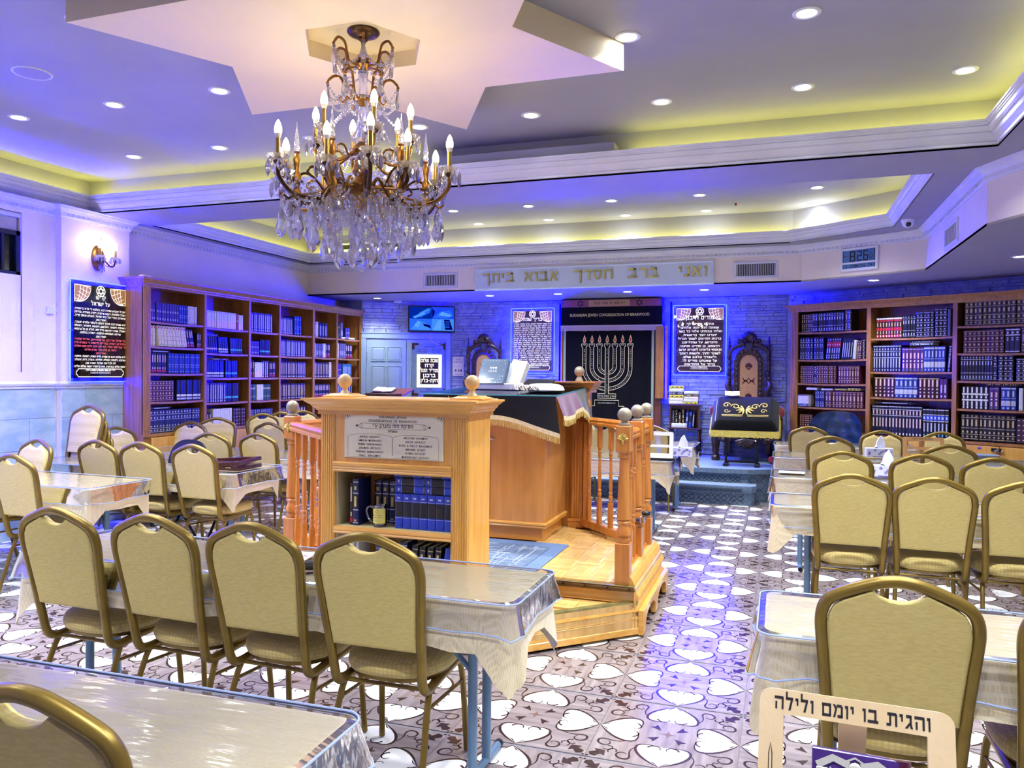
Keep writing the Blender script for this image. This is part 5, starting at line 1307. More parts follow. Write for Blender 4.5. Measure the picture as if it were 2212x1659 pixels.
# ---- double door with its frame, on the slanting wall
TD = XF((BL.x, BL.y, 0), PI + A29)      # local x runs away from the ark, local y points out of the room
rzD = PI + A29
dbl = mat('pale_blue_door_paint', srgb(146, 168, 184), .45, 0, srgb(134, 156, 174), 3)
dr = link('door_1', None, None, (BL.x, BL.y, 0), rzD, kind='structure')
fb = MB(); fb.box(.0, .075, .0, .03, 0, 2.10); fb.box(1.325, 1.40, .0, .03, 0, 2.10); fb.box(-.0, 1.40, .0, .034, 2.075, 2.17, 0, None, .006); fb.box(-.01, 1.41, 0, .044, 2.16, 2.175)
fb.obj('door_frame', dbl, dr)
for k, xa in enumerate((.08, .705)):
    lf = MB().box(xa, xa + .615, .0, .018, .02, 2.07).obj('door_leaf', dbl, dr)
    for (u0, u1) in ((.09, .275), (.34, .525)):
        for (z0, z1) in ((.25, .95), (1.05, 1.63), (1.74, 1.93)):
            MB().box(xa + u0, xa + u1, .012, .026, z0, z1, 0, None, .008).obj('raised_panel', dbl, lf)
            MB().sweep([(xa + u0 - .02, z0 - .02), (xa + u1 + .02, z0 - .02), (xa + u1 + .02, z1 + .02), (xa + u0 - .02, z1 + .02)], [(0, 0), (0, .008), (.008, .010), (.014, 0)], True, 0, XF((0, .018, 0)) @ Matrix(((1, 0, 0, 0), (0, 0, 1, 0), (0, 1, 0, 0), (0, 0, 0, 1)))).obj('panel_moulding', dbl, lf)
    hx = xa + (.0 if k == 0 else .605)
    for z in (1.80, 1.05, .3): MB().box(hx - .004, hx + .012, .016, .036, z - .06, z + .06).obj('hinge', M_['tblue'], lf)
# board with the weekly sign hanging on the right leaf
sg = thing('weekly_sign', 'grey sign board with wooden corners and a glowing cream framed panel on the door', 'sign', (BL.x, BL.y, 0), rzD)
x0, x1 = .10, .60
MB().box(x0, x1, .030, .040, 1.20, 2.005).obj('board', mat('grey_green_board', srgb(118, 142, 146), .4, 0, srgb(106, 130, 138), 5), sg)
b = MB()
for (x, sx) in ((x0, 1), (x1, -1)):
    for (z, sz) in ((1.2, 1), (2.005, -1)):
        b.box(x - .012 * sx, x + .09 * sx, .028, .046, z - .012 * sz, z + .022 * sz); b.box(x - .012 * sx, x + .022 * sx, .028, .046, z - .012 * sz, z + .09 * sz)
b.obj('wooden_corner', M_['mahog'], sg)
MB().sweep([(.145, 1.315), (.535, 1.315), (.535, 1.835), (.145, 1.835)], [(0, .04), (0, .054), (.05, .054), (.05, .04)], True, 0, Matrix(((1, 0, 0, 0), (0, 0, 1, 0), (0, 1, 0, 0), (0, 0, 0, 1)))).obj('lit_frame', emis('cream_lightbox', (1.0, .93, .66), .75), sg)
MB().box(.19, .49, .042, .048, 1.36, 1.79).obj('panel', mat('dark_brown_panel', srgb(34, 14, 22), .4), sg)
TF = Matrix.Translation((.34, .049, 0)) @ Matrix(((-1, 0, 0, 0), (0, 0, 1, 0), (0, 1, 0, 0), (0, 0, 0, 1)))
b = MB()
for i, s_ in enumerate(('שבת שלום', 'קרח', 'מוריד הטל', 'ברכנו', 'חקת-בלק')): b.text(s_, .085, (0, 1.715 - .0795 * i, 0), TF, 0, 'CENTER', .001, .02, fit=.27)
b.obj('lit_lettering', emis('cream_lit_letters', (1.0, .94, .72), .7), sg)
b = MB()
for z, ss, xs in ((1.945, ('הלוח השבועי',), (0,)), (1.90, ('מוריד הטל', 'שבת שלום'), (-.11, .11)), (1.862, ('משיב הרוח', 'יעלה ויבוא'), (-.11, .11)), (1.275, ('פרשת',), (0,)), (1.235, ('שבת מברכין חודש תמוז',), (.02,))):
    for s_, x in zip(ss, xs): b.text(s_, .034, (x, z, -.008), TF, 0, 'CENTER', 0, .012)
b.obj('small_lettering', M_['ink'], sg)
# television above the doors
tv = thing('television', 'black framed television showing blue camera views above the double doors', 'television', (BL.x, BL.y, 0), rzD)
MB().box(-.06, .675, .035, .075, 2.19, 2.60, 0, None, .006).obj('bezel', M_['black'], tv)
scr = MB().box(-.043, .658, .075, .077, 2.212, 2.585).obj('screen', emis('screen_blue', (.01, .05, .75), .45), tv)
TVM = Matrix.Translation((.3075, .0775, 2.3985)) @ Matrix(((-1, 0, 0, 0), (0, 0, 1, 0), (0, 1, 0, 0), (0, 0, 0, 1)))
rnd = random.Random(12); cl_ = [(.02, .14, .95), (.05, .26, .95), (.0, .02, .35), (.10, .36, 1.0), (.0, .0, .12)]
bs_ = [MB() for _ in cl_]
def qd(p, k, z=.0004): bs_[k].add([(x * .35, y * .1865, z) for x, y in p], [tuple(range(len(p)))], 0, TVM)
qd([(-1, 0), (0, 0), (0, 1), (-1, 1)], 2); qd([(-.9, .15), (-.2, .75), (-.02, .95), (-.1, .5), (-.5, .1)], 0, .0006); qd([(-.85, .1), (-.35, .55), (-.28, .45), (-.75, .02)], 3, .0008); qd([(-.6, .45), (-.15, .9), (-.1, .75), (-.45, .4)], 1, .0008)
qd([(.05, .1), (.35, .6), (.8, .75), (.98, .3), (.7, .05)], 0, .0006); qd([(.3, .3), (.45, .62), (.9, .35), (.8, .2)], 3, .0008); qd([(.02, .02), (.14, .6), (.02, .9)], 4, .0009)
qd([(-1, -1), (0, -1), (0, 0), (-1, 0)], 0, .0005); qd([(-.95, -.9), (-.6, -.2), (-.3, -.35), (-.05, -.95)], 1, .0007); qd([(-.8, -.6), (-.62, -.15), (-.5, -.3), (-.6, -.75)], 3, .0009); qd([(-.4, -.4), (-.08, -.55), (-.05, -.8), (-.35, -.6)], 4, .0009)
qd([(0, -1), (1, -1), (1, 0), (0, 0)], 1, .0005); qd([(.55, -.05), (.8, -.05), (.95, -.9), (.6, -.9)], 4, .0008); qd([(.05, -.95), (.3, -.1), (.45, -.1), (.4, -.95)], 3, .0008)
for k in range(5): qd([(.60, -.2 - .12 * k), (.80, -.2 - .12 * k), (.81, -.24 - .12 * k), (.61, -.24 - .12 * k)], 0, .001)
for k, q in enumerate(bs_): q.obj('screen_picture', emis('screen_tone', cl_[k], .36), scr)
MB().tube(bez([(.32, .05, 2.19), (.33, .045, 2.12), (.30, .045, 2.05), (.22, .045, 2.0), (.12, .045, 2.01)], 5), .003, 5).obj('cable', M_['white'], tv)
sm = thing('smoke_detector', 'white flat smoke detector on the low ceiling left of the television', 'detector', (-5.67, 11.0, ZC))
MB().lathe([(.05, -.035), (.062, -.028), (.066, -.010), (.062, 0)], 20).obj('body', M_['white'], sm)
for z, nm, tx in ((1.66, 'paper notice with two small lines of print on the stone wall, above the other', None), (1.50, 'paper notice reading 8:34 on the stone wall, below the other', '8:34')):
    t = thing('paper_notice', nm, 'notice', (-4.83, YB - .012, z), 0, 'paper notices beside the door')
    MB().box(-.095, .095, -.024, -.018, 0, .145 if tx is None else .16).obj('sheet', M_['paper'], t)
    b = MB(); T = XF((0, -.0245, 0)) @ UP
    if tx: b.text(tx, .075, (0, .06, 0), T, 0, 'CENTER', 0, .01); b.box(-.07, .07, .025, .03, 0, .0003, 0, T); b.box(-.082, .082, .145, .147, 0, .0003, 0, T)
    else: b.text('זמן נץ', .030, (0, .09, 0), T, 0, 'CENTER', 0, .008); b.text('קריאת שמע', .030, (0, .05, 0), T, 0, 'CENTER', 0, .008)
    b.obj('print', M_['ink'], t)
# ---- lettered panel on the soffit, grilles, clock
SY_ = 9.98
pn = thing('lettered_panel', 'pale blue framed panel with raised gold Hebrew letters above the ark', 'sign', (-2.375, SY_, 0))
pm = mat('pale_blue_panel', srgb(208, 222, 238), .5, 0, srgb(200, 214, 234), 2)
MB().box(-1.575, 1.575, -.018, 0, 2.675, 2.963).obj('board', pm, pn)
MB().sweep([(-1.585, 2.668), (1.585, 2.668), (1.585, 2.968), (-1.585, 2.968)], [(0, 0), (0, .026), (.010, .030), (.022, .022), (.026, .016)], True, 0, Matrix(((1, 0, 0, 0), (0, 0, -1, 0), (0, 1, 0, 0), (0, 0, 0, 1)))).obj('frame', pm, pn)
T = XF((0, -.0185, 2.775)) @ UP
glm = [mat('gold_letter_face', srgb(196, 188, 112), .3, .6), mat('teal_letter_side', srgb(70, 110, 90), .5)]
def raised(word, size, cx, d=.016):
    """every raised letter is a part of its own"""
    ws = [HEB[c][0] for c in word[::-1]]; tot = sum(ws) + .075 * (len(ws) - 1); x = -tot / 2
    for c, w_ in zip(word[::-1], ws):
        q = MB()
        for p in HEB[c][1]:
            if sum(p[i][0] * p[(i + 1) % len(p)][1] - p[(i + 1) % len(p)][0] * p[i][1] for i in range(len(p))) < 0: p = p[::-1]
            q.prism([((x + u) * size * 1.12 + cx, v * size) for u, v in p], 0, d, 1, T, None, 0)
        q.obj('raised_letter', glm, pn); x += w_ + .075
for wd_, x in (('ואני', 1.33), ('ברב', .71), ('חסדך', .065), ('אבוא', -.64), ('ביתך', -1.245)): raised(wd_, .205, x)
def grille(name, label, loc, rz, W, H, n, horiz=False, fin=None, rot=None):
    t = thing(name, label, 'vent', loc, rz, rot=rot)
    MB().sweep([(-W / 2, 0), (W / 2, 0), (W / 2, H), (-W / 2, H)], [(0, 0), (0, .008), (.012, .014), (.034, .012), (.036, .0)], True, 0, Matrix(((1, 0, 0, 0), (0, 0, -1, 0), (0, 1, 0, 0), (0, 0, 0, 1)))).obj('frame', M_['mould'], t)
    MB().box(-W / 2 + .03, W / 2 - .03, -.002, 0, .03, H - .03).obj('backing', M_['black'], t)
    for k in range(n):
        if horiz:
            z = .036 + (H - .072) * (k + .5) / n; MB().box(-W / 2 + .034, W / 2 - .034, -.006, .006, -.0012, .0012, 0, XF((0, -.008, z), 0, R(35))).obj('slat', fin or M_['mould'], t)
        else:
            x = -W / 2 + .036 + (W - .072) * (k + .5) / n; MB().box(-.0045, .0045, -.0012, .0012, .034, H - .034, 0, XF((x, -.008, 0), R(40))).obj('slat', fin or M_['mould'], t)
    return t
grille('air_grille', 'white air grille on the soffit left of the lettered panel', (-4.48, SY_, 2.725), 0, .52, .215, 18)
grille('air_grille', 'white air grille on the soffit right of the lettered panel', (-.295, SY_, 2.725), 0, .52, .215, 22)
grille('air_grille', 'pale grille seen edge on at the right soffit\'s side face', (1.44, 7.92, 2.715), R(-90), .56, .215, 8)
grille('air_grille', 'long black slatted grille in the far tray\'s left cove behind the chandelier', (-5.55, 9.83, 3.265), 0, 1.25, .13, 5, True, M_['black'])
grille('ceiling_grille', 'dark ceiling grille between the far tray and the soffit, below the chandelier', (-5.55, 9.94, ZM), 0, 1.05, .14, 4, True, M_['black'], rot=(R(90), 0, 0))
ck = thing('wall_clock', 'white framed digital wall clock on the slanted soffit face', 'clock', (.835, 9.615, 0), -A31)
MB().box(-.215, .215, -.03, 0, 2.735, 3.0, 0, None, .006).obj('case', M_['white'], ck)
lcd = mat('lcd_blue_grey', srgb(84, 130, 176), .2, 0, srgb(74, 118, 168), 3)
MB().box(-.185, .185, -.032, -.03, 2.835, 2.97).obj('display', lcd, ck); MB().box(-.185, .185, -.032, -.03, 2.765, 2.815).obj('display', lcd, ck)
b = MB(); T = XF((0, -.0325, 0)) @ UP
SEG = {'8': 'abcdefg', '2': 'abged', '6': 'afgedc', '1': 'bc', '-': 'g'}
def digit(ch, x, z, w_, h, t):
    q = {'a': (0, h, w_, h), 'd': (0, 0, w_, 0), 'g': (0, h / 2, w_, h / 2), 'b': (w_, h / 2, w_, h), 'c': (w_, 0, w_, h / 2), 'f': (0, h / 2, 0, h), 'e': (0, 0, 0, h / 2)}
    for s_ in SEG[ch]:
        a = q[s_]; b.box(x + min(a[0], a[2]) - t / 2, x + max(a[0], a[2]) + t / 2, z + min(a[1], a[3]) - t / 2, z + max(a[1], a[3]) + t / 2, 0, .0006, 0, T)
digit('8', -.095, 2.850, .048, .10, .016); digit('2', -.012, 2.850, .042, .10, .015); digit('6', .058, 2.850, .042, .10, .015)
digit('1', .115, 2.855, .010, .045, .006); digit('2', .142, 2.855, .018, .045, .006); digit('-', -.165, 2.855, .022, .10, .010)
for z in (2.88, 2.92): b.box(-.033, -.027, z - .004, z + .004, 0, .0006, 0, T)
b.text('AM', .018, (.135, 2.915, .0003), T, 0, 'CENTER', 0, .01)
b.text('6  15MON  74', .052, (0, 2.772, .0003), T, 0, 'CENTER', 0, .012, fit=.34)
for x in (-.185, .176): b.box(x, x + .009, 2.835, 2.97, 0, .0005, 0, T); b.box(x, x + .009, 2.765, 2.815, 0, .0005, 0, T)
b.obj('digits', M_['ink'], ck)
dm = thing('dome_camera', 'white dome camera under the ceiling by the right crown moulding', 'camera', (1.18, 8.62, ZM))
b = MB(); b.lathe([(.02, -.075), (.045, -.06), (.055, -.035), (.06, -.012), (.062, 0)], 20); b.obj('housing', M_['white'], dm); MB().sphere((0, -.03, -.045), .03, 12, 8).obj('lens', M_['black'], dm)
sk = thing('ceiling_speaker', 'round flush speaker in the large tray at the left', 'speaker', (-4.6, 3.8, ZU))
MB().lathe([(.105, -.004), (.112, -.007), (.118, -.004), (.12, 0)], 28, caps=False).obj('rim', M_['mould'], sk); MB().lathe([(.004, -.004), (.105, -.004), (.105, 0)], 28).obj('grille', mat('speaker_mesh', srgb(150, 146, 160), .6, 0, srgb(130, 126, 142), 200), sk)
rd = thing('red_tag', 'tiny red tag hanging from the far tray', 'tag', (-.50, 9.25, 3.5)); MB().box(-.012, .012, -.004, .004, -.025, 0, 0, None, .002).obj('tab', mat('red_tab', srgb(150, 20, 24), .5), rd)
sw = thing('wall_thermostat', 'small white square box on the left wall', 'switch', (-6.55, 5.59, 2.07), R(90)); MB().box(-.035, .035, -.02, 0, 0, .075, 0, None, .005).obj('cover', M_['white'], sw)
sw = thing('wall_sticker', 'tiny tilted white sticker left of the white box on the wall', 'sticker', (-6.55, 5.48, 2.09), R(90)); MB().box(-.014, .014, -.002, 0, -.014, .014, 0, XF((0, 0, 0), 0, 0, R(35))).obj('label', M_['paper'], sw)
b = thing('white_adapter', 'small white box on top of the left bookcase\'s near corner', 'adapter', (-6.22, 6.42, 2.507)); MB().box(-.05, .02, -.03, .09, 0, .022, 0, None, .004).obj('case', M_['white'], b)
# ================================================================ bookcases and books
_bc = {}
def cl(*c): return srgb(*c)
def plain(name, c, rough=.4): 
    if name not in M_: M_[name] = mat(name, c, rough, 0, tuple(x * .8 for x in c[:3]) + (1,), 40, coat=.15)
    return M_[name]
for n_, c in dict(cv_black=(20, 18, 26), cv_navy=(24, 30, 84), cv_dnavy=(18, 20, 52), cv_maroon=(74, 20, 40), cv_dmaroon=(50, 14, 30), cv_purple=(82, 40, 110), cv_brown=(62, 38, 40), cv_dbrown=(40, 22, 22), cv_blue=(34, 58, 150), cv_royal=(30, 60, 190), cv_white=(226, 226, 226), cv_cream=(226, 216, 176), cv_pink=(236, 196, 214), cv_red=(150, 30, 40), cv_green=(36, 80, 56), cv_grey=(96, 92, 110), cv_yellow=(206, 190, 70), cv_teal=(50, 110, 130), cv_violet=(60, 44, 130), cv_tan=(150, 120, 84)).items():
    plain(n_, srgb(*c))
plain('bk_gold', srgb(200, 180, 120), .35); plain('bk_silver', srgb(190, 194, 214), .35); plain('bk_white', srgb(236, 236, 240), .5); plain('bk_red', srgb(186, 30, 50), .45); plain('bk_blue', srgb(60, 90, 220), .45); plain('bk_cyan', srgb(80, 190, 220), .45); plain('bk_green', srgb(70, 170, 110), .45); plain('bk_peach', srgb(226, 196, 176), .45)
BK = dict(g='bk_gold', s='bk_silver', w='bk_white', r='bk_red', b='bk_blue', c='bk_cyan', e='bk_green', p='bk_peach', k='cv_black', m='cv_maroon')
STY = {
 'black_silver': ('cv_black', [(.06, .08, 'S'), (.10, .20, 's'), (.30, .32, 'S'), (.40, .52, '-'), (.62, .78, 's'), (.84, .86, 'S'), (.90, .95, 's')]),
 'black_gold': ('cv_black', [(.05, .07, 'G'), (.12, .17, 'g'), (.22, .24, 'G'), (.28, .36, 'g'), (.46, .48, 'G'), (.55, .80, 'g'), (.86, .88, 'G'), (.92, .95, 'g')]),
 'navy_silver': ('cv_navy', [(.05, .07, 'S'), (.10, .15, 's'), (.20, .22, 'S'), (.27, .33, 's'), (.56, .58, 'S'), (.62, .70, 's'), (.78, .80, 'S'), (.85, .92, 's')]),
 'navy_red': ('cv_navy', [(.05, .12, 's'), (.16, .22, 's'), (.30, .52, 's'), (.58, .84, 'R'), (.66, .72, 's'), (.90, .96, 's')]),
 'navy_plain': ('cv_dnavy', [(.10, .80, 's1'), ]),
 'navy_tall': ('cv_navy', [(.04, .10, 's'), (.16, .50, 's1'), (.52, .54, 'S'), (.60, .72, 's'), (.76, .78, 'S'), (.82, .88, 's'), (.95, .97, 'S')]),
 'maroon_gold': ('cv_maroon', [(.05, .07, 'G'), (.12, .18, 'g'), (.25, .27, 'G'), (.34, .42, 'g'), (.50, .52, 'G'), (.60, .68, 'g'), (.76, .78, 'G'), (.84, .90, 'g'), (.95, .97, 'G')]),
 'maroon_red': ('cv_dmaroon', [(.04, .16, 'R'), (.06, .14, 'w'), (.36, .50, 'R'), (.20, .34, 'g1'), (.55, .74, 'g'), (.80, .88, 'R'), (.90, .97, 'W')]),
 'purple_gilt': ('cv_maroon', [(.06, .12, 'g'), (.18, .2, 'G'), (.26, .34, 'g'), (.42, .72, 'g1'), (.80, .86, 'g'), (.92, .94, 'G')]),
 'brown_gold': ('cv_dbrown', [(.04, .06, 'G'), (.10, .15, 'g'), (.20, .22, 'G'), (.28, .38, 'g'), (.42, .44, 'G'), (.54, .70, 'g'), (.78, .80, 'G'), (.84, .93, 'g'), (.96, .98, 'G')]),
 'purple_brown': ('cv_purple', [(.05, .10, 'e'), (.15, .35, 'p'), (.42, .48, 'w'), (.55, .78, 'p'), (.92, .94, 'S')]),
 'black_big': ('cv_black', [(.03, .05, 'S'), (.08, .13, 's'), (.18, .20, 'S'), (.25, .29, 's'), (.35, .37, 'S'), (.44, .50, 's'), (.56, .58, 'S'), (.63, .70, 's'), (.76, .78, 'S'), (.83, .88, 's'), (.95, .97, 'S')]),
 'navy_o': ('cv_blue', [(.12, .20, 's'), (.40, .66, 's1'), (.80, .88, 's')]),
 'maroon_oval': ('cv_dmaroon', [(.04, .16, 'p'), (.25, .32, 'p'), (.42, .48, 'p'), (.56, .90, 'p'), (.93, .97, 'G')]),
 'blue_panel': ('cv_blue', [(.05, .12, 's'), (.18, .40, 'S'), (.50, .52, 'S'), (.58, .82, 's'), (.90, .96, 'S')]),
 'violet_plain': ('cv_purple', [(.08, .16, 'w'), (.3, .7, 's1')]),
 'set_band': ('cv_dnavy', [(.02, .09, 'w'), (.28, .58, 'p1'), (.66, .675, 'W'), (.70, .84, 'p'), (.86, .875, 'W'), (.955, .97, 'W')]),
 'set_blue': ('cv_black', [(.05, .12, 'c'), (.2, .5, 's1'), (.56, .58, 'W'), (.60, .76, 'B'), (.64, .72, 'w'), (.78, .80, 'W'), (.95, .97, 'W')]),
 'ornate_white': ('cv_dnavy', [(.02, .12, 'w'), (.14, .34, 'w1'), (.36, .44, 'W'), (.48, .60, 'w'), (.62, .70, 'W'), (.72, .97, 'w1')]),
 'navy_white': ('cv_dnavy', [(.03, .07, 'W'), (.50, .54, 'w'), (.58, .62, 'w'), (.70, .74, 'W'), (.78, .86, 'w'), (.92, .96, 'W')]),
 'white_plain': ('cv_white', [(.05, .08, 'k')]), 'white_pink': ('cv_white', [(.02, .45, 'P'), (.92, .95, 'k1')]), 'red_book': ('cv_red', [(.52, .56, 'W')]),
 'binder': ('cv_cream', [(.06, .10, 'e'), (.30, .31, 'K'), (.5, .51, 'K'), (.86, .94, 'r')]),
 'navy_tag': ('cv_dnavy', [(.05, .14, 'S'), (.20, .30, 'W')]), 'navy_tagc': ('cv_dnavy', [(.20, .30, 'C')]), 'navy_tage': ('cv_dnavy', [(.20, .30, 'E')]), 'navy_tagp': ('cv_dnavy', [(.20, .30, 'P2')]),
 'blue_rows': ('cv_blue', [(.06, .10, 's'), (.30, .34, 's'), (.42, .44, 'S'), (.80, .84, 's')]), 'mixed_blue': ('cv_violet', [(.1, .2, 's'), (.5, .6, 's')]), 'green_plain': ('cv_green', [(.2, .3, 'g'), (.7, .8, 'G')]),
 'dark_red': ('cv_black', [(.06, .16, 'R'), (.2, .3, 'p'), (.55, .9, 'p1')]), 'brown_rib': ('cv_dbrown', [(.03, .10, 'w'), (.2, .9, 'g1')]), 'violet_rib': ('cv_violet', [(.03, .10, 'w'), (.15, .9, 's1')]),
 'sky': ('cv_teal', [(.2, .8, 's')]), 'slate': ('cv_grey', [(.2, .5, 's')]), 'grey_plain': ('cv_grey', []), 'maroon_leather': ('cv_brown', [(.1, .14, 'p'), (.3, .34, 'p'), (.5, .54, 'p'), (.7, .74, 'p'), (.9, .94, 'p')]),
 'navy_crown': ('cv_navy', [(.04, .06, 'S'), (.08, .12, 'g'), (.32, .34, 'S'), (.36, .66, 'K'), (.40, .62, 'g1'), (.68, .70, 'S'), (.76, .84, 'g'), (.92, .94, 'S')]),
 'royal': ('cv_royal', [(.30, .31, 'S'), (.34, .76, 'K'), (.78, .79, 'S'), (.85, .90, 's')]), 'yellow': ('cv_yellow', [(.2, .8, 'g')]), 'gold_floral': ('cv_yellow', [(.1, .2, 'k'), (.4, .5, 'k'), (.7, .8, 'k')]),
 'olive_crown': ('cv_black', [(.05, .15, 'g'), (.3, .5, 'g1'), (.6, .62, 'G'), (.72, .82, 'g'), (.9, .92, 'G')]), 'blue_flower': ('cv_royal', [(.1, .25, 's'), (.4, .6, 's')]),
}
UPK = dict(G='bk_gold', S='bk_silver', W='bk_white', R='bk_red', B='bk_blue', C='bk_cyan', E='bk_green', K='cv_black', P='bk_peach', P2='bk_peach')
M_['bk_peach2'] = mat('bk_pale_pink', srgb(236, 206, 220), .5)
def book_geo(B, w_, h, d, sty, M=None, lean=0.0, mats=None):
    """spine at y = 0 facing -y, x 0..w, z 0..h; materials collected in mats"""
    cover, bands = STY[sty]
    if mats is None: mats = []
    def mi(k):
        m_ = M_[k]
        if m_ not in mats: mats.append(m_)
        return mats.index(m_)
    c = mi(cover); pg = mi('paper')
    zs = sorted({0, 1.0} | {z for b_ in bands for z in b_[:2]})
    xs = [(0, .004), (.14, .0012), (.31, 0), (.69, 0), (.86, .0012), (1, .004)]
    V = []; F = []; mm = []
    for z in zs:
        for u, y in xs: V.append((u * w_, y, z * h))
    for j in range(len(zs) - 1):
        zm = (zs[j] + zs[j + 1]) / 2; ov = None
        kk = [b_ for b_ in bands if b_[0] <= zm <= b_[1]]
        for q in range(5):
            k = c
            for b_ in kk:
                t = b_[2]
                if t[0].isupper(): k = mi('bk_peach2' if t == 'P' else UPK[t])
                elif t == '-': pass
                elif len(t) > 1: k = mi(BK[t[0]]) if q == 2 else k
                else: k = mi(BK[t]) if q == 2 else k
            F.append((j * 6 + q, j * 6 + q + 1, (j + 1) * 6 + q + 1, (j + 1) * 6 + q)); mm.append(k)
    base = len(B.v)
    Ml = M if not lean else ((M or Matrix()) @ Matrix.Rotation(lean, 4, 'Y'))
    for f, k in zip(F, mm): pass
    B.add(V, [], 0, Ml)
    for f, k in zip(F, mm): B.f.append([base + i for i in f]); B.m.append(k); B.s.append(False)
    t = min(.003, w_ * .2)
    for (xa, xb) in ((0, t), (w_ - t, w_)): B.box(xa, xb, .004, d, 0, h, c, Ml)
    B.box(t, w_ - t, .004, d - .004, .003, h - .004, pg, Ml)
    return mats
def book_mesh(w_, h, d, sty):
    k = (round(w_, 3), round(h, 3), round(d, 3), sty)
    if k not in _bc:
        B = MB(); ms = book_geo(B, k[0], k[1], k[2], sty); _bc[k] = B.mesh('book', ms)
    return _bc[k]
NB = [0]
ORDW = ['first', 'second', 'third', 'fourth', 'fifth', 'sixth', 'seventh', 'eighth', 'ninth', 'tenth', 'eleventh', 'twelfth', 'thirteenth', 'fourteenth', 'fifteenth', 'sixteenth']
def put_book(T, w_, h, d, sty, label, group, lean=0.0, flat=False):
    """T: matrix of the shelf frame at the book's lower left spine corner"""
    me = book_mesh(w_, h, d, sty)
    o = bpy.data.objects.new('book', me); COL.objects.link(o)
    Mx = T
    if lean: Mx = Mx @ Matrix.Rotation(lean, 4, 'Y')
    if flat: Mx = Mx @ Matrix.Translation((h, 0, 0)) @ Matrix.Rotation(-PI / 2, 4, 'Y')
    o.matrix_world = Mx
    o['label'] = label; o['category'] = 'book'; o['group'] = group; NB[0] += 1
    return o
def bookcase(name, label, loc, rz, divs, L0, L1, top, base, bays, depth, side_blue=False):
    t = thing(name, label, 'bookcase', loc, rz)
    w_ = M_['oak']
    MB().box(L0, L0 + .022, .01, depth, base, top - .06).obj('side_panel', w_, t); MB().box(L1 - .022, L1, .01, depth, base, top - .06).obj('side_panel', w_, t)
    MB().box(L0, L1, depth - .012, depth, base, top - .06).obj('back_panel', M_['oakdark'], t)
    for i, (a, c) in enumerate(divs):
        if i in (0, len(divs) - 1):
            b_ = MB().box(a, c, 0, .022, base, top - .07); flutes(b_, a + .012, c - .012, 0, base + .03, top - .08, 4); b_.obj('fluted_stile', w_, t)
        else:
            MB().box(a, c, 0, .022, base, top - .07, 0, None, .002).obj('stile', w_, t); MB().box((a + c) / 2 - .01, (a + c) / 2 + .01, .02, depth - .01, base, top - .06).obj('divider', w_, t)
    MB().box(L0, L1, 0, depth, top - .085, top - .06).obj('top_panel', w_, t)
    CPR = [(.0, top - .095), (.006, top - .095), (.010, top - .080), (.018, top - .070), (.020, top - .055), (.038, top - .035), (.050, top - .022), (.056, top - .020), (.060, top), (-.02, top)]
    MB().sweep([(L0, depth), (L0, 0), (L1, 0), (L1, depth)][::-1], CPR).obj('cornice', w_, t); MB().box(L0, L1, 0, depth, top - .012, top - .001).obj('top_board', w_, t)
    for i, sh in enumerate(bays):
        a, c = divs[i][1], divs[i + 1][0]
        for z in sh[:-1]:
            sag = .006
            V = []; 
            for k in range(7):
                x = a + (c - a) * k / 6; dz = -sag * math.sin(PI * k / 6)
                V += [(x, .012, z - .022 + dz), (x, .012, z + dz), (x, depth - .012, z + dz), (x, depth - .012, z - .022 + dz)]
            F = []
            for k in range(6):
                for q in range(4): F.append((k * 4 + q, k * 4 + (q + 1) % 4, k * 4 + 4 + (q + 1) % 4, k * 4 + 4 + q)[::-1])
            F += [(0, 1, 2, 3), (24, 27, 26, 25)]
            MB().add(V, F).obj('shelf', w_, t)
    MB().box(L0, L1, -.012, depth, base - .03, base).obj('base_ledge', w_, t); MB().box(L0, L1, .0, depth, .0, base - .03).obj('base_cabinet', w_, t)
    for i in range(len(divs) - 1):
        a, c = divs[i][1], divs[i + 1][0]; mid = (a + c) / 2
        for q, (u, v) in enumerate(((a + .004, mid - .003), (mid + .003, c - .004))):
            dd = MB().box(u, v, -.02, .0, .09, base - .04, 0, None, .003).obj('cabinet_door', M_['pine'], t)
            kx = v - .03 if q == 0 else u + .03
            MB().lathe([(.006, 0), (.006, .012), (.012, .016), (.013, .024), (.006, .028)], 12, (0, 0, 0), 0, XF((kx, -.02, base - .085), 0, R(90))).obj('knob', M_['steel'], dd)
    return t
# ---- left bookcase
LX0, LY0 = -6.20, 6.39
LD_ = [(0, .098), (.904, .942), (1.692, 1.732), (2.309, 2.342), (3.087, 3.137), (3.704, 3.747), (4.40, 4.45)]
LS = [2.045, 1.752, 1.467, 1.178]
LB = [[2.060, 1.800, 1.515, 1.215, .88]] + [LS + [.88]] * 5
lbc = bookcase('oak_bookcase', 'long oak bookcase of six bays along the left wall', (LX0, LY0, 0), R(90), LD_, 0, 4.45, 2.505, .88, LB, .29)
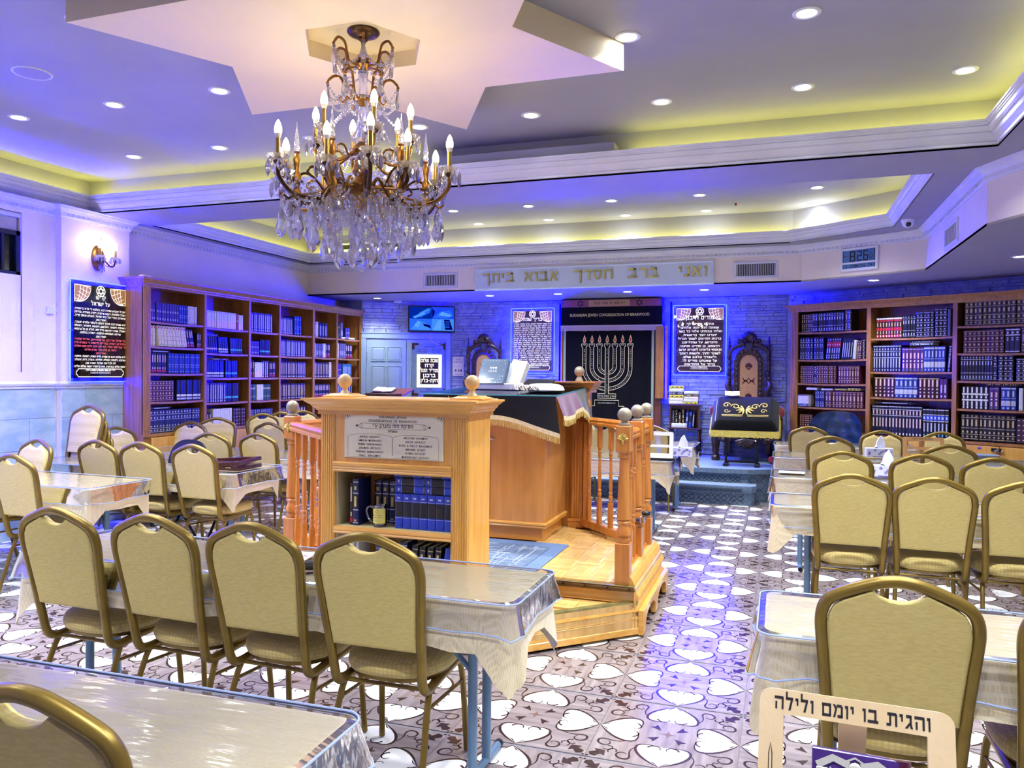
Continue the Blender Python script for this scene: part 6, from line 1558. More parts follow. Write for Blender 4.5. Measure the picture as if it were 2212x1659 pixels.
# ---- right bookcase
RO = Vector((BR.x, BR.y)) - NR * .37
RDv = [(.257, .357), (1.271, 1.323), (2.258, 2.307), (3.21, 3.26), (3.85, 3.90)]
RB_ = [[2.117, 1.759, 1.45, 1.143, .82], [2.010, 1.603, 1.294, .84], [2.122, 1.814, 1.506, 1.191, .84], [2.0, 1.6, 1.3, .84]]
rbc = bookcase('oak_bookcase', 'tall oak bookcase of dark gilt volumes on the right angled wall', (RO.x, RO.y, 0), -A31, RDv, .257, 3.90, 2.48, .83, RB_, .33)
for s_ in (2.73,):
    lk = MB(); lk.box(s_ - .05, s_ + .05, -.034, -.02, .74, .775, 0, None, .003); lk.obj('door_latch', M_['blackm'], rbc)
    MB().cyl((s_ + .02, -.05, .757), (s_ + .02, -.034, .757), .016, n=14).obj('padlock', M_['steel'], rbc); MB().sphere((s_ - .17, -.022, .765), .014, 10, 6, sc=(1.6, .3, 1)).obj('door_emblem', mat('violet_tab', srgb(120, 90, 190), .4), rbc)
TR = Matrix.Translation((RO.x, RO.y, 0)) @ Matrix.Rotation(-A31, 4, 'Z')
ROWN = ['top', 'second', 'third', 'fourth', 'bottom']; BAYN = ['left', 'middle', 'right']
rnd = random.Random(21)
def fill(T, x0, x1, z, sets, place, stuff=None, front=.028):
    """sets: (count, width, height, style, lean deg, gap before, description)"""
    x = x0
    for (n, w_, h, sty, lean, gap, desc) in sets:
        x += gap
        for k in range(n):
            ww = round(w_ * rnd.choice((.94, 1.0, 1.0, 1.06)), 3)
            if x + ww > x1 - .002: break
            le = R(lean); d = .19 if h < .27 else .21
            yy = front + rnd.uniform(-.004, .006)
            M = T @ Matrix.Translation((x + (0 if lean <= 0 else 0), yy, z + .002 + (ww * math.sin(abs(le)) if lean > 0 else 0)))
            if stuff is not None: book_geo(stuff[0], ww, h, d, sty, M, le, stuff[1])
            else: put_book(M, ww, h, d, sty, (desc + ', ' + ORDW[k] + ' from left, ' + place) if n > 1 else desc + ', ' + place, desc + 's, ' + place, le)
            x += ww / math.cos(le) + .0015
    return x
def flat_row(T, items, place):
    for (x, z, w_, h, sty, desc) in items:
        put_book(T @ Matrix.Translation((x, .03, z)), w_, h, .17, sty, desc + ' ' + place, 'books lying flat in the right bookcase', 0, True)
RS = {
 (0, 0): [(6, .024, .232, 'brown_gold', 0, .02, 'thin dark brown gilt volume'), (12, .034, .24, 'black_silver', 0, 0, 'black silver lettered volume'), (2, .042, .26, 'black_gold', 0, .01, 'thick black gold banded volume')],
 (0, 1): [(5, .034, .285, 'navy_silver', 0, .0, 'navy silver banded volume'), (4, .030, .285, 'navy_silver', 0, .018, 'narrow navy silver banded volume'), (6, .030, .27, 'navy_red', 5, .03, 'navy volume with a red label'), (5, .026, .26, 'navy_plain', 5, .02, 'plain dark navy volume'), (1, .030, .24, 'white_plain', 4, .01, 'thin white spined book'), (2, .028, .23, 'purple_gilt', 2, .02, 'brown gilt volume'), (2, .034, .24, 'black_big', 0, .01, 'black silver ribbed volume')],
 (0, 2): [(7, .025, .225, 'maroon_gold', 0, .01, 'slim maroon gilt volume'), (1, .034, .23, 'navy_silver', 0, 0, 'lone navy volume among maroon ones'), (8, .031, .225, 'maroon_gold', 0, 0, 'maroon gilt ribbed volume'), (8, .033, .225, 'purple_gilt', 0, .03, 'purple maroon gilt volume')],
 (0, 3): [(4, .030, .215, 'navy_silver', 0, .22, 'navy silver lettered volume'), (11, .044, .21, 'purple_gilt', 0, .01, 'wide maroon purple gilt volume')],
 (0, 4): [(5, .034, .22, 'maroon_gold', 0, .01, 'shaded dark maroon volume')],
 (1, 0): [(9, .033, .25, 'maroon_red', 0, .04, 'maroon volume with red and white bands'), (5, .029, .26, 'black_silver', 0, 0, 'black volume with yellowish silver letters'), (5, .038, .295, 'black_big', 0, .005, 'tall black silver dotted volume'), (3, .040, .325, 'black_big', 0, .015, 'tallest black silver dotted volume'), (1, .028, .31, 'grey_plain', 0, .01, 'plain grey upright folder'), (4, .037, .345, 'navy_o', 0, .04, 'tall blue volume with a ring emblem')],
 (1, 1): [(10, .0315, .32, 'navy_tall', 0, .005, 'tall navy silver volume'), (6, .040, .285, 'purple_brown', 0, .012, 'purple brown volume with a green dot'), (6, .038, .295, 'blue_panel', 0, .0, 'navy volume with silver title panel'), (3, .030, .30, 'navy_tall', 4, .02, 'slim navy volume leaning slightly')],
 (1, 2): [(5, .046, .245, 'maroon_oval', 0, .025, 'wide maroon oval ornamented volume'), (5, .050, .245, 'blue_panel', 0, .005, 'wide blue silver panelled volume'), (5, .044, .24, 'maroon_oval', 0, .015, 'maroon volume with pink ovals'), (2, .038, .23, 'violet_plain', 0, .005, 'bright violet volume'), (1, .05, .25, 'maroon_oval', 10, .06, 'maroon volume leaning at the end')],
 (1, 3): [(15, .038, .355, 'set_band', 0, .002, 'tall dark volume with pinkish band'), (8, .039, .335, 'set_blue', 0, .004, 'tall black volume with a blue label')],
 (2, 0): [(14, .045, .265, 'brown_gold', 0, .05, 'brown gold ornamented volume')],
 (2, 1): [(9, .043, .25, 'maroon_gold', 0, .04, 'maroon gold lettered volume'), (3, .048, .265, 'navy_white', 0, .01, 'navy white banded volume'), (4, .040, .275, 'purple_gilt', 0, .01, 'dark purple gilt volume')],
 (2, 2): [(11, .028, .28, 'black_silver', 0, .01, 'thin black silver volume'), (1, .04, .28, 'navy_silver', 0, 0, 'single navy volume in the black row'), (3, .044, .29, 'black_big', 0, .012, 'black silver ribbed book'), (4, .048, .245, 'black_big', 0, .03, 'short black silver volume')],
 (2, 3): [(6, .044, .25, 'ornate_white', 0, .03, 'dark volume with white ornate spine'), (2, .048, .245, 'purple_brown', 0, .01, 'brown lettered volume'), (3, .046, .25, 'blue_panel', 0, .02, 'dark blue panelled volume'), (1, .035, .24, 'white_plain', 0, .03, 'white spined book'), (2, .04, .25, 'black_silver', 0, .01, 'black book at the right edge')],
 (2, 4): [(12, .043, .29, 'black_gold', 0, .03, 'large black gilt volume'), (3, .045, .265, 'maroon_leather', 0, .01, 'ribbed brown leather volume')],
}
for (bay, sh), sets in RS.items():
    fill(TR, RDv[bay][1] + .016, RDv[bay + 1][0] - .012, RB_[bay][sh], sets, 'right bookcase\'s %s shelf, %s bay' % (ROWN[sh] if not (bay == 1 and sh == 3) else 'bottom', BAYN[bay]))
flat_row(TR, [(.47, 1.366, .028, .15, 'white_plain', 'white book lying flat'), (.68, 1.364, .022, .15, 'white_plain', 'thin white book lying flat'), (.86, 1.366, .022, .15, 'yellow', 'yellow book lying flat'), (1.03, 1.366, .030, .16, 'gold_floral', 'gold patterned book lying flat')], 'on top of the left bay\'s fourth row')
for k in range(9):
    put_book(TR @ Matrix.Translation((.365, .005, 1.148 + .0175 * k)), .0165, .15, .15, ['sky', 'slate', 'white_plain', 'white_pink', 'white_plain', 'white_pink', 'white_plain', 'white_pink', 'maroon_leather'][k], ['blue booklet at the bottom of the left bay\'s flat pile', 'grey booklet second from the bottom of the left bay\'s pile', 'white booklet low in the left bay\'s flat pile', 'pink white booklet low in the left bay\'s flat pile', 'white booklet midway up the left bay\'s flat pile', 'pink white booklet midway up the left bay\'s pile', 'white booklet third from the top of the left bay\'s pile', 'pink white booklet under the brown one on the pile', 'brown booklet on top of the left bay\'s flat pile'][k], 'flat pile of booklets in the right bookcase', 0, True)
flat_row(TR, [(1.78, 1.912, .032, .26, 'navy_tall', 'navy book lying flat above its row'), (1.80, 1.945, .026, .25, 'navy_tall', 'upper navy book lying flat above its row')], 'in the middle bay\'s second shelf')
flat_row(TR, [(1.38, 1.215, .024, .42, 'navy_plain', 'long dark book lying flat')], 'over the middle bay\'s bottom row')
flat_row(TR, [(2.60, 1.455, .028, .30, 'brown_gold', 'dark book lying flat')], 'over the right bay\'s fourth row')
print('books right', NB[0])
# ---- books of the left bookcase: beyond the count, one object
TLm = Matrix.Translation((LX0, LY0, 0)) @ Matrix.Rotation(R(90), 4, 'Z')
sB = (MB(), [])
LSETS = {
 (0, 0): [(3, .030, .205, 'mixed_blue', -4, .0), (9, .036, .20, 'mixed_blue', 0, .01), (4, .034, .20, 'blue_rows', 0, 0), (5, .025, .20, 'white_plain', 0, 0)],
 (0, 1): [(3, .026, .215, 'binder', 0, 0), (10, .040, .218, 'binder', -9, .06), (3, .034, .20, 'dark_red', -11, .0), (2, .034, .17, 'dark_red', 0, .03)],
 (0, 2): [(7, .034, .21, 'dark_red', 0, 0), (13, .039, .215, 'blue_rows', 0, .03)],
 (0, 3): [(8, .043, .22, 'maroon_gold', 0, .01), (8, .043, .225, 'navy_tag', 0, .05)],
 (0, 4): [(17, .043, .245, 'navy_silver', 0, .01)],
 (1, 0): [(14, .038, .195, 'white_pink', 0, 0), (1, .038, .19, 'red_book', 0, 0), (2, .038, .18, 'white_pink', 0, 0)],
 (1, 1): [(6, .034, .195, 'navy_tagp', -6, 0), (5, .034, .19, 'navy_tag', -5, .02), (6, .034, .185, 'navy_tagc', -4, .03)],
 (1, 2): [(9, .034, .20, 'navy_tag', 0, 0), (6, .034, .20, 'navy_tagc', 0, .03)],
 (1, 3): [(9, .038, .225, 'violet_rib', 0, .0), (6, .038, .22, 'navy_tagc', 0, 0)],
 (1, 4): [(3, .034, .18, 'dark_red', 0, 0), (8, .040, .22, 'white_plain', 0, .03), (6, .036, .215, 'maroon_leather', 0, .02)],
 (2, 0): [(11, .040, .235, 'violet_rib', 0, 0)], (2, 1): [(6, .030, .17, 'mixed_blue', 0, 0), (6, .032, .19, 'navy_tagc', 0, .02)],
 (2, 2): [(3, .03, .21, 'dark_red', 0, 0), (5, .03, .19, 'white_pink', 0, .02), (3, .035, .21, 'violet_rib', 0, 0), (4, .03, .20, 'dark_red', 0, .02)],
 (2, 3): [(4, .03, .2, 'green_plain', 0, 0), (4, .03, .20, 'white_plain', 0, .02), (5, .03, .2, 'green_plain', 0, 0)], (2, 4): [(11, .04, .19, 'navy_silver', 0, .02)],
 (3, 0): [(9, .032, .215, 'violet_rib', -2, 0), (4, .036, .25, 'blue_rows', 0, .05)], (3, 1): [(16, .036, .21, 'violet_rib', 0, 0)], (3, 2): [(16, .036, .21, 'brown_rib', 0, 0)], (3, 3): [(16, .036, .205, 'brown_rib', 0, 0)], (3, 4): [(16, .036, .19, 'dark_red', 0, 0)],
 (4, 0): [(2, .03, .2, 'sky', 0, 0), (2, .03, .21, 'binder', 0, 0), (6, .034, .2, 'navy_plain', 0, .02)], (4, 1): [(2, .03, .2, 'white_plain', 0, 0), (5, .034, .19, 'slate', 0, 0), (2, .03, .2, 'white_pink', 0, .02), (3, .034, .2, 'dark_red', 0, 0)],
 (4, 2): [(3, .03, .22, 'brown_rib', 0, 0), (9, .034, .21, 'brown_rib', 0, 0), (2, .026, .22, 'binder', 0, 0)], (4, 3): [(12, .034, .19, 'dark_red', 0, 0)],
 (5, 0): [(2, .03, .22, 'green_plain', 0, .02), (2, .034, .24, 'slate', 0, .03), (4, .03, .17, 'mixed_blue', 0, .06)], (5, 1): [(2, .03, .22, 'white_plain', 0, 0), (5, .034, .22, 'slate', 0, .03), (5, .034, .21, 'dark_red', 0, 0)], (5, 2): [(4, .034, .2, 'mixed_blue', 0, .0), (8, .03, .2, 'sky', 0, .03)], (5, 3): [(8, .05, .2, 'navy_plain', 0, .04)],
}
for (bay, sh), sets in LSETS.items():
    fill(TLm, LD_[bay][1] + .004, LD_[bay + 1][0] - .004, LB[bay][sh], [(a, b_, c, d, e, f, '') for (a, b_, c, d, e, f) in sets], '', sB)
for (x, z, w_, h, sty) in ((.10, 1.735, .025, .30, 'navy_plain'), (.96, 1.950, .022, .20, 'blue_rows'), (1.05, 1.675, .018, .3, 'dark_red'), (.12, 1.135, .02, .30, 'navy_plain'), (3.90, 2.048, .024, .38, 'white_plain')):
    book_geo(sB[0], w_, h, .17, sty, TLm @ Matrix.Translation((x, .03, z)) @ Matrix.Translation((h, 0, 0)) @ Matrix.Rotation(-PI / 2, 4, 'Y'), 0, sB[1])
sB[0].obj('book_rows', sB[1], None, (0, 0, 0), label='rows of books filling the six bays of the left oak bookcase', cat='books', kind='stuff')
# ---- books in the platform's front bookcase
TBm = Matrix.Translation((0, 3.985, .667))
def bk_(x, y, w_, h, d, sty, lab, grp='books on the bimah bookcase\'s upper shelf', z=0, flat=False, lean=0): put_book(TBm @ Matrix.Translation((x, y - 3.985, z)), w_, h, d, sty, lab, grp, lean, flat)
bk_(-2.335, 3.95, .022, .24, .14, 'dark_red', 'thin dark book with pale red spine text at the shelf\'s left end')
bk_(-2.310, 3.94, .036, .265, .15, 'navy_crown', 'navy book with gilt crown at the shelf\'s left end, taller of two')
for k in range(4): bk_(-2.235 + .048 * k, 4.06, .042, .245, .15, 'navy_crown', 'navy gilt crown book behind the glass mug, %s from the left' % ORDW[k], 'navy crown books behind the mug')
for k in range(7): bk_(-2.045 + .0505 * k, 3.95, .047, .195, .14, 'royal', 'royal blue book standing in the right row, %s from the left' % ORDW[k], 'royal blue books in the right row')
for x, z, n_, pl in ((-2.045, .197, 3, 'left'), (-1.862, .197, 3, 'right')):
    for k in range(n_): put_book(TBm @ Matrix.Translation((x - .008 * (k == 2), -.03, z + .046 * k)), .043, .172, .14, 'royal', 'royal blue book lying flat, %s of the %s pile above the row' % (['lowest', 'middle', 'topmost'][k], pl), 'royal blue books lying flat', 0, True)
TB2 = Matrix.Translation((0, 3.96, .337))
for i, (x, w_, h, sty, ln_, lab) in enumerate(((-2.33, .02, .25, 'white_plain', 0, 'white spined book on the bimah bookcase\'s lower shelf'), (-2.30, .018, .25, 'white_plain', 0, 'thin white book beside another on the lower shelf'), (-2.17, .045, .22, 'navy_crown', 0, 'navy crown book behind the chair on the lower shelf'), (-2.10, .045, .22, 'navy_crown', 0, 'second navy crown book on the lower shelf'), (-2.03, .045, .25, 'navy_crown', 3, 'taller navy crown book midway along the lower shelf'), (-1.955, .034, .24, 'olive_crown', 4, 'first black gilt book leaning on the lower shelf'), (-1.91, .034, .235, 'olive_crown', 4, 'second black gilt book leaning on the lower shelf'), (-1.865, .034, .235, 'olive_crown', 5, 'third black gilt book leaning on the lower shelf'), (-1.82, .034, .24, 'olive_crown', 6, 'fourth black gilt book leaning on the lower shelf'), (-1.77, .045, .24, 'blue_flower', 8, 'bright blue book with white flower print on the lower shelf'), (-1.715, .02, .25, 'olive_crown', 0, 'thin black gilt book at the lower shelf\'s right end'))):
    put_book(TB2 @ Matrix.Translation((x, 0, 0)), w_, h, .14, sty, lab, 'books on the bimah bookcase\'s lower shelf', R(ln_))
mg = thing('glass_mug', 'clear handled mug with a yellow printed label on the bimah bookcase\'s shelf', 'mug', (-2.145, 3.965, .666))
gm = clear('mug_glass', (.9, .92, .95), .12, .03)
MB().lathe([(.036, 0), (.038, .003), (.0385, .02), (.039, .118), (.040, .122), (.037, .122), (.036, .115), (.0355, .012), (.01, .008)], 24).obj('glass_body', gm, mg)
MB().tube(bez([(-.037, 0, .105), (-.075, 0, .108), (-.088, 0, .075), (-.07, 0, .035), (-.037, 0, .02)], 5), .006, 8).obj('handle', gm, mg)
V = []
for k in range(13):
    a = R(-150 + 10 * k + 15); V += [(.0402 * math.cos(a), .0402 * math.sin(a), .022), (.0402 * math.cos(a), .0402 * math.sin(a), .106)]
MB().add(V, [(2 * k, 2 * k + 2, 2 * k + 3, 2 * k + 1) for k in range(12)], 0, None, True).obj('label_wrap', mat('yellow_label', srgb(214, 204, 104), .5), mg)
b = MB()
def wrapt(t, s_, z):
    vs, fs = text_mesh(t, .006, 1); x0_ = min(v[0] for v in vs); x1_ = max(v[0] for v in vs)
    V = [(.0406 * math.sin((v[0] - (x0_ + x1_) / 2) * s_ / .0406 - .0), -.0406 * math.cos((v[0] - (x0_ + x1_) / 2) * s_ / .0406), z + v[1] * s_) for v in vs]
    b.add(V, fs)
wrapt('Bukharian Jewish', .0085, .066); wrapt('Congregation Briarwood', .0072, .054); wrapt('138-11 LANE ST', .0042, .042); wrapt('BRIARWOOD, NY 11435', .0042, .035)
for k in range(12): 
    a = 2 * PI * k / 12; b.box(-.0012, .0012, -.0004, .0004, -.0012, .0012, 0, XF((.009 * math.cos(a), -.0404, .089 + .009 * math.sin(a))))
b.obj('label_print', M_['ink'], mg)
print('books', NB[0])
# ================================================================ carved thrones
brocade = mat('wine_gold_brocade', srgb(196, 152, 96), .7, 0, srgb(182, 136, 82), 50, sheen=.2)
wine = mat('wine_brocade_motif', srgb(70, 14, 24), .7); redup = mat('red_floral_upholstery', srgb(130, 44, 34), .75, 0, srgb(86, 22, 26), 14, sheen=.2, contrast=(.42, .56))
EB = M_['ebony']
def motif(b, cx, cz, s_, M):
    for k in range(7):
        a = R(-75 + 25 * k); L = s_ * (1 - .08 * abs(k - 3))
        p = [(cx, cz), (cx + L * .55 * math.sin(a) - .22 * s_ * math.cos(a), cz + L * .55 * math.cos(a) + .22 * s_ * math.sin(a)), (cx + L * math.sin(a), cz + L * math.cos(a)), (cx + L * .55 * math.sin(a) + .22 * s_ * math.cos(a), cz + L * .55 * math.cos(a) - .22 * s_ * math.sin(a))]
        b.add([(x, z, .0006 * (k % 2)) for x, z in p], [(0, 3, 2, 1)], 0, M)
    b.add([(cx - s_ * .5, cz - s_ * .1, 0), (cx, cz - s_ * .55, 0), (cx + s_ * .5, cz - s_ * .1, 0), (cx, cz - s_ * .2, 0)], [(0, 1, 2, 3)], 0, M)
def throne(loc, rz, label, H=1.77, full=True):
    t = thing('carved_throne', label, 'chair', loc, rz)
    # back posts with finials
    for sx in (-1, 1):
        b = MB(); x = sx * .265
        b.box(x - .035, x + .035, .30, .37, .05, .62, 0, None, .006)
        b.lathe([(.034, .62), (.040, .66), (.030, .69), (.040, .72)] + [(.026 + .004 * (k % 2), .75 + .035 * k) for k in range(20)] + [(.034, 1.47), (.028, 1.49), (.036, 1.51), (.018, 1.53), (.026, 1.56), (.014, 1.585), (.020, 1.61), (.010, 1.635), (.013, 1.65), (.003, 1.70)], 12, (x, .335, 0))
        b.obj('back_post', EB, t)
        b = MB()
        for k in range(9):
            a = k / 8; b.sphere((x + sx * .0 + .008 * math.sin(k * 2.2), .30, .80 + .075 * k), .026, 8, 5, sc=(1.1, .6, 1.2))
        b.tube(bez([(x, .28, .78), (x - sx * .02, .25, .90), (x + sx * .02, .25, 1.0), (x, .29, 1.06)], 4), .036, 10)
        b.obj('scroll_carving', EB, t)
    # panel
    o = [(-.12, .74), (.12, .74), (.12, 1.30)] + [(.12 * math.cos(R(a)), 1.30 + .135 * math.sin(R(a))) for a in range(15, 166, 15)] + [(-.12, 1.30)]
    o2 = [(-.20, .70), (.20, .70), (.20, 1.30)] + [(.20 * math.cos(R(a)), 1.30 + .24 * math.sin(R(a))) for a in range(15, 166, 15)] + [(-.20, 1.30)]
    MB().prism(o2, -.02, .03, 0, XF((0, .33, 0)) @ UP, [o]).obj('back_frame', EB, t)
    pb = MB().prism(o, -.005, .022, 0, XF((0, .33, 0)) @ UP).obj('back_panel', brocade, t)
    b = MB(); T = XF((0, .307, 0)) @ UP
    motif(b, 0, 1.26, .075, T); motif(b, 0, .84, .07, T)
    for sx in (-1, 1):
        for zc, sg_ in ((1.40, -1), (1.12, 1), (1.02, -1)):
            V, F = strip2d([(sx * .085, zc), (sx * .06, zc - .04 * sg_), (sx * .025, zc - .055 * sg_), (0, zc - .09 * sg_)], [.006, .022, .016, .008]); F = [f if (Vector(V[f[1]]) - Vector(V[f[0]])).cross(Vector(V[f[2]]) - Vector(V[f[0]])).z > 0 else f[::-1] for f in F]
            b.add(V, F, 0, T)
    b.obj('brocade_motif', wine, pb)
    b = MB()
    for k in range(26):      # beading round the panel
        a = k / 25; 
        if a < .33: x, z = -.16, .74 + .58 * a / .33
        elif a < .67: q = R(180 - 180 * (a - .33) / .34); x, z = .16 * math.cos(q), 1.32 + .18 * math.sin(q)
        else: x, z = .16, 1.32 - .58 * (a - .67) / .33
        b.sphere((x, .298, z), .024, 7, 5, sc=(1, .7, 1.3))
    b.obj('frame_carving', EB, t)
    # crest: scrolled shoulders and a leafy crown
    b = MB()
    for sx in (-1, 1):
        b.tube(bez([(sx * .26, .33, 1.40), (sx * .235, .32, 1.50), (sx * .16, .31, 1.56), (sx * .07, .31, 1.59)], 4), [.020] * 4 + [.030] * 5 + [.034] * 4, 10)
        b.tube(bez([(sx * .07, .30, 1.58), (sx * .12, .29, 1.64), (sx * .155, .30, 1.61), (sx * .13, .30, 1.58)], 4), .018, 8)
    b.box(-.06, .06, .30, .35, 1.50, 1.62, 0, None, .012)
    MB().box(-.042, .042, .292, .302, 1.50, 1.60, 0, None, .008).obj('shield', mat('slate_shield', srgb(50, 56, 70), .4), t)
    b.obj('crest_rail', EB, t)
    b = MB(); rnd = random.Random(4)
    for k in range(11):
        a = R(-80 + 16 * k); L = .155 - .01 * abs(k - 5)
        b.tube([(0, .33, 1.635), (math.sin(a) * L * .6, .31, 1.635 + math.cos(a) * L * .55), (math.sin(a) * L, .32, 1.635 + math.cos(a) * L * .82)], [.012, .03, .014], 7)
    for sx in (-1, 1):
        for k in range(4): b.sphere((sx * (.05 + .03 * k), .29, 1.64 + .015 * math.sin(k * 2)), .026, 8, 5)
    b.obj('leaf_crest', EB, t)
    # seat, arms, legs
    MB().box(-.36, .36, -.26, .34, .40, .455, 0, None, .01).obj('seat_rail', EB, t)
    st_ = MB(); st_.rings([[(x * k_, y * k_ + .02, z) for x, y in rrect(.68, .54, .06, 4)] for k_, z in ((1, .455), (1.0, .49), (.95, .515), (.8, .525))]); so = st_.obj('seat_cushion', brocade, t)
    b = MB()
    for sx in (-1, 1): motif(b, sx * .18, -.08, .10, XF((0, 0, .5262)))
    motif(b, 0, .05, .12, XF((0, 0, .5264)))
    b.obj('brocade_motif', wine, so)
    b = MB()
    for k in range(25): b.sphere((-.34 + .68 * k / 24, -.262, .428), .014, 6, 4)
    b.obj('rail_beading', EB, t)
    for sx in (-1, 1):
        b = MB(); x = sx * .395
        b.lathe([(.050, 0), (.058, .02), (.056, .05), (.040, .07), (.044, .09), (.036, .11), (.052, .27), (.062, .34), (.060, .42), (.068, .46), (.060, .50), (.066, .56), (.058, .60)], 12, (x, -.22, 0))
        for k in range(8):
            a = 2 * PI * k / 8; b.tube([(x + .036 * math.cos(a), -.22 + .036 * math.sin(a), .11), (x + .054 * math.cos(a), -.22 + .054 * math.sin(a), .30)], .008, 5)
        for k in range(5): b.sphere((x, -.275, .34 + .06 * k), .03, 8, 5, sc=(1.1, .5, 1))
        b.obj('front_leg', EB, t)
        MB().tube(bez([(sx * .27, .33, .45), (sx * .28, .34, .25), (sx * .30, .38, .02)], 4), .035, 10).obj('back_leg', EB, t)
        b = MB(); b.tube(bez([(x, -.27, .60), (x + sx * .0, -.05, .62), (sx * .33, .18, .68), (sx * .27, .31, .74)], 4), [.045] * 9 + [.038] * 4, 10); b.obj('arm', EB, t)
        b = MB()
        lp = []
        for k, (yy, s_) in enumerate(((-.31, .55), (-.30, .85), (-.24, 1.0), (-.10, 1.0), (.02, .9), (.08, .5))):
            lp.append([(sx * .40 + .085 * s_ * math.cos(2 * PI * q / 16), yy, .665 + .085 * s_ * math.sin(2 * PI * q / 16)) for q in range(16)])
        b.rings(lp); b.obj('arm_cushion', redup, t)
        b = MB()
        for k in range(6): b.sphere((sx * (.34 - .045 * k), -.24, .30 - .012 * math.sin(k * 1.1) * 2), .042, 9, 6, sc=(1.1, .8, .9))
        b.tube(bez([(sx * .36, -.22, .36), (sx * .25, -.24, .25), (sx * .15, -.24, .33), (sx * .05, -.24, .22)], 4), .024, 8)
        b.obj('apron_scroll', EB, t)
    b = MB()
    for k in range(9):
        a = R(-80 + 20 * k); b.tube([(0, -.24, .30), (math.sin(a) * .09, -.26, .28 - math.cos(a) * .07), (math.sin(a) * .15, -.24, .29 - math.cos(a) * .13)], [.02, .032, .016], 7)
    for k in range(7): b.sphere((-.12 + .04 * k, -.25, .325), .024, 8, 5)
    b.obj('apron_shell', EB, t)
    return t
throne((-.415, 11.10, ZD), 0, 'carved dark throne with brocade seat and red arm pads, right of the ark')
throne((-4.32, 10.95, ZD), 0, 'carved dark throne half hidden behind the big prayer book, left of the ark')
# ---- lectern stand with an embroidered cover in front of the throne
sd = thing('black_lectern_stand', 'black metal lectern stand before the right throne', 'stand', (-.45, 10.30, ZD))
for x in (-.19, .19):
    MB().box(x - .014, x + .014, -.014, .014, .03, .60, 0, None, .003).obj('upright', M_['blackm'], sd); MB().box(x - .03, x + .03, -.12, .12, 0, .035, 0, None, .006).obj('foot', M_['blackm'], sd)
MB().box(-.19, .19, -.012, .012, .04, .065).obj('crossbar', M_['blackm'], sd); MB().box(-.19, .19, -.012, .012, .56, .585).obj('crossbar', M_['blackm'], sd)
MB().box(-.32, .32, -.22, .22, -.012, .012, 0, XF((0, 0, .70), 0, R(38))).obj('desk', M_['blackm'], sd)
cvr = thing('embroidered_cover', 'black cover with gold scroll embroidery and yellow fringe on the lectern stand', 'cloth', (-.41, 10.28, ZD + .72), rot=(R(38), 0, 0))
MB().rings([[(x * k_, y * k_, z) for x, y in rrect(.66 * 1.0, .48, .04, 4)] for k_, z in ((1.22, -.10), (1.10, -.03), (1.0, .004), (.96, .012))]).obj('cloth', vel2, cvr)
b = MB(); rnd = random.Random(8)
for k in range(110):
    x = -.41 + .82 * k / 109; zz = -.10; L = .075 + .012 * rnd.random()
    b.add([(x - .003, -.298, zz), (x + .003, -.298, zz), (x + .003, -.302 - L * .6, zz - L * .8), (x - .003, -.302 - L * .6, zz - L * .8)], [(0, 3, 2, 1)])
for sx in (-1, 1):
    for k in range(50):
        y = -.30 + .34 * k / 49; L = .08 + .012 * rnd.random()
        b.add([(sx * .405, y - .003, -.10), (sx * .405, y + .003, -.10), (sx * .43, y - L * .6, -.10 - L * .8), (sx * .43, y - .006 - L * .6, -.10 - L * .8)], [(0, 1, 2, 3)])
yfr = mat('yellow_gold_fringe', srgb(216, 200, 90), .6, 0, srgb(190, 168, 60), 60)
b.obj('fringe', yfr, cvr, kind='stuff')
b = MB()
SPL = lambda cx, cy_, r0, a0, a1: [(p[0], p[1], .014) for p in spiral(cx, cy_, r0, r0 * .25, a0, a1, 14)]
for sx in (-1, 1):
    b.tube(SPL(sx * .12, .03, .055, 90 - sx * 90, 90 - sx * 90 + sx * 420), .006, 5); b.tube(SPL(sx * .23, .06, .05, 90 + sx * 90, 90 + sx * 90 - sx * 420), .006, 5); b.tube(SPL(sx * .22, -.05, .04, 0, sx * 380), .005, 5)
    for k in range(5):
        a = R(60 - 35 * k); b.tube([(sx * .01, -.03, .014), (sx * (.01 + .06 * math.cos(a)), -.03 + .06 * math.sin(a), .02), (sx * (.01 + .10 * math.cos(a)), -.03 + .09 * math.sin(a), .014)], [.004, .011, .003], 6)
    b.tube([(sx * .03, -.13, .014), (sx * .28, -.13, .014)], .005, 5); b.tube([(sx * .03, -.15, .013), (sx * .28, -.15, .013)], .003, 5)
b.obj('gold_embroidery', frg, cvr)
bb = thing('open_booklet', 'small open white booklet at the top of the embroidered cover', 'booklet', (-.58, 10.47, ZD + .905), rot=(R(30), 0, R(4)))
MB().box(-.09, -.002, -.05, .05, 0, .008, 0, XF(ry=R(4))).obj('page', M_['paper'], bb); MB().box(.002, .09, -.05, .05, 0, .008, 0, XF(ry=R(-4))).obj('page', M_['paper'], bb)
rd = thing('red_stool_cushion', 'round red cushion on the carpet behind the lectern stand', 'cushion', (.02, 10.75, ZD))
MB().lathe([(.10, 0), (.15, .02), (.155, .06), (.14, .085), (.06, .095)], 24).obj('pad', mat('red_cloth', srgb(170, 40, 60), .8, 0, srgb(140, 26, 50), 10), rd)
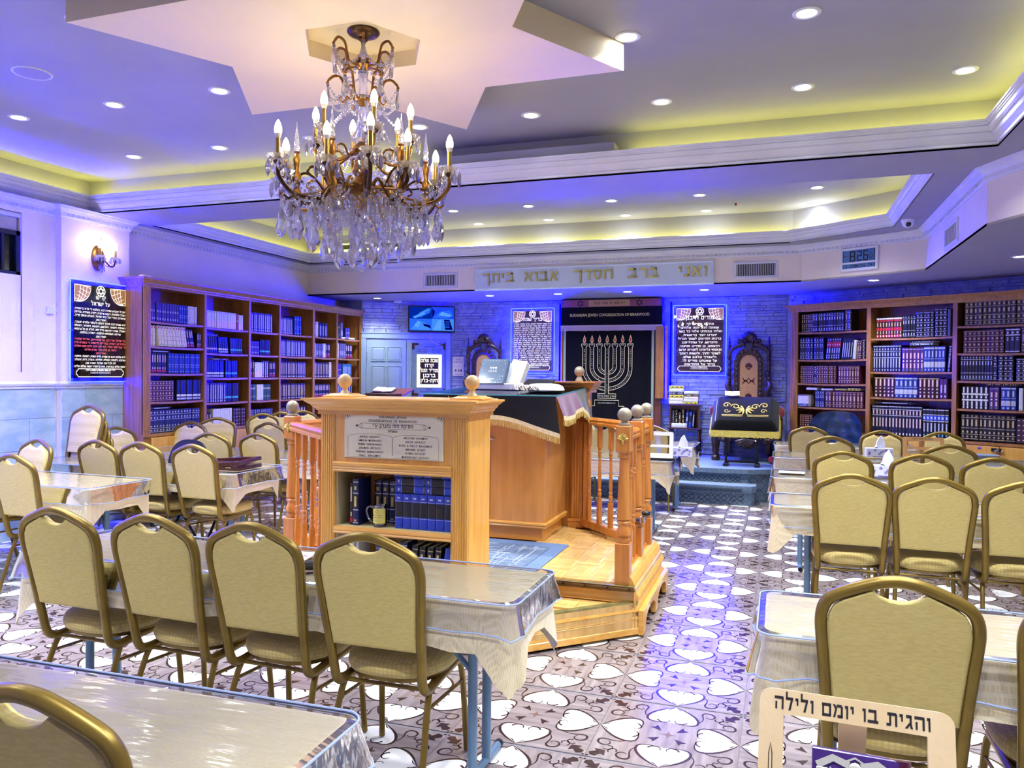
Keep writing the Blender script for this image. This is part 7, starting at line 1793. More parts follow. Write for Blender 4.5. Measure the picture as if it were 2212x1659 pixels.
# ---- small mahogany cabinet with books
cb = thing('small_mahogany_cabinet', 'small mahogany shelf cabinet on turned legs beside the ark', 'cabinet', (-1.26, 11.17, ZD))
for x in (-.205, .185): MB().box(x, x + .022, -.01, .24, .40, .71).obj('side_panel', M_['mahog'], cb)
for z in (.385, .71): MB().box(-.235, .235, -.03, .25, z, z + .02, 0, None, .005).obj('board', M_['mahog'], cb)
MB().box(-.2, .2, .225, .24, .40, .71).obj('back_panel', M_['mahog'], cb)
for sx in (-1, 1):
    for sy in (0, 1): MB().lathe([(.014, 0), (.020, .03), (.013, .06), (.017, .12), (.022, .20), (.014, .26), (.020, .30), (.024, .33), (.024, .385)], 12, (sx * .195, .01 + .2 * sy, 0)).obj('leg', M_['mahog'], cb)
TCb = Matrix.Translation((-1.26, 11.19, ZD + .405))
x = -.178
for i, (w_, h, sty, lab) in enumerate(((.034, .24, 'black_big', 'first dark book inside the small cabinet'), (.034, .25, 'olive_crown', 'second dark book inside the small cabinet'), (.040, .22, 'black_gold', 'third dark book inside the small cabinet'), (.034, .25, 'brown_gold', 'brown book inside the small cabinet'), (.036, .235, 'navy_o', 'blue book leaning inside the small cabinet'), (.036, .23, 'royal', 'bright blue book leaning inside the small cabinet'), (.03, .235, 'navy_plain', 'dark blue book at the small cabinet\'s right'))):
    put_book(TCb @ Matrix.Translation((x, 0, 0)), w_, h, .16, sty, lab, 'books in the small cabinet', R(4) if i > 3 else 0); x += w_ + .010
put_book(TCb @ Matrix.Translation((-.18, -.03, .0)), .06, .21, .03, 'white_plain', 'pale book lying before the row in the small cabinet', 'books in the small cabinet', 0, True)
for k, (x, n_) in enumerate(((-.225, 5), (-.02, 5))):
    z = .735
    for i in range(n_ + (1 if k == 0 else 0)):
        h = (.042, .036, .045, .034, .04, .036)[(i * 2 + k) % 6]; sty = (('white_plain', 'white_pink', 'gold_floral', 'navy_silver', 'white_plain', 'gold_floral'), ('gold_floral', 'white_plain', 'white_pink', 'black_gold', 'white_plain', 'white_plain'))[k][i]
        put_book(Matrix.Translation((-1.26 + x + rnd.uniform(-.01, .01), 11.16, ZD + z)), h, .20, .16, sty, '%s book of the %s pile on top of the small cabinet' % (['lowest', 'second lowest', 'third lowest', 'fourth lowest', 'fifth', 'topmost'][i], ['left', 'right'][k]), 'piles of books on the small cabinet', 0, True); z += h + .001
# ---- tufted blue armchair before the right bookcase
ac = thing('blue_armchair', 'dark blue tufted leather desk chair before the right bookcase', 'chair', (.62, 10.15, 0), R(172))
lea = mat('blue_leather', srgb(24, 48, 92), .28, 0, srgb(16, 36, 76), 6, coat=.4)
def leafn(u, v):      # u across, v up; bulging tufts
    d = 0.0
    for i in range(4):
        for j in range(4):
            cx, cz = -.24 + .16 * i + (.08 if j % 2 else 0), .14 * j + .08
            r_ = math.hypot((u - cx) / .06, (v - cz) / .06); d += .028 * math.exp(-r_ * r_)
    return d
NU, NV = 32, 24; V = []; F = []
for side in (0, 1):
    for j in range(NV + 1):
        v = j / NV * .56
        for i in range(NU + 1):
            u = -.30 + .60 * i / NU; wd_ = .30 * (1 - .35 * max(0, (v - .42) / .14) ** 2); uu = u * wd_ / .30
            y = -.34 + .10 * (uu / .3) ** 2 * 1.6 - .10 * v
            y += (-.045 + leafn(uu, v) * .6 if side == 0 else .06 - leafn(uu, v) * 1.0)
            V.append((uu, y, .55 + v - .05 * (uu / .3) ** 2 * (v / .56)))
n_ = (NU + 1) * (NV + 1)
for j in range(NV):
    for i in range(NU):
        a = j * (NU + 1) + i; F.append((a, a + 1, a + NU + 2, a + NU + 1)); F.append(tuple(n_ + q for q in (a, a + NU + 1, a + NU + 2, a + 1)))
for i in range(NU): F.append((NV * (NU + 1) + i, NV * (NU + 1) + i + 1, n_ + NV * (NU + 1) + i + 1, n_ + NV * (NU + 1) + i)); F.append((i + 1, i, n_ + i, n_ + i + 1))
for j in range(NV):
    a = j * (NU + 1); F.append((a, a + NU + 1, n_ + a + NU + 1, n_ + a)); a += NU; F.append((a + NU + 1, a, n_ + a, n_ + a + NU + 1))
MB().add(V, F, 0, None, True).obj('tufted_back', lea, ac)
b = MB()
for i in range(4):
    for j in range(4): b.sphere((-.24 + .16 * i + (.08 if j % 2 == 0 else 0) - .08, -.285, .57 + .14 * j), .009, 6, 4)
b.obj('button', lea, ac)
MB().rings([[(x * k_, y * k_ - .02, z) for x, y in rrect(.58, .54, .08, 4)] for k_, z in ((.95, .40), (1, .43), (1, .50), (.93, .53))]).obj('seat', lea, ac)
for sx in (-1, 1): MB().tube(bez([(sx * .30, -.30, .70), (sx * .33, -.10, .70), (sx * .33, .18, .68), (sx * .32, .20, .45)], 4), .045, 10).obj('arm', lea, ac)
MB().cyl((0, 0, .08), (0, 0, .42), .03, n=12).obj('column', M_['blackm'], ac)
for k in range(5):
    a = 2 * PI * k / 5; q = MB().tube([(0, 0, .10), (.30 * math.cos(a), .30 * math.sin(a), .065)], .018, 8).obj('base_arm', M_['blackm'], ac); MB().sphere((.30 * math.cos(a), .30 * math.sin(a), .03), .03, 10, 6).obj('caster', M_['black'], q)
# ---- brown slant top lectern left of the doors
lt = thing('brown_lectern', 'brown slant topped lectern with an open book left of the doors', 'lectern', (-4.50, 8.55, 0))
MB().box(-.24, .24, -.17, .17, -.012, .012, 0, XF((0, 0, 1.30), 0, R(14)), .004).obj('desk', wood('red_brown_wood', srgb(104, 40, 28), srgb(80, 28, 20)), lt); MB().box(-.05, .05, -.05, .05, .03, 1.28).obj('post', M_['mahog'], lt); MB().box(-.2, .2, -.18, .18, 0, .04, 0, None, .006).obj('base', M_['mahog'], lt)
MB().box(-.24, .24, -.012, .012, 0, .03, 0, XF((0, -.17, 1.262), 0, R(14))).obj('lip', M_['mahog'], lt)
ob = thing('open_book', 'open dark edged book lying on the brown lectern', 'book', (-4.57, 8.53, 1.315), rot=(R(14), 0, R(5)))
MB().box(-.13, .13, -.085, .085, 0, .006).obj('cover', M_['ink'], ob); MB().box(-.122, -.002, -.08, .08, .006, .03, 0, XF(ry=R(3)), .006).obj('pages', M_['paper'], ob); MB().box(.002, .122, -.08, .08, .006, .024, 0, XF(ry=R(-3)), .006).obj('pages', M_['paper'], ob)
# ---- things on the tables
def tissue(loc, rz, label, s_=1.0):
    t = thing('tissue_box', label, 'tissue box', loc, rz, 'tissue boxes on the tables')
    cb_ = mat('printed_carton', srgb(214, 218, 240), .5, 0, srgb(226, 230, 246), 5)
    c = MB().box(-.115 * s_, .115 * s_, -.058, .058, 0, .085, 0, None, .002).obj('carton', cb_, t)
    b = MB(); rnd = random.Random(5)
    for k in range(10):
        x, z = rnd.uniform(-.095, .095) * s_, rnd.uniform(.018, .07)
        for q in range(5):
            a = 2 * PI * q / 5 + k; b.add([(x, z, 0), (x + .011 * math.cos(a - .4), z + .011 * math.sin(a - .4), 0), (x + .014 * math.cos(a), z + .014 * math.sin(a), 0), (x + .011 * math.cos(a + .4), z + .011 * math.sin(a + .4), 0)], [(0, 1, 2, 3)], 0, XF((0, -.0585, 0)) @ UP)
    b.box(-.06 * s_, .06 * s_, -.0586, -.058, .001, .008)
    b.obj('violet_print', mat('violet_flower_print', srgb(104, 84, 190), .5), c)
    V = []; F = []; n = 14
    for j, (r_, z) in enumerate(((.05, .084), (.042, .11), (.036, .14), (.022, .17), (.008, .195))):
        for k in range(n):
            a = 2 * PI * k / n; q = 1 + .25 * math.sin(3 * a + j)
            V.append((r_ * q * math.cos(a) + .012 * j * .4, .55 * r_ * q * math.sin(a), z + .012 * math.sin(2 * a)))
    for j in range(4):
        for k in range(n): F.append((j * n + k, j * n + (k + 1) % n, (j + 1) * n + (k + 1) % n, (j + 1) * n + k))
    F.append(tuple(4 * n + k for k in range(n)))
    MB().add(V, F, 0, None, True).obj('tissue', mat('white_tissue', srgb(238, 240, 248), .9), t)
tissue((.925, 8.40, .76), R(4), 'violet printed tissue box on the fourth right table before the facing chair', 1.06)
tissue((.80, 6.78, .76), R(-3), 'violet printed tissue box on the third right table, partly behind a chair')
tissue((-.885, 7.66, .76), R(12), 'violet printed tissue box at the end of the middle right table', .8)
def book_stand(loc, rz, W, H, label, mt_, words=None, ts=.05, lean=22, bars=True):
    t = thing('wooden_book_stand', label, 'book stand', loc, rz)
    T = XF((0, 0, 0), 0, R(-lean)) @ UP; w_ = .036
    o = rrect(W, H, .018, 4, 0, H / 2)
    io = [(-W / 2 + w_, .05), (W / 2 - w_, .05), (W / 2 - w_, H - w_), (-W / 2 + w_, H - w_)]
    fr = MB().prism(o, -.012, 0, 0, T, [io]).obj('frame', mt_, t)
    MB().box(-W / 2, W / 2, -.055, .0, 0, .014, 0, None, .003).obj('ledge', mt_, t)
    if bars: MB().box(-W / 2 + w_, W / 2 - w_, H * .42, H * .42 + w_ * .7, -.010, -.001, 0, T).obj('crossbar', mt_, t)
    MB().box(-.02, .02, -.008, .0, 0, H * .95, 0, XF((0, H * .74, 0), 0, R(24))).obj('prop', mt_, t)
    if words:
        b = MB(); b.text(words, ts, (-.005, H - w_ * .5 - ts * .36, .0006), T, 0, 'CENTER', 0, .004, fit=W * .80, res=3); b.obj('lettering', M_['ink'], fr)
    return t, fr, T
birch = wood('pale_birch', srgb(230, 206, 164), srgb(218, 190, 142), .4, (6, 6, .9), .1); pinew = wood('yellow_pine', srgb(216, 172, 104), srgb(196, 148, 82), .4, (8, 8, 1), .1)
book_stand((1.32, 8.40, .757), R(2), .36, .21, 'small yellow wooden book stand on the fourth right table', pinew, 'והגית בו יומם ולילה', .022, 12)
ws, fr, T = book_stand((-1.085, 7.40, .757), R(3), .29, .26, 'white tilted book rest on the middle right table', M_['white'], None, .05, 18)
MB().box(-.20, .17, -.09, .16, -.004, .012, 0, None, .004).obj('base_plate', M_['black'], ws)
# dark folding rest on the second left table
dr_ = thing('dark_book_rest', 'dark reddish folding book rest with steel hinges on the second left table', 'book rest', (-4.29, 5.26, .757), R(4))
red_m = wood('dark_cherry', srgb(64, 14, 24), srgb(44, 8, 18), .25, (10, 10, 1), .5)
fr = MB().sweep([(-.26, -.16), (.26, -.16), (.26, .16), (-.26, .16)], [(0, 0), (0, .03), (.045, .03), (.045, 0)], True).obj('lower_frame', red_m, dr_)
MB().sweep([(-.26, -.16), (.26, -.16), (.26, .16), (-.26, .16)], [(0, 0), (0, .028), (.045, .028), (.045, 0)], True, 0, XF((0, 0, .032), 0, R(3), R(-4))).obj('upper_frame', red_m, dr_)
MB().box(-.2, .2, -.02, .02, .03, .052).obj('crossbar', red_m, dr_)
for x in (-.15, .17): MB().box(x - .025, x + .025, -.166, -.16, .02, .028).obj('hinge', M_['steel'], fr)
for z in (.018, .05): MB().box(-.265, -.16, -.168, -.162, z, z + .008).obj('hinge', M_['steel'], fr)
# papers on the front left table
for i, (x, y, rz, w_, h, c, lab) in enumerate(((-1.93, 2.80, 12, .15, .20, (220, 214, 214), 'printed leaflet with red script lying on the front left table'), (-1.90, 2.72, -8, .17, .13, (120, 150, 190), 'blue leaflet under the printed one on the front left table'))):
    t = thing('leaflet', lab, 'leaflet', (x, y, .757 + .004 * (1 - i)), R(rz))
    MB().box(-w_ / 2, w_ / 2, -h / 2, h / 2, 0, .003).obj('sheet', mat('leaflet_paper', srgb(*c), .5), t)
    b = MB()
    if i == 0:
        b.text('Torah', .05, (0, .01, .0034), None, 0, 'CENTER', 0, .01); b.box(-.06, .06, -.055, -.04, .003, .0034); b.box(-.06, .06, -.08, -.07, .003, .0034)
    else: b.box(-.07, .0, -.04, .03, .003, .0034); b.sphere((.04, 0, .003), .03, 12, 4, sc=(1, 1, .05))
    b.obj('print', mat('leaflet_print', srgb(*((130, 40, 90) if i == 0 else (30, 46, 80))), .5), t)
pw2 = thing('glasses_case', 'small dark glasses case beside the leaflets on the front left table', 'case', (-1.80, 2.66, .757), R(20)); MB().box(-.075, .075, -.03, .03, 0, .03, 0, None, .012).obj('shell', M_['black'], pw2)
for x, y, rz, lab in ((.62, 5.30, 5, 'white paper sheet on the second right table between two chairs'), (.10, 6.76, -4, 'white paper sheet near the aisle end of the third right table'), (.62, 9.86, 8, 'thin booklet on the farthest right table')):
    t = thing('paper_sheet', lab, 'paper', (x, y, .757), R(rz)); MB().box(-.10, .10, -.07, .07, 0, .003).obj('sheet', M_['paper'], t)
bg = thing('grey_box', 'flat grey box at the right end of the fourth right table', 'box', (1.85, 8.55, .757), R(6)); MB().box(-.12, .12, -.08, .08, 0, .05, 0, None, .004).obj('shell', mat('slate_card', srgb(112, 126, 150), .5), bg)
# ---- near book stand at the bottom right, with its prayer book, on a table
table('folding_table', 1.8, .50, (.80, 1.14, 0), 0, 'nearest right folding table under the pale wooden book stand', 'tan cloth on the nearest right table under the pale book stand', 'clear vinyl over the nearest right table under the pale book stand', 77, corner=.1)
ns, fr, T = book_stand((.108, 1.20, .757), R(-2.5), .272, .305, 'pale birch book stand lettered in Hebrew in the bottom right corner', birch, 'והגית בו יומם ולילה', .030, 18, False)
b = MB()
sv = b
for (x, hh, ww) in ((-.128, .05, .010), (-.118, .09, .005), (-.110, .055, .010)):
    line([(x - ww / 2, .12), (x - ww / 2, .12 + hh), (x + ww / 2, .12 + hh), (x + ww / 2, .12)], .0012, T, 0, .0008)
line([(-.1205, .21), (-.118, .226), (-.1155, .21)], .0014, T, 0, .0008)
for k in range(4): line([(-.131 + .007 * k, .12), (-.131 + .007 * k, .160)], .0009, T, 0, .0008)
b.obj('tower_drawing', M_['ink'], fr)
pb = thing('purple_prayer_book', 'purple prayer book with a silver arch relief on the birch stand', 'book', (.112, 1.205, .772), rot=(R(-20), 0, R(-3)))
pl = mat('purple_leather', srgb(70, 40, 120), .35, 0, srgb(52, 26, 96), 8, bump=.1, bs=50, coat=.3)
MB().box(-.062, .056, -.034, -.030, 0, .215, 0, None, .0015).obj('front_cover', pl, pb); MB().box(-.058, .052, -.030, -.006, .004, .211).obj('pages', M_['paper'], pb); MB().box(-.062, .056, -.006, -.002, 0, .215, 0, None, .0015).obj('back_cover', pl, pb)
MB().tube([(.056, -.018, 0), (.056, -.018, .215)], .0165, 12).obj('spine', mat('maroon_spine', srgb(70, 14, 44), .3, coat=.3), pb)
b = MB(); TP = XF((-.003, -.0345, 0)) @ UP
for sx in (-1, 1):
    b.box(sx * .045 - .008, sx * .045 + .008, .165, .19, 0, .003, 0, TP, .001); b.box(sx * .045 - .006, sx * .045 + .006, .06, .165, 0, .002, 0, TP); b.box(sx * .045 - .009, sx * .045 + .009, .125, .132, 0, .003, 0, TP)
    line([(sx * .052, .192), (sx * .030, .205), (sx * .008, .198)], .010, TP, 0, .0022)
    for k in range(5): line([(sx * .034, .192 - .002 * k), (sx * (.026 - .002 * k), .176 - .006 * k), (sx * .010, .170 - .006 * k)], .0022, TP, 0, .002)
    line([(sx * .030, .06), (sx * .030, .135), (sx * .026, .145), (sx * .022, .135), (sx * .022, .06)], .003, TP, 0, .002)
    for k in range(4): line([(sx * .019, .07 + .018 * k), (sx * .037, .07 + .018 * k)], .002, TP, 0, .002)
b.sphere((0, .194, .002), .009, 12, 6, 0, TP, sc=(1, 1, .3)); line([(-.012, .188), (-.010, .204), (0, .209), (.010, .204), (.012, .188)], .003, TP, 0, .002)
b.text('סידור', .015, (0, .128, .001), TP, 0, 'CENTER', 0, .02); b.text('שלמות', .015, (0, .110, .001), TP, 0, 'CENTER', 0, .02); b.text('ישראל', .015, (0, .092, .001), TP, 0, 'CENTER', 0, .02)
b.obj('silver_relief', mat('silver_relief', srgb(206, 204, 190), .3, .35), pb)
at_back(-1.275, 1.03, R(2), 'near gold banquet chair cut off in the bottom left corner', GRP_L)
# ================================================================ wall lamp with two candles
CR_ = crystal('cut_crystal'); brz = mat('antique_bronze_gold', srgb(160, 114, 48), .32, .8, srgb(110, 72, 28), 14)
brd = mat('dark_bronze', srgb(84, 56, 28), .35, .8, srgb(56, 36, 20), 14)
cand = mat('brushed_candle_tube', srgb(176, 146, 74), .3, .7); bulbb = mat('bulb_collar', srgb(230, 226, 214), .4)
def bulb_mesh(s_=1.0): return MB().lathe([(.009 * s_, 0), (.013 * s_, .008 * s_), (.0165 * s_, .022 * s_), (.016 * s_, .036 * s_), (.011 * s_, .054 * s_), (.004 * s_, .068 * s_), (.0008, .072 * s_)], 12).mesh('bulb', M_['bulb'])
BM = bulb_mesh(1.15)
def pendalogue(h, w_):
    """flat faceted drop: top point, shoulders, lower point"""
    b = MB(); ring = [(0, 0), (.28, -.20), (.40, -.45), (.5, -.62), (.30, -.84), (0, -1), (-.30, -.84), (-.5, -.62), (-.40, -.45), (-.28, -.20)]
    o = [(x * w_, 0, z * h) for x, z in ring]; f = [(x * w_ * .5, -.18 * w_, (-.5 + (z + .5) * .55) * h) for x, z in ring]; k_ = [(x, -y, z) for x, y, z in f]
    n = 10; b.add(o + f + k_, [(i, (i + 1) % n, n + (i + 1) % n, n + i) for i in range(n)] + [((i + 1) % n, i, 2 * n + i, 2 * n + (i + 1) % n) for i in range(n)] + [tuple(range(n, 2 * n)), tuple(range(2 * n, 3 * n))[::-1]])
    return b.mesh('crystal_drop', CR_)
def almond(h, w_):
    b = MB(); L = []
    for z, r_ in ((0, .06), (-.30, .32), (-.62, .5), (-.85, .28), (-1, .03)): L.append([(r_ * w_ * math.cos(2 * PI * k / 6), r_ * w_ * .6 * math.sin(2 * PI * k / 6), z * h) for k in range(6)])
    b.rings(L[::-1], sm=False); return b.mesh('crystal_drop', CR_)
PD = [pendalogue(.085, .048), pendalogue(.070, .040), almond(.062, .030), pendalogue(.055, .034)]
sc_ = thing('wall_sconce', 'bronze wall lamp with two lit candle bulbs above the left sign', 'lamp', (XP, 6.075, 2.66), R(90))
b = MB(); lp = []
for k_, y in ((1, 0), (1.0, -.012), (.93, -.018), (.90, -.016), (.75, -.026), (.3, -.034)): lp.append([(.075 * k_ * math.cos(2 * PI * q / 28), y, .13 * k_ * math.sin(2 * PI * q / 28)) for q in range(28)])
b.rings(lp[::-1]); b.f[-1] = b.f[-1]; pl_ = b.obj('back_plate', brz, sc_)
b = MB()
for q in range(36): a = 2 * PI * q / 36; b.sphere((.070 * math.cos(a), -.016, .122 * math.sin(a)), .006, 6, 4)
b.obj('bead_rim', brz, pl_); MB().sphere((0, -.035, .06), .018, 10, 6).obj('boss', brd, pl_)
for sx in (-1, 1):
    ar = MB().tube(bez([(0, -.03, -.05), (sx * .03, -.07, -.03), (sx * .06, -.10, -.075), (sx * .085, -.125, -.07), (sx * .095, -.135, -.01)], 5), .008, 8).obj('arm', brd, sc_)
    p = (sx * .095, -.135)
    L = []
    for r_, z in ((.012, -.008), (.030, -.004), (.046, .010), (.043, .012), (.02, .002)): L.append([(p[0] + r_ * (1 + .08 * math.cos(8 * 2 * PI * q / 32)) * math.cos(2 * PI * q / 32), p[1] + r_ * (1 + .08 * math.cos(8 * 2 * PI * q / 32)) * math.sin(2 * PI * q / 32), z) for q in range(32)])
    MB().rings(L).obj('drip_tray', CR_, ar); MB().cyl((p[0], p[1], 0), (p[0], p[1], .085), .0105, n=12).obj('candle', cand, ar)
    link('bulb', BM, ar, (p[0], p[1], .085)); light('sconce_lamp', 'POINT', (p[0], p[1], .12), 3.0, BULB_COL, sc_, .02)
    for q in range(4):
        a = 2 * PI * q / 4 + .5; link('crystal_drop', PD[3], ar, (p[0] + .042 * math.cos(a), p[1] + .042 * math.sin(a), .004), a)
    b = MB()
    for q in range(14):
        t_ = q / 13; b.sphere((p[0] * (1 - t_), p[1] * (1 - t_) - .05 * t_, -.03 - .05 * math.sin(PI * t_)), .006, 6, 4)
    b.obj('bead_string', CR_, ar)
b = MB().tube([(0, -.05, .0), (0, -.05, .06)], .007, 8); b.lathe([(.006, .06), (.012, .07), (.006, .09), (.010, .10), (.007, .13), (.002, .20)], 8, (0, -.05, 0)); b.obj('spike', brz, sc_)
for k in range(5): link('crystal_drop', PD[2 + k % 2], sc_, (-.03 + .015 * k, -.06, -.06 - .012 * (k % 3)), k)
# ================================================================ the crystal chandelier
ch = thing('crystal_chandelier', 'large bronze and crystal chandelier with lit candle bulbs hanging from the star', 'chandelier', (SX, SY, 0))
MB().lathe([(.006, 3.335), (.022, 3.338), (.026, 3.345), (.020, 3.35), (.05, 3.358), (.080, 3.372), (.088, 3.382), (.086, 3.389)], 24).obj('canopy', brd, ch)
for k in range(5):
    a = R(90) * (k % 2); b = MB(); b.tube([(.011 * math.cos(t) * math.cos(a), .011 * math.cos(t) * math.sin(a), 3.325 - .019 * k + .014 * math.sin(t)) for t in [2 * PI * q / 12 for q in range(12)]], .003, 6, 0, None, True); b.obj('chain_link', brd, ch)
b = MB(); b.lathe([(.012, 3.17), (.035, 3.19), (.045, 3.205), (.030, 3.215), (.045, 3.225), (.040, 3.238), (.016, 3.25), (.010, 3.262)], 20)
b.lathe([(.014, 2.98), (.034, 3.00), (.046, 3.02), (.034, 3.035), (.02, 3.045)], 20)
b.lathe([(.010, 2.40), (.022, 2.41), (.045, 2.44), (.075, 2.475), (.095, 2.52), (.092, 2.55), (.060, 2.575), (.040, 2.60), (.055, 2.63), (.050, 2.66), (.030, 2.69), (.046, 2.72), (.060, 2.745), (.045, 2.77), (.022, 2.79)], 24)
b.obj('stem', brz, ch)
MB().lathe([(.020, 3.045), (.026, 3.06), (.022, 3.10), (.024, 3.14), (.030, 3.17)], 10).obj('crystal_column', CR_, ch)
MB().lathe([(.030, 2.79), (.062, 2.80), (.055, 2.82), (.032, 2.87), (.022, 2.93), (.026, 2.96), (.020, 2.98)], 14).obj('crystal_bell', CR_, ch)
bead = lambda b, p, r_=.0075: b.sphere(p, r_, 6, 4)
NC = [0]
def drop(p, k, s_=1.0, a=0.0, par=None):
    o = link('crystal_drop', PD[k], par or ch, p, a, rot=(0, 0, a)); o.scale = (s_ * 1.1, s_ * 1.1, s_ * 1.1); NC[0] += 1
def string(pts, n, par=None, r_=.0075):
    b = MB(); P = bez(pts, 12)
    L = [0.0]
    for i in range(1, len(P)): L.append(L[-1] + (P[i] - P[i - 1]).length)
    for q in range(n):
        t = L[-1] * (q + .5) / n; i = max(i for i in range(len(L)) if L[i] <= t); i = min(i, len(P) - 2)
        f = (t - L[i]) / max(1e-6, L[i + 1] - L[i]); bead(b, tuple(P[i].lerp(P[i + 1], f)), r_)
    b.obj('bead_string', CR_, par or ch)
# two crowns of scrolled arms
for zc, r0, n, ph in ((3.20, .175, 6, 0), (3.02, .185, 6, 30)):
    tips = []
    for k in range(n):
        a = R(ph + 360 / n * k); c, s_ = math.cos(a), math.sin(a); q = lambda r_, z: (r_ * c, r_ * s_, z)
        ar = MB().tube(bez([q(.04, zc), q(.085, zc + .01), q(.10, zc + .06), q(.115, zc + .105), q(.15, zc + .118), q(r0 - .005, zc + .095), q(r0 + .003, zc + .08)], 4), [.0065] * 12 + [.0075] * 9 + [.006] * 4, 7)
        ar.tube(bez([q(.085, zc + .01), q(.105, zc - .02), q(.125, zc - .005), q(.115, zc + .012)], 4), .005, 6)
        ar.sphere(q(r0 + .003, zc + .078), .009, 7, 5)
        o = ar.obj('scroll_arm', brz, ch); tips.append((a, q(r0 + .003, zc + .072)))
        drop((r0 * c, r0 * s_, zc + .045), k % 2, 1.0, a + PI / 2)
        drop((.11 * c, .11 * s_, zc + .03), 2, .9, a + PI / 2)
    for k in range(n):
        p0, p1 = tips[k][1], tips[(k + 1) % n][1]; m_ = ((p0[0] + p1[0]) * .5, (p0[1] + p1[1]) * .5, min(p0[2], p1[2]) - .11)
        string([p0, (p0[0] * .8 + m_[0] * .2, p0[1] * .8 + m_[1] * .2, p0[2] - .07), m_, (p1[0] * .8 + m_[0] * .2, p1[1] * .8 + m_[1] * .2, p1[2] - .07), p1], 20)
        string([p0, (p0[0] * .55, p0[1] * .55, p0[2] - .12), (p0[0] * .25, p0[1] * .25, zc - .02)], 12)
# tray, candle and bulb on an arm
TRAYM = None
def cup(par, x, y, z, tray_r=.052, hc=.105):
    global TRAYM
    if TRAYM is None:
        L = []
        for r_, zz in ((.010, -.006), (.026, -.004), (.042, .006), (.054, .020), (.050, .022), (.036, .012), (.012, .004)): L.append([(r_ * (1 + .07 * math.cos(9 * 2 * PI * q / 36)) * math.cos(2 * PI * q / 36), r_ * (1 + .07 * math.cos(9 * 2 * PI * q / 36)) * math.sin(2 * PI * q / 36), zz) for q in range(36)])
        TRAYM = MB().rings(L).mesh('crystal_tray', CR_)
    link('crystal_tray', TRAYM, par, (x, y, z))
    MB().lathe([(.008, -.030), (.020, -.020), (.026, -.010), (.022, -.006)], 14, (x, y, z)).obj('cup', brd, par)
    MB().cyl((x, y, z), (x, y, z + hc), .0115, n=12).obj('candle', cand, par)
    MB().lathe([(.0115, z + hc), (.0155, z + hc + .012), (.017, z + hc + .022)], 12, (x, y, 0)).obj('bulb_collar', bulbb, par)
    o = link('bulb', BM, par, (x, y, z + hc + .010))
NU_ = 6
for k in range(NU_):
    a = R(12 + 360 / NU_ * k); c, s_ = math.cos(a), math.sin(a); q = lambda r_, z: (r_ * c, r_ * s_, z)
    ar = MB().tube(bez([q(.04, 2.745), q(.10, 2.70), q(.17, 2.66), q(.235, 2.68), q(.265, 2.735), q(.265, 2.77)], 5), .009, 8)
    ar.tube(bez([q(.10, 2.70), q(.13, 2.745), q(.17, 2.74), q(.165, 2.71)], 4), .006, 6); o = ar.obj('arm', brz, ch)
    cup(o, .265 * c, .265 * s_, 2.795)
    for j in range(5): b_ = 2 * PI * j / 5; drop((.265 * c + .05 * math.cos(b_), .265 * s_ + .05 * math.sin(b_), 2.800), (0, 3, 2)[j % 3], .95, b_ + PI / 2)
    drop(q(.17, 2.65), 0, 1.0, a)
    a2 = a + R(360 / NU_); p1 = (.265 * math.cos(a2), .265 * math.sin(a2), 2.77)
    string([q(.265, 2.77), (q(.2, 2.68)[0] * .5 + p1[0] * .4, q(.2, 2.68)[1] * .5 + p1[1] * .4, 2.66), p1], 18)
    string([q(.06, 3.0), q(.15, 2.90), q(.25, 2.80)], 16)
NL = 12
for k in range(NL):
    a = R(4 + 360 / NL * k); c, s_ = math.cos(a), math.sin(a); q = lambda r_, z: (r_ * c, r_ * s_, z)
    R0 = .50 if k % 2 == 0 else .40; zc = 2.600 if k % 2 == 0 else 2.585
    ar = MB().tube(bez([q(.07, 2.52), q(.14, 2.57), q(.20, 2.51), q(.26, 2.445), q(R0 - .09, 2.445), q(R0 - .01, 2.51), q(R0, zc - .025)], 5), [.010] * 16 + [.011] * 15, 8)
    ar.tube(bez([q(.20, 2.51), q(.26, 2.585), q(.31, 2.60), q(.335, 2.57), q(.31, 2.55)], 4), .007, 6)
    ar.tube(bez([q(R0 - .09, 2.445), q(R0 - .06, 2.415), q(R0 - .03, 2.43)], 4), .006, 6)
    o = ar.obj('arm', brd if k % 3 else brz, ch)
    cup(o, R0 * c, R0 * s_, zc)
    for j in range(6): b_ = 2 * PI * j / 6 + .3; drop((R0 * c + .052 * math.cos(b_), R0 * s_ + .052 * math.sin(b_), zc + .006), (0, 3, 1)[j % 3], 1.0, b_ + PI / 2)
    drop(q(.26, 2.44), 0, 1.25, a + PI / 2); drop(q(R0 - .06, 2.415), 1, 1.3, a)
    a2 = a + R(360 / NL); R1 = .40 if k % 2 == 0 else .50
    p1 = (R1 * math.cos(a2), R1 * math.sin(a2), 2.59); p0 = q(R0, 2.59)
    string([p0, ((p0[0] + p1[0]) * .46, (p0[1] + p1[1]) * .46, 2.48), p1], 16)
    string([q(.10, 2.55), q(.24, 2.44), q(R0 - .03, 2.52)], 18)
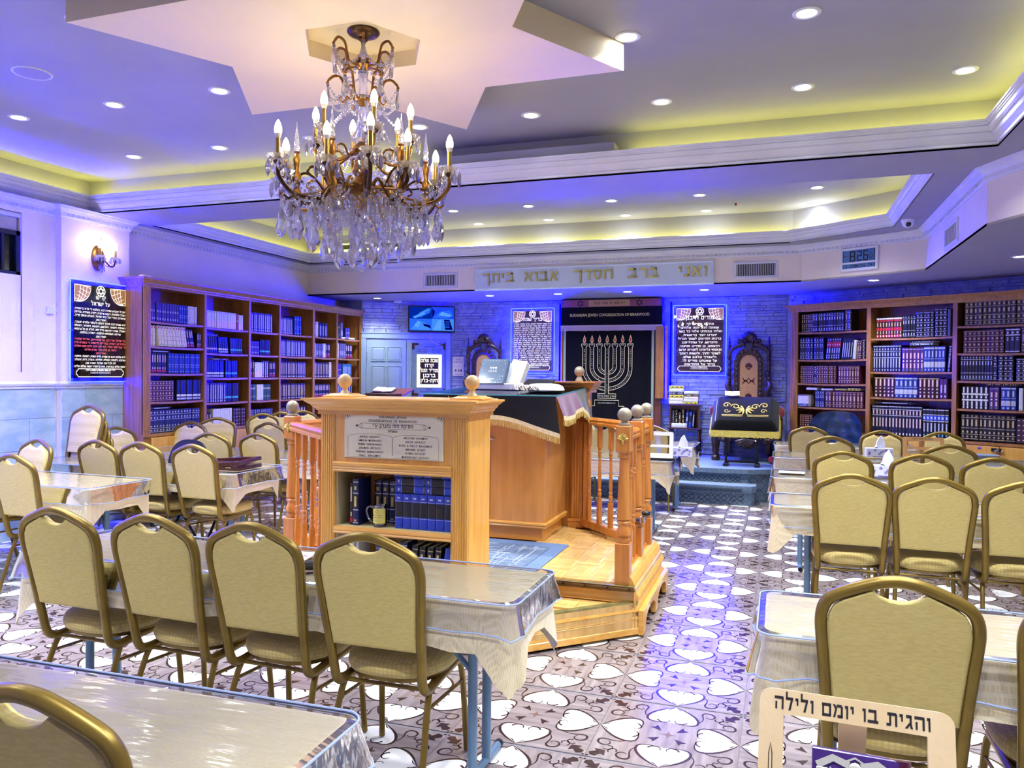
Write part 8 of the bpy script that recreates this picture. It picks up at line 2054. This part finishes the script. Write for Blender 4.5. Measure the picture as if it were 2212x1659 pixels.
# spires standing on bronze balusters
for k in range(6):
    a = R(34 + 60 * k); c, s_ = .345 * math.cos(a), .345 * math.sin(a)
    b = MB().lathe([(.006, 2.46), (.024, 2.47), (.026, 2.50), (.014, 2.52), (.022, 2.55), (.026, 2.585), (.012, 2.61), (.016, 2.64), (.020, 2.67), (.010, 2.70), (.018, 2.71), (.008, 2.715)], 12, (c, s_, 0)); b.tube([(c * .3, s_ * .3, 2.53), (c, s_, 2.48)], .008, 6)
    o = b.obj('baluster', brz, ch)
    MB().lathe([(.010, 2.715), (.016, 2.73), (.010, 2.745), (.015, 2.755), (.0135, 2.77), (.001, 2.87)], 8, (c, s_, 0)).obj('spire', CR_, o)
# basket of hanging strings
for r_, n, z0, z1, kind, ph in ((.43, 18, 2.46, 2.385, 0, 5), (.36, 16, 2.45, 2.345, 1, 12), (.28, 15, 2.45, 2.30, 0, 0), (.21, 12, 2.45, 2.255, 1, 18), (.13, 8, 2.44, 2.225, 0, 9)):
    for k in range(n):
        a = R(ph + 360 / n * k); x, y = r_ * math.cos(a), r_ * math.sin(a); zz = z1 + .018 * ((k * 7) % 3 - 1)
        string([(x, y, z0), (x, y, (z0 + zz) / 2), (x, y, zz)], max(4, int((z0 - zz) / .0165)))
        drop((x, y, zz), kind if k % 3 else 2, 1.32, a + PI / 2 * (k % 2))
        a2 = R(ph + 360 / n * (k + 1)); string([(x, y, z0), ((x + r_ * math.cos(a2)) * .48, (y + r_ * math.sin(a2)) * .48, z0 - .06), (r_ * math.cos(a2), r_ * math.sin(a2), z0)], 9)
for k in range(5):
    a = R(72 * k + 20); x, y = .065 * math.cos(a), .065 * math.sin(a); string([(x, y, 2.42), (x, y, 2.30), (x, y, 2.225)], 12); drop((x, y, 2.222), 0, 1.15, a)
string([(0, 0, 2.40), (0, 0, 2.28), (0, 0, 2.145)], 15)
b = MB(); b.sphere((0, 0, 2.115), .026, 10, 8); b.s = [False] * len(b.s); b.obj('crystal_ball', CR_, ch)
print('crystals', NC[0])
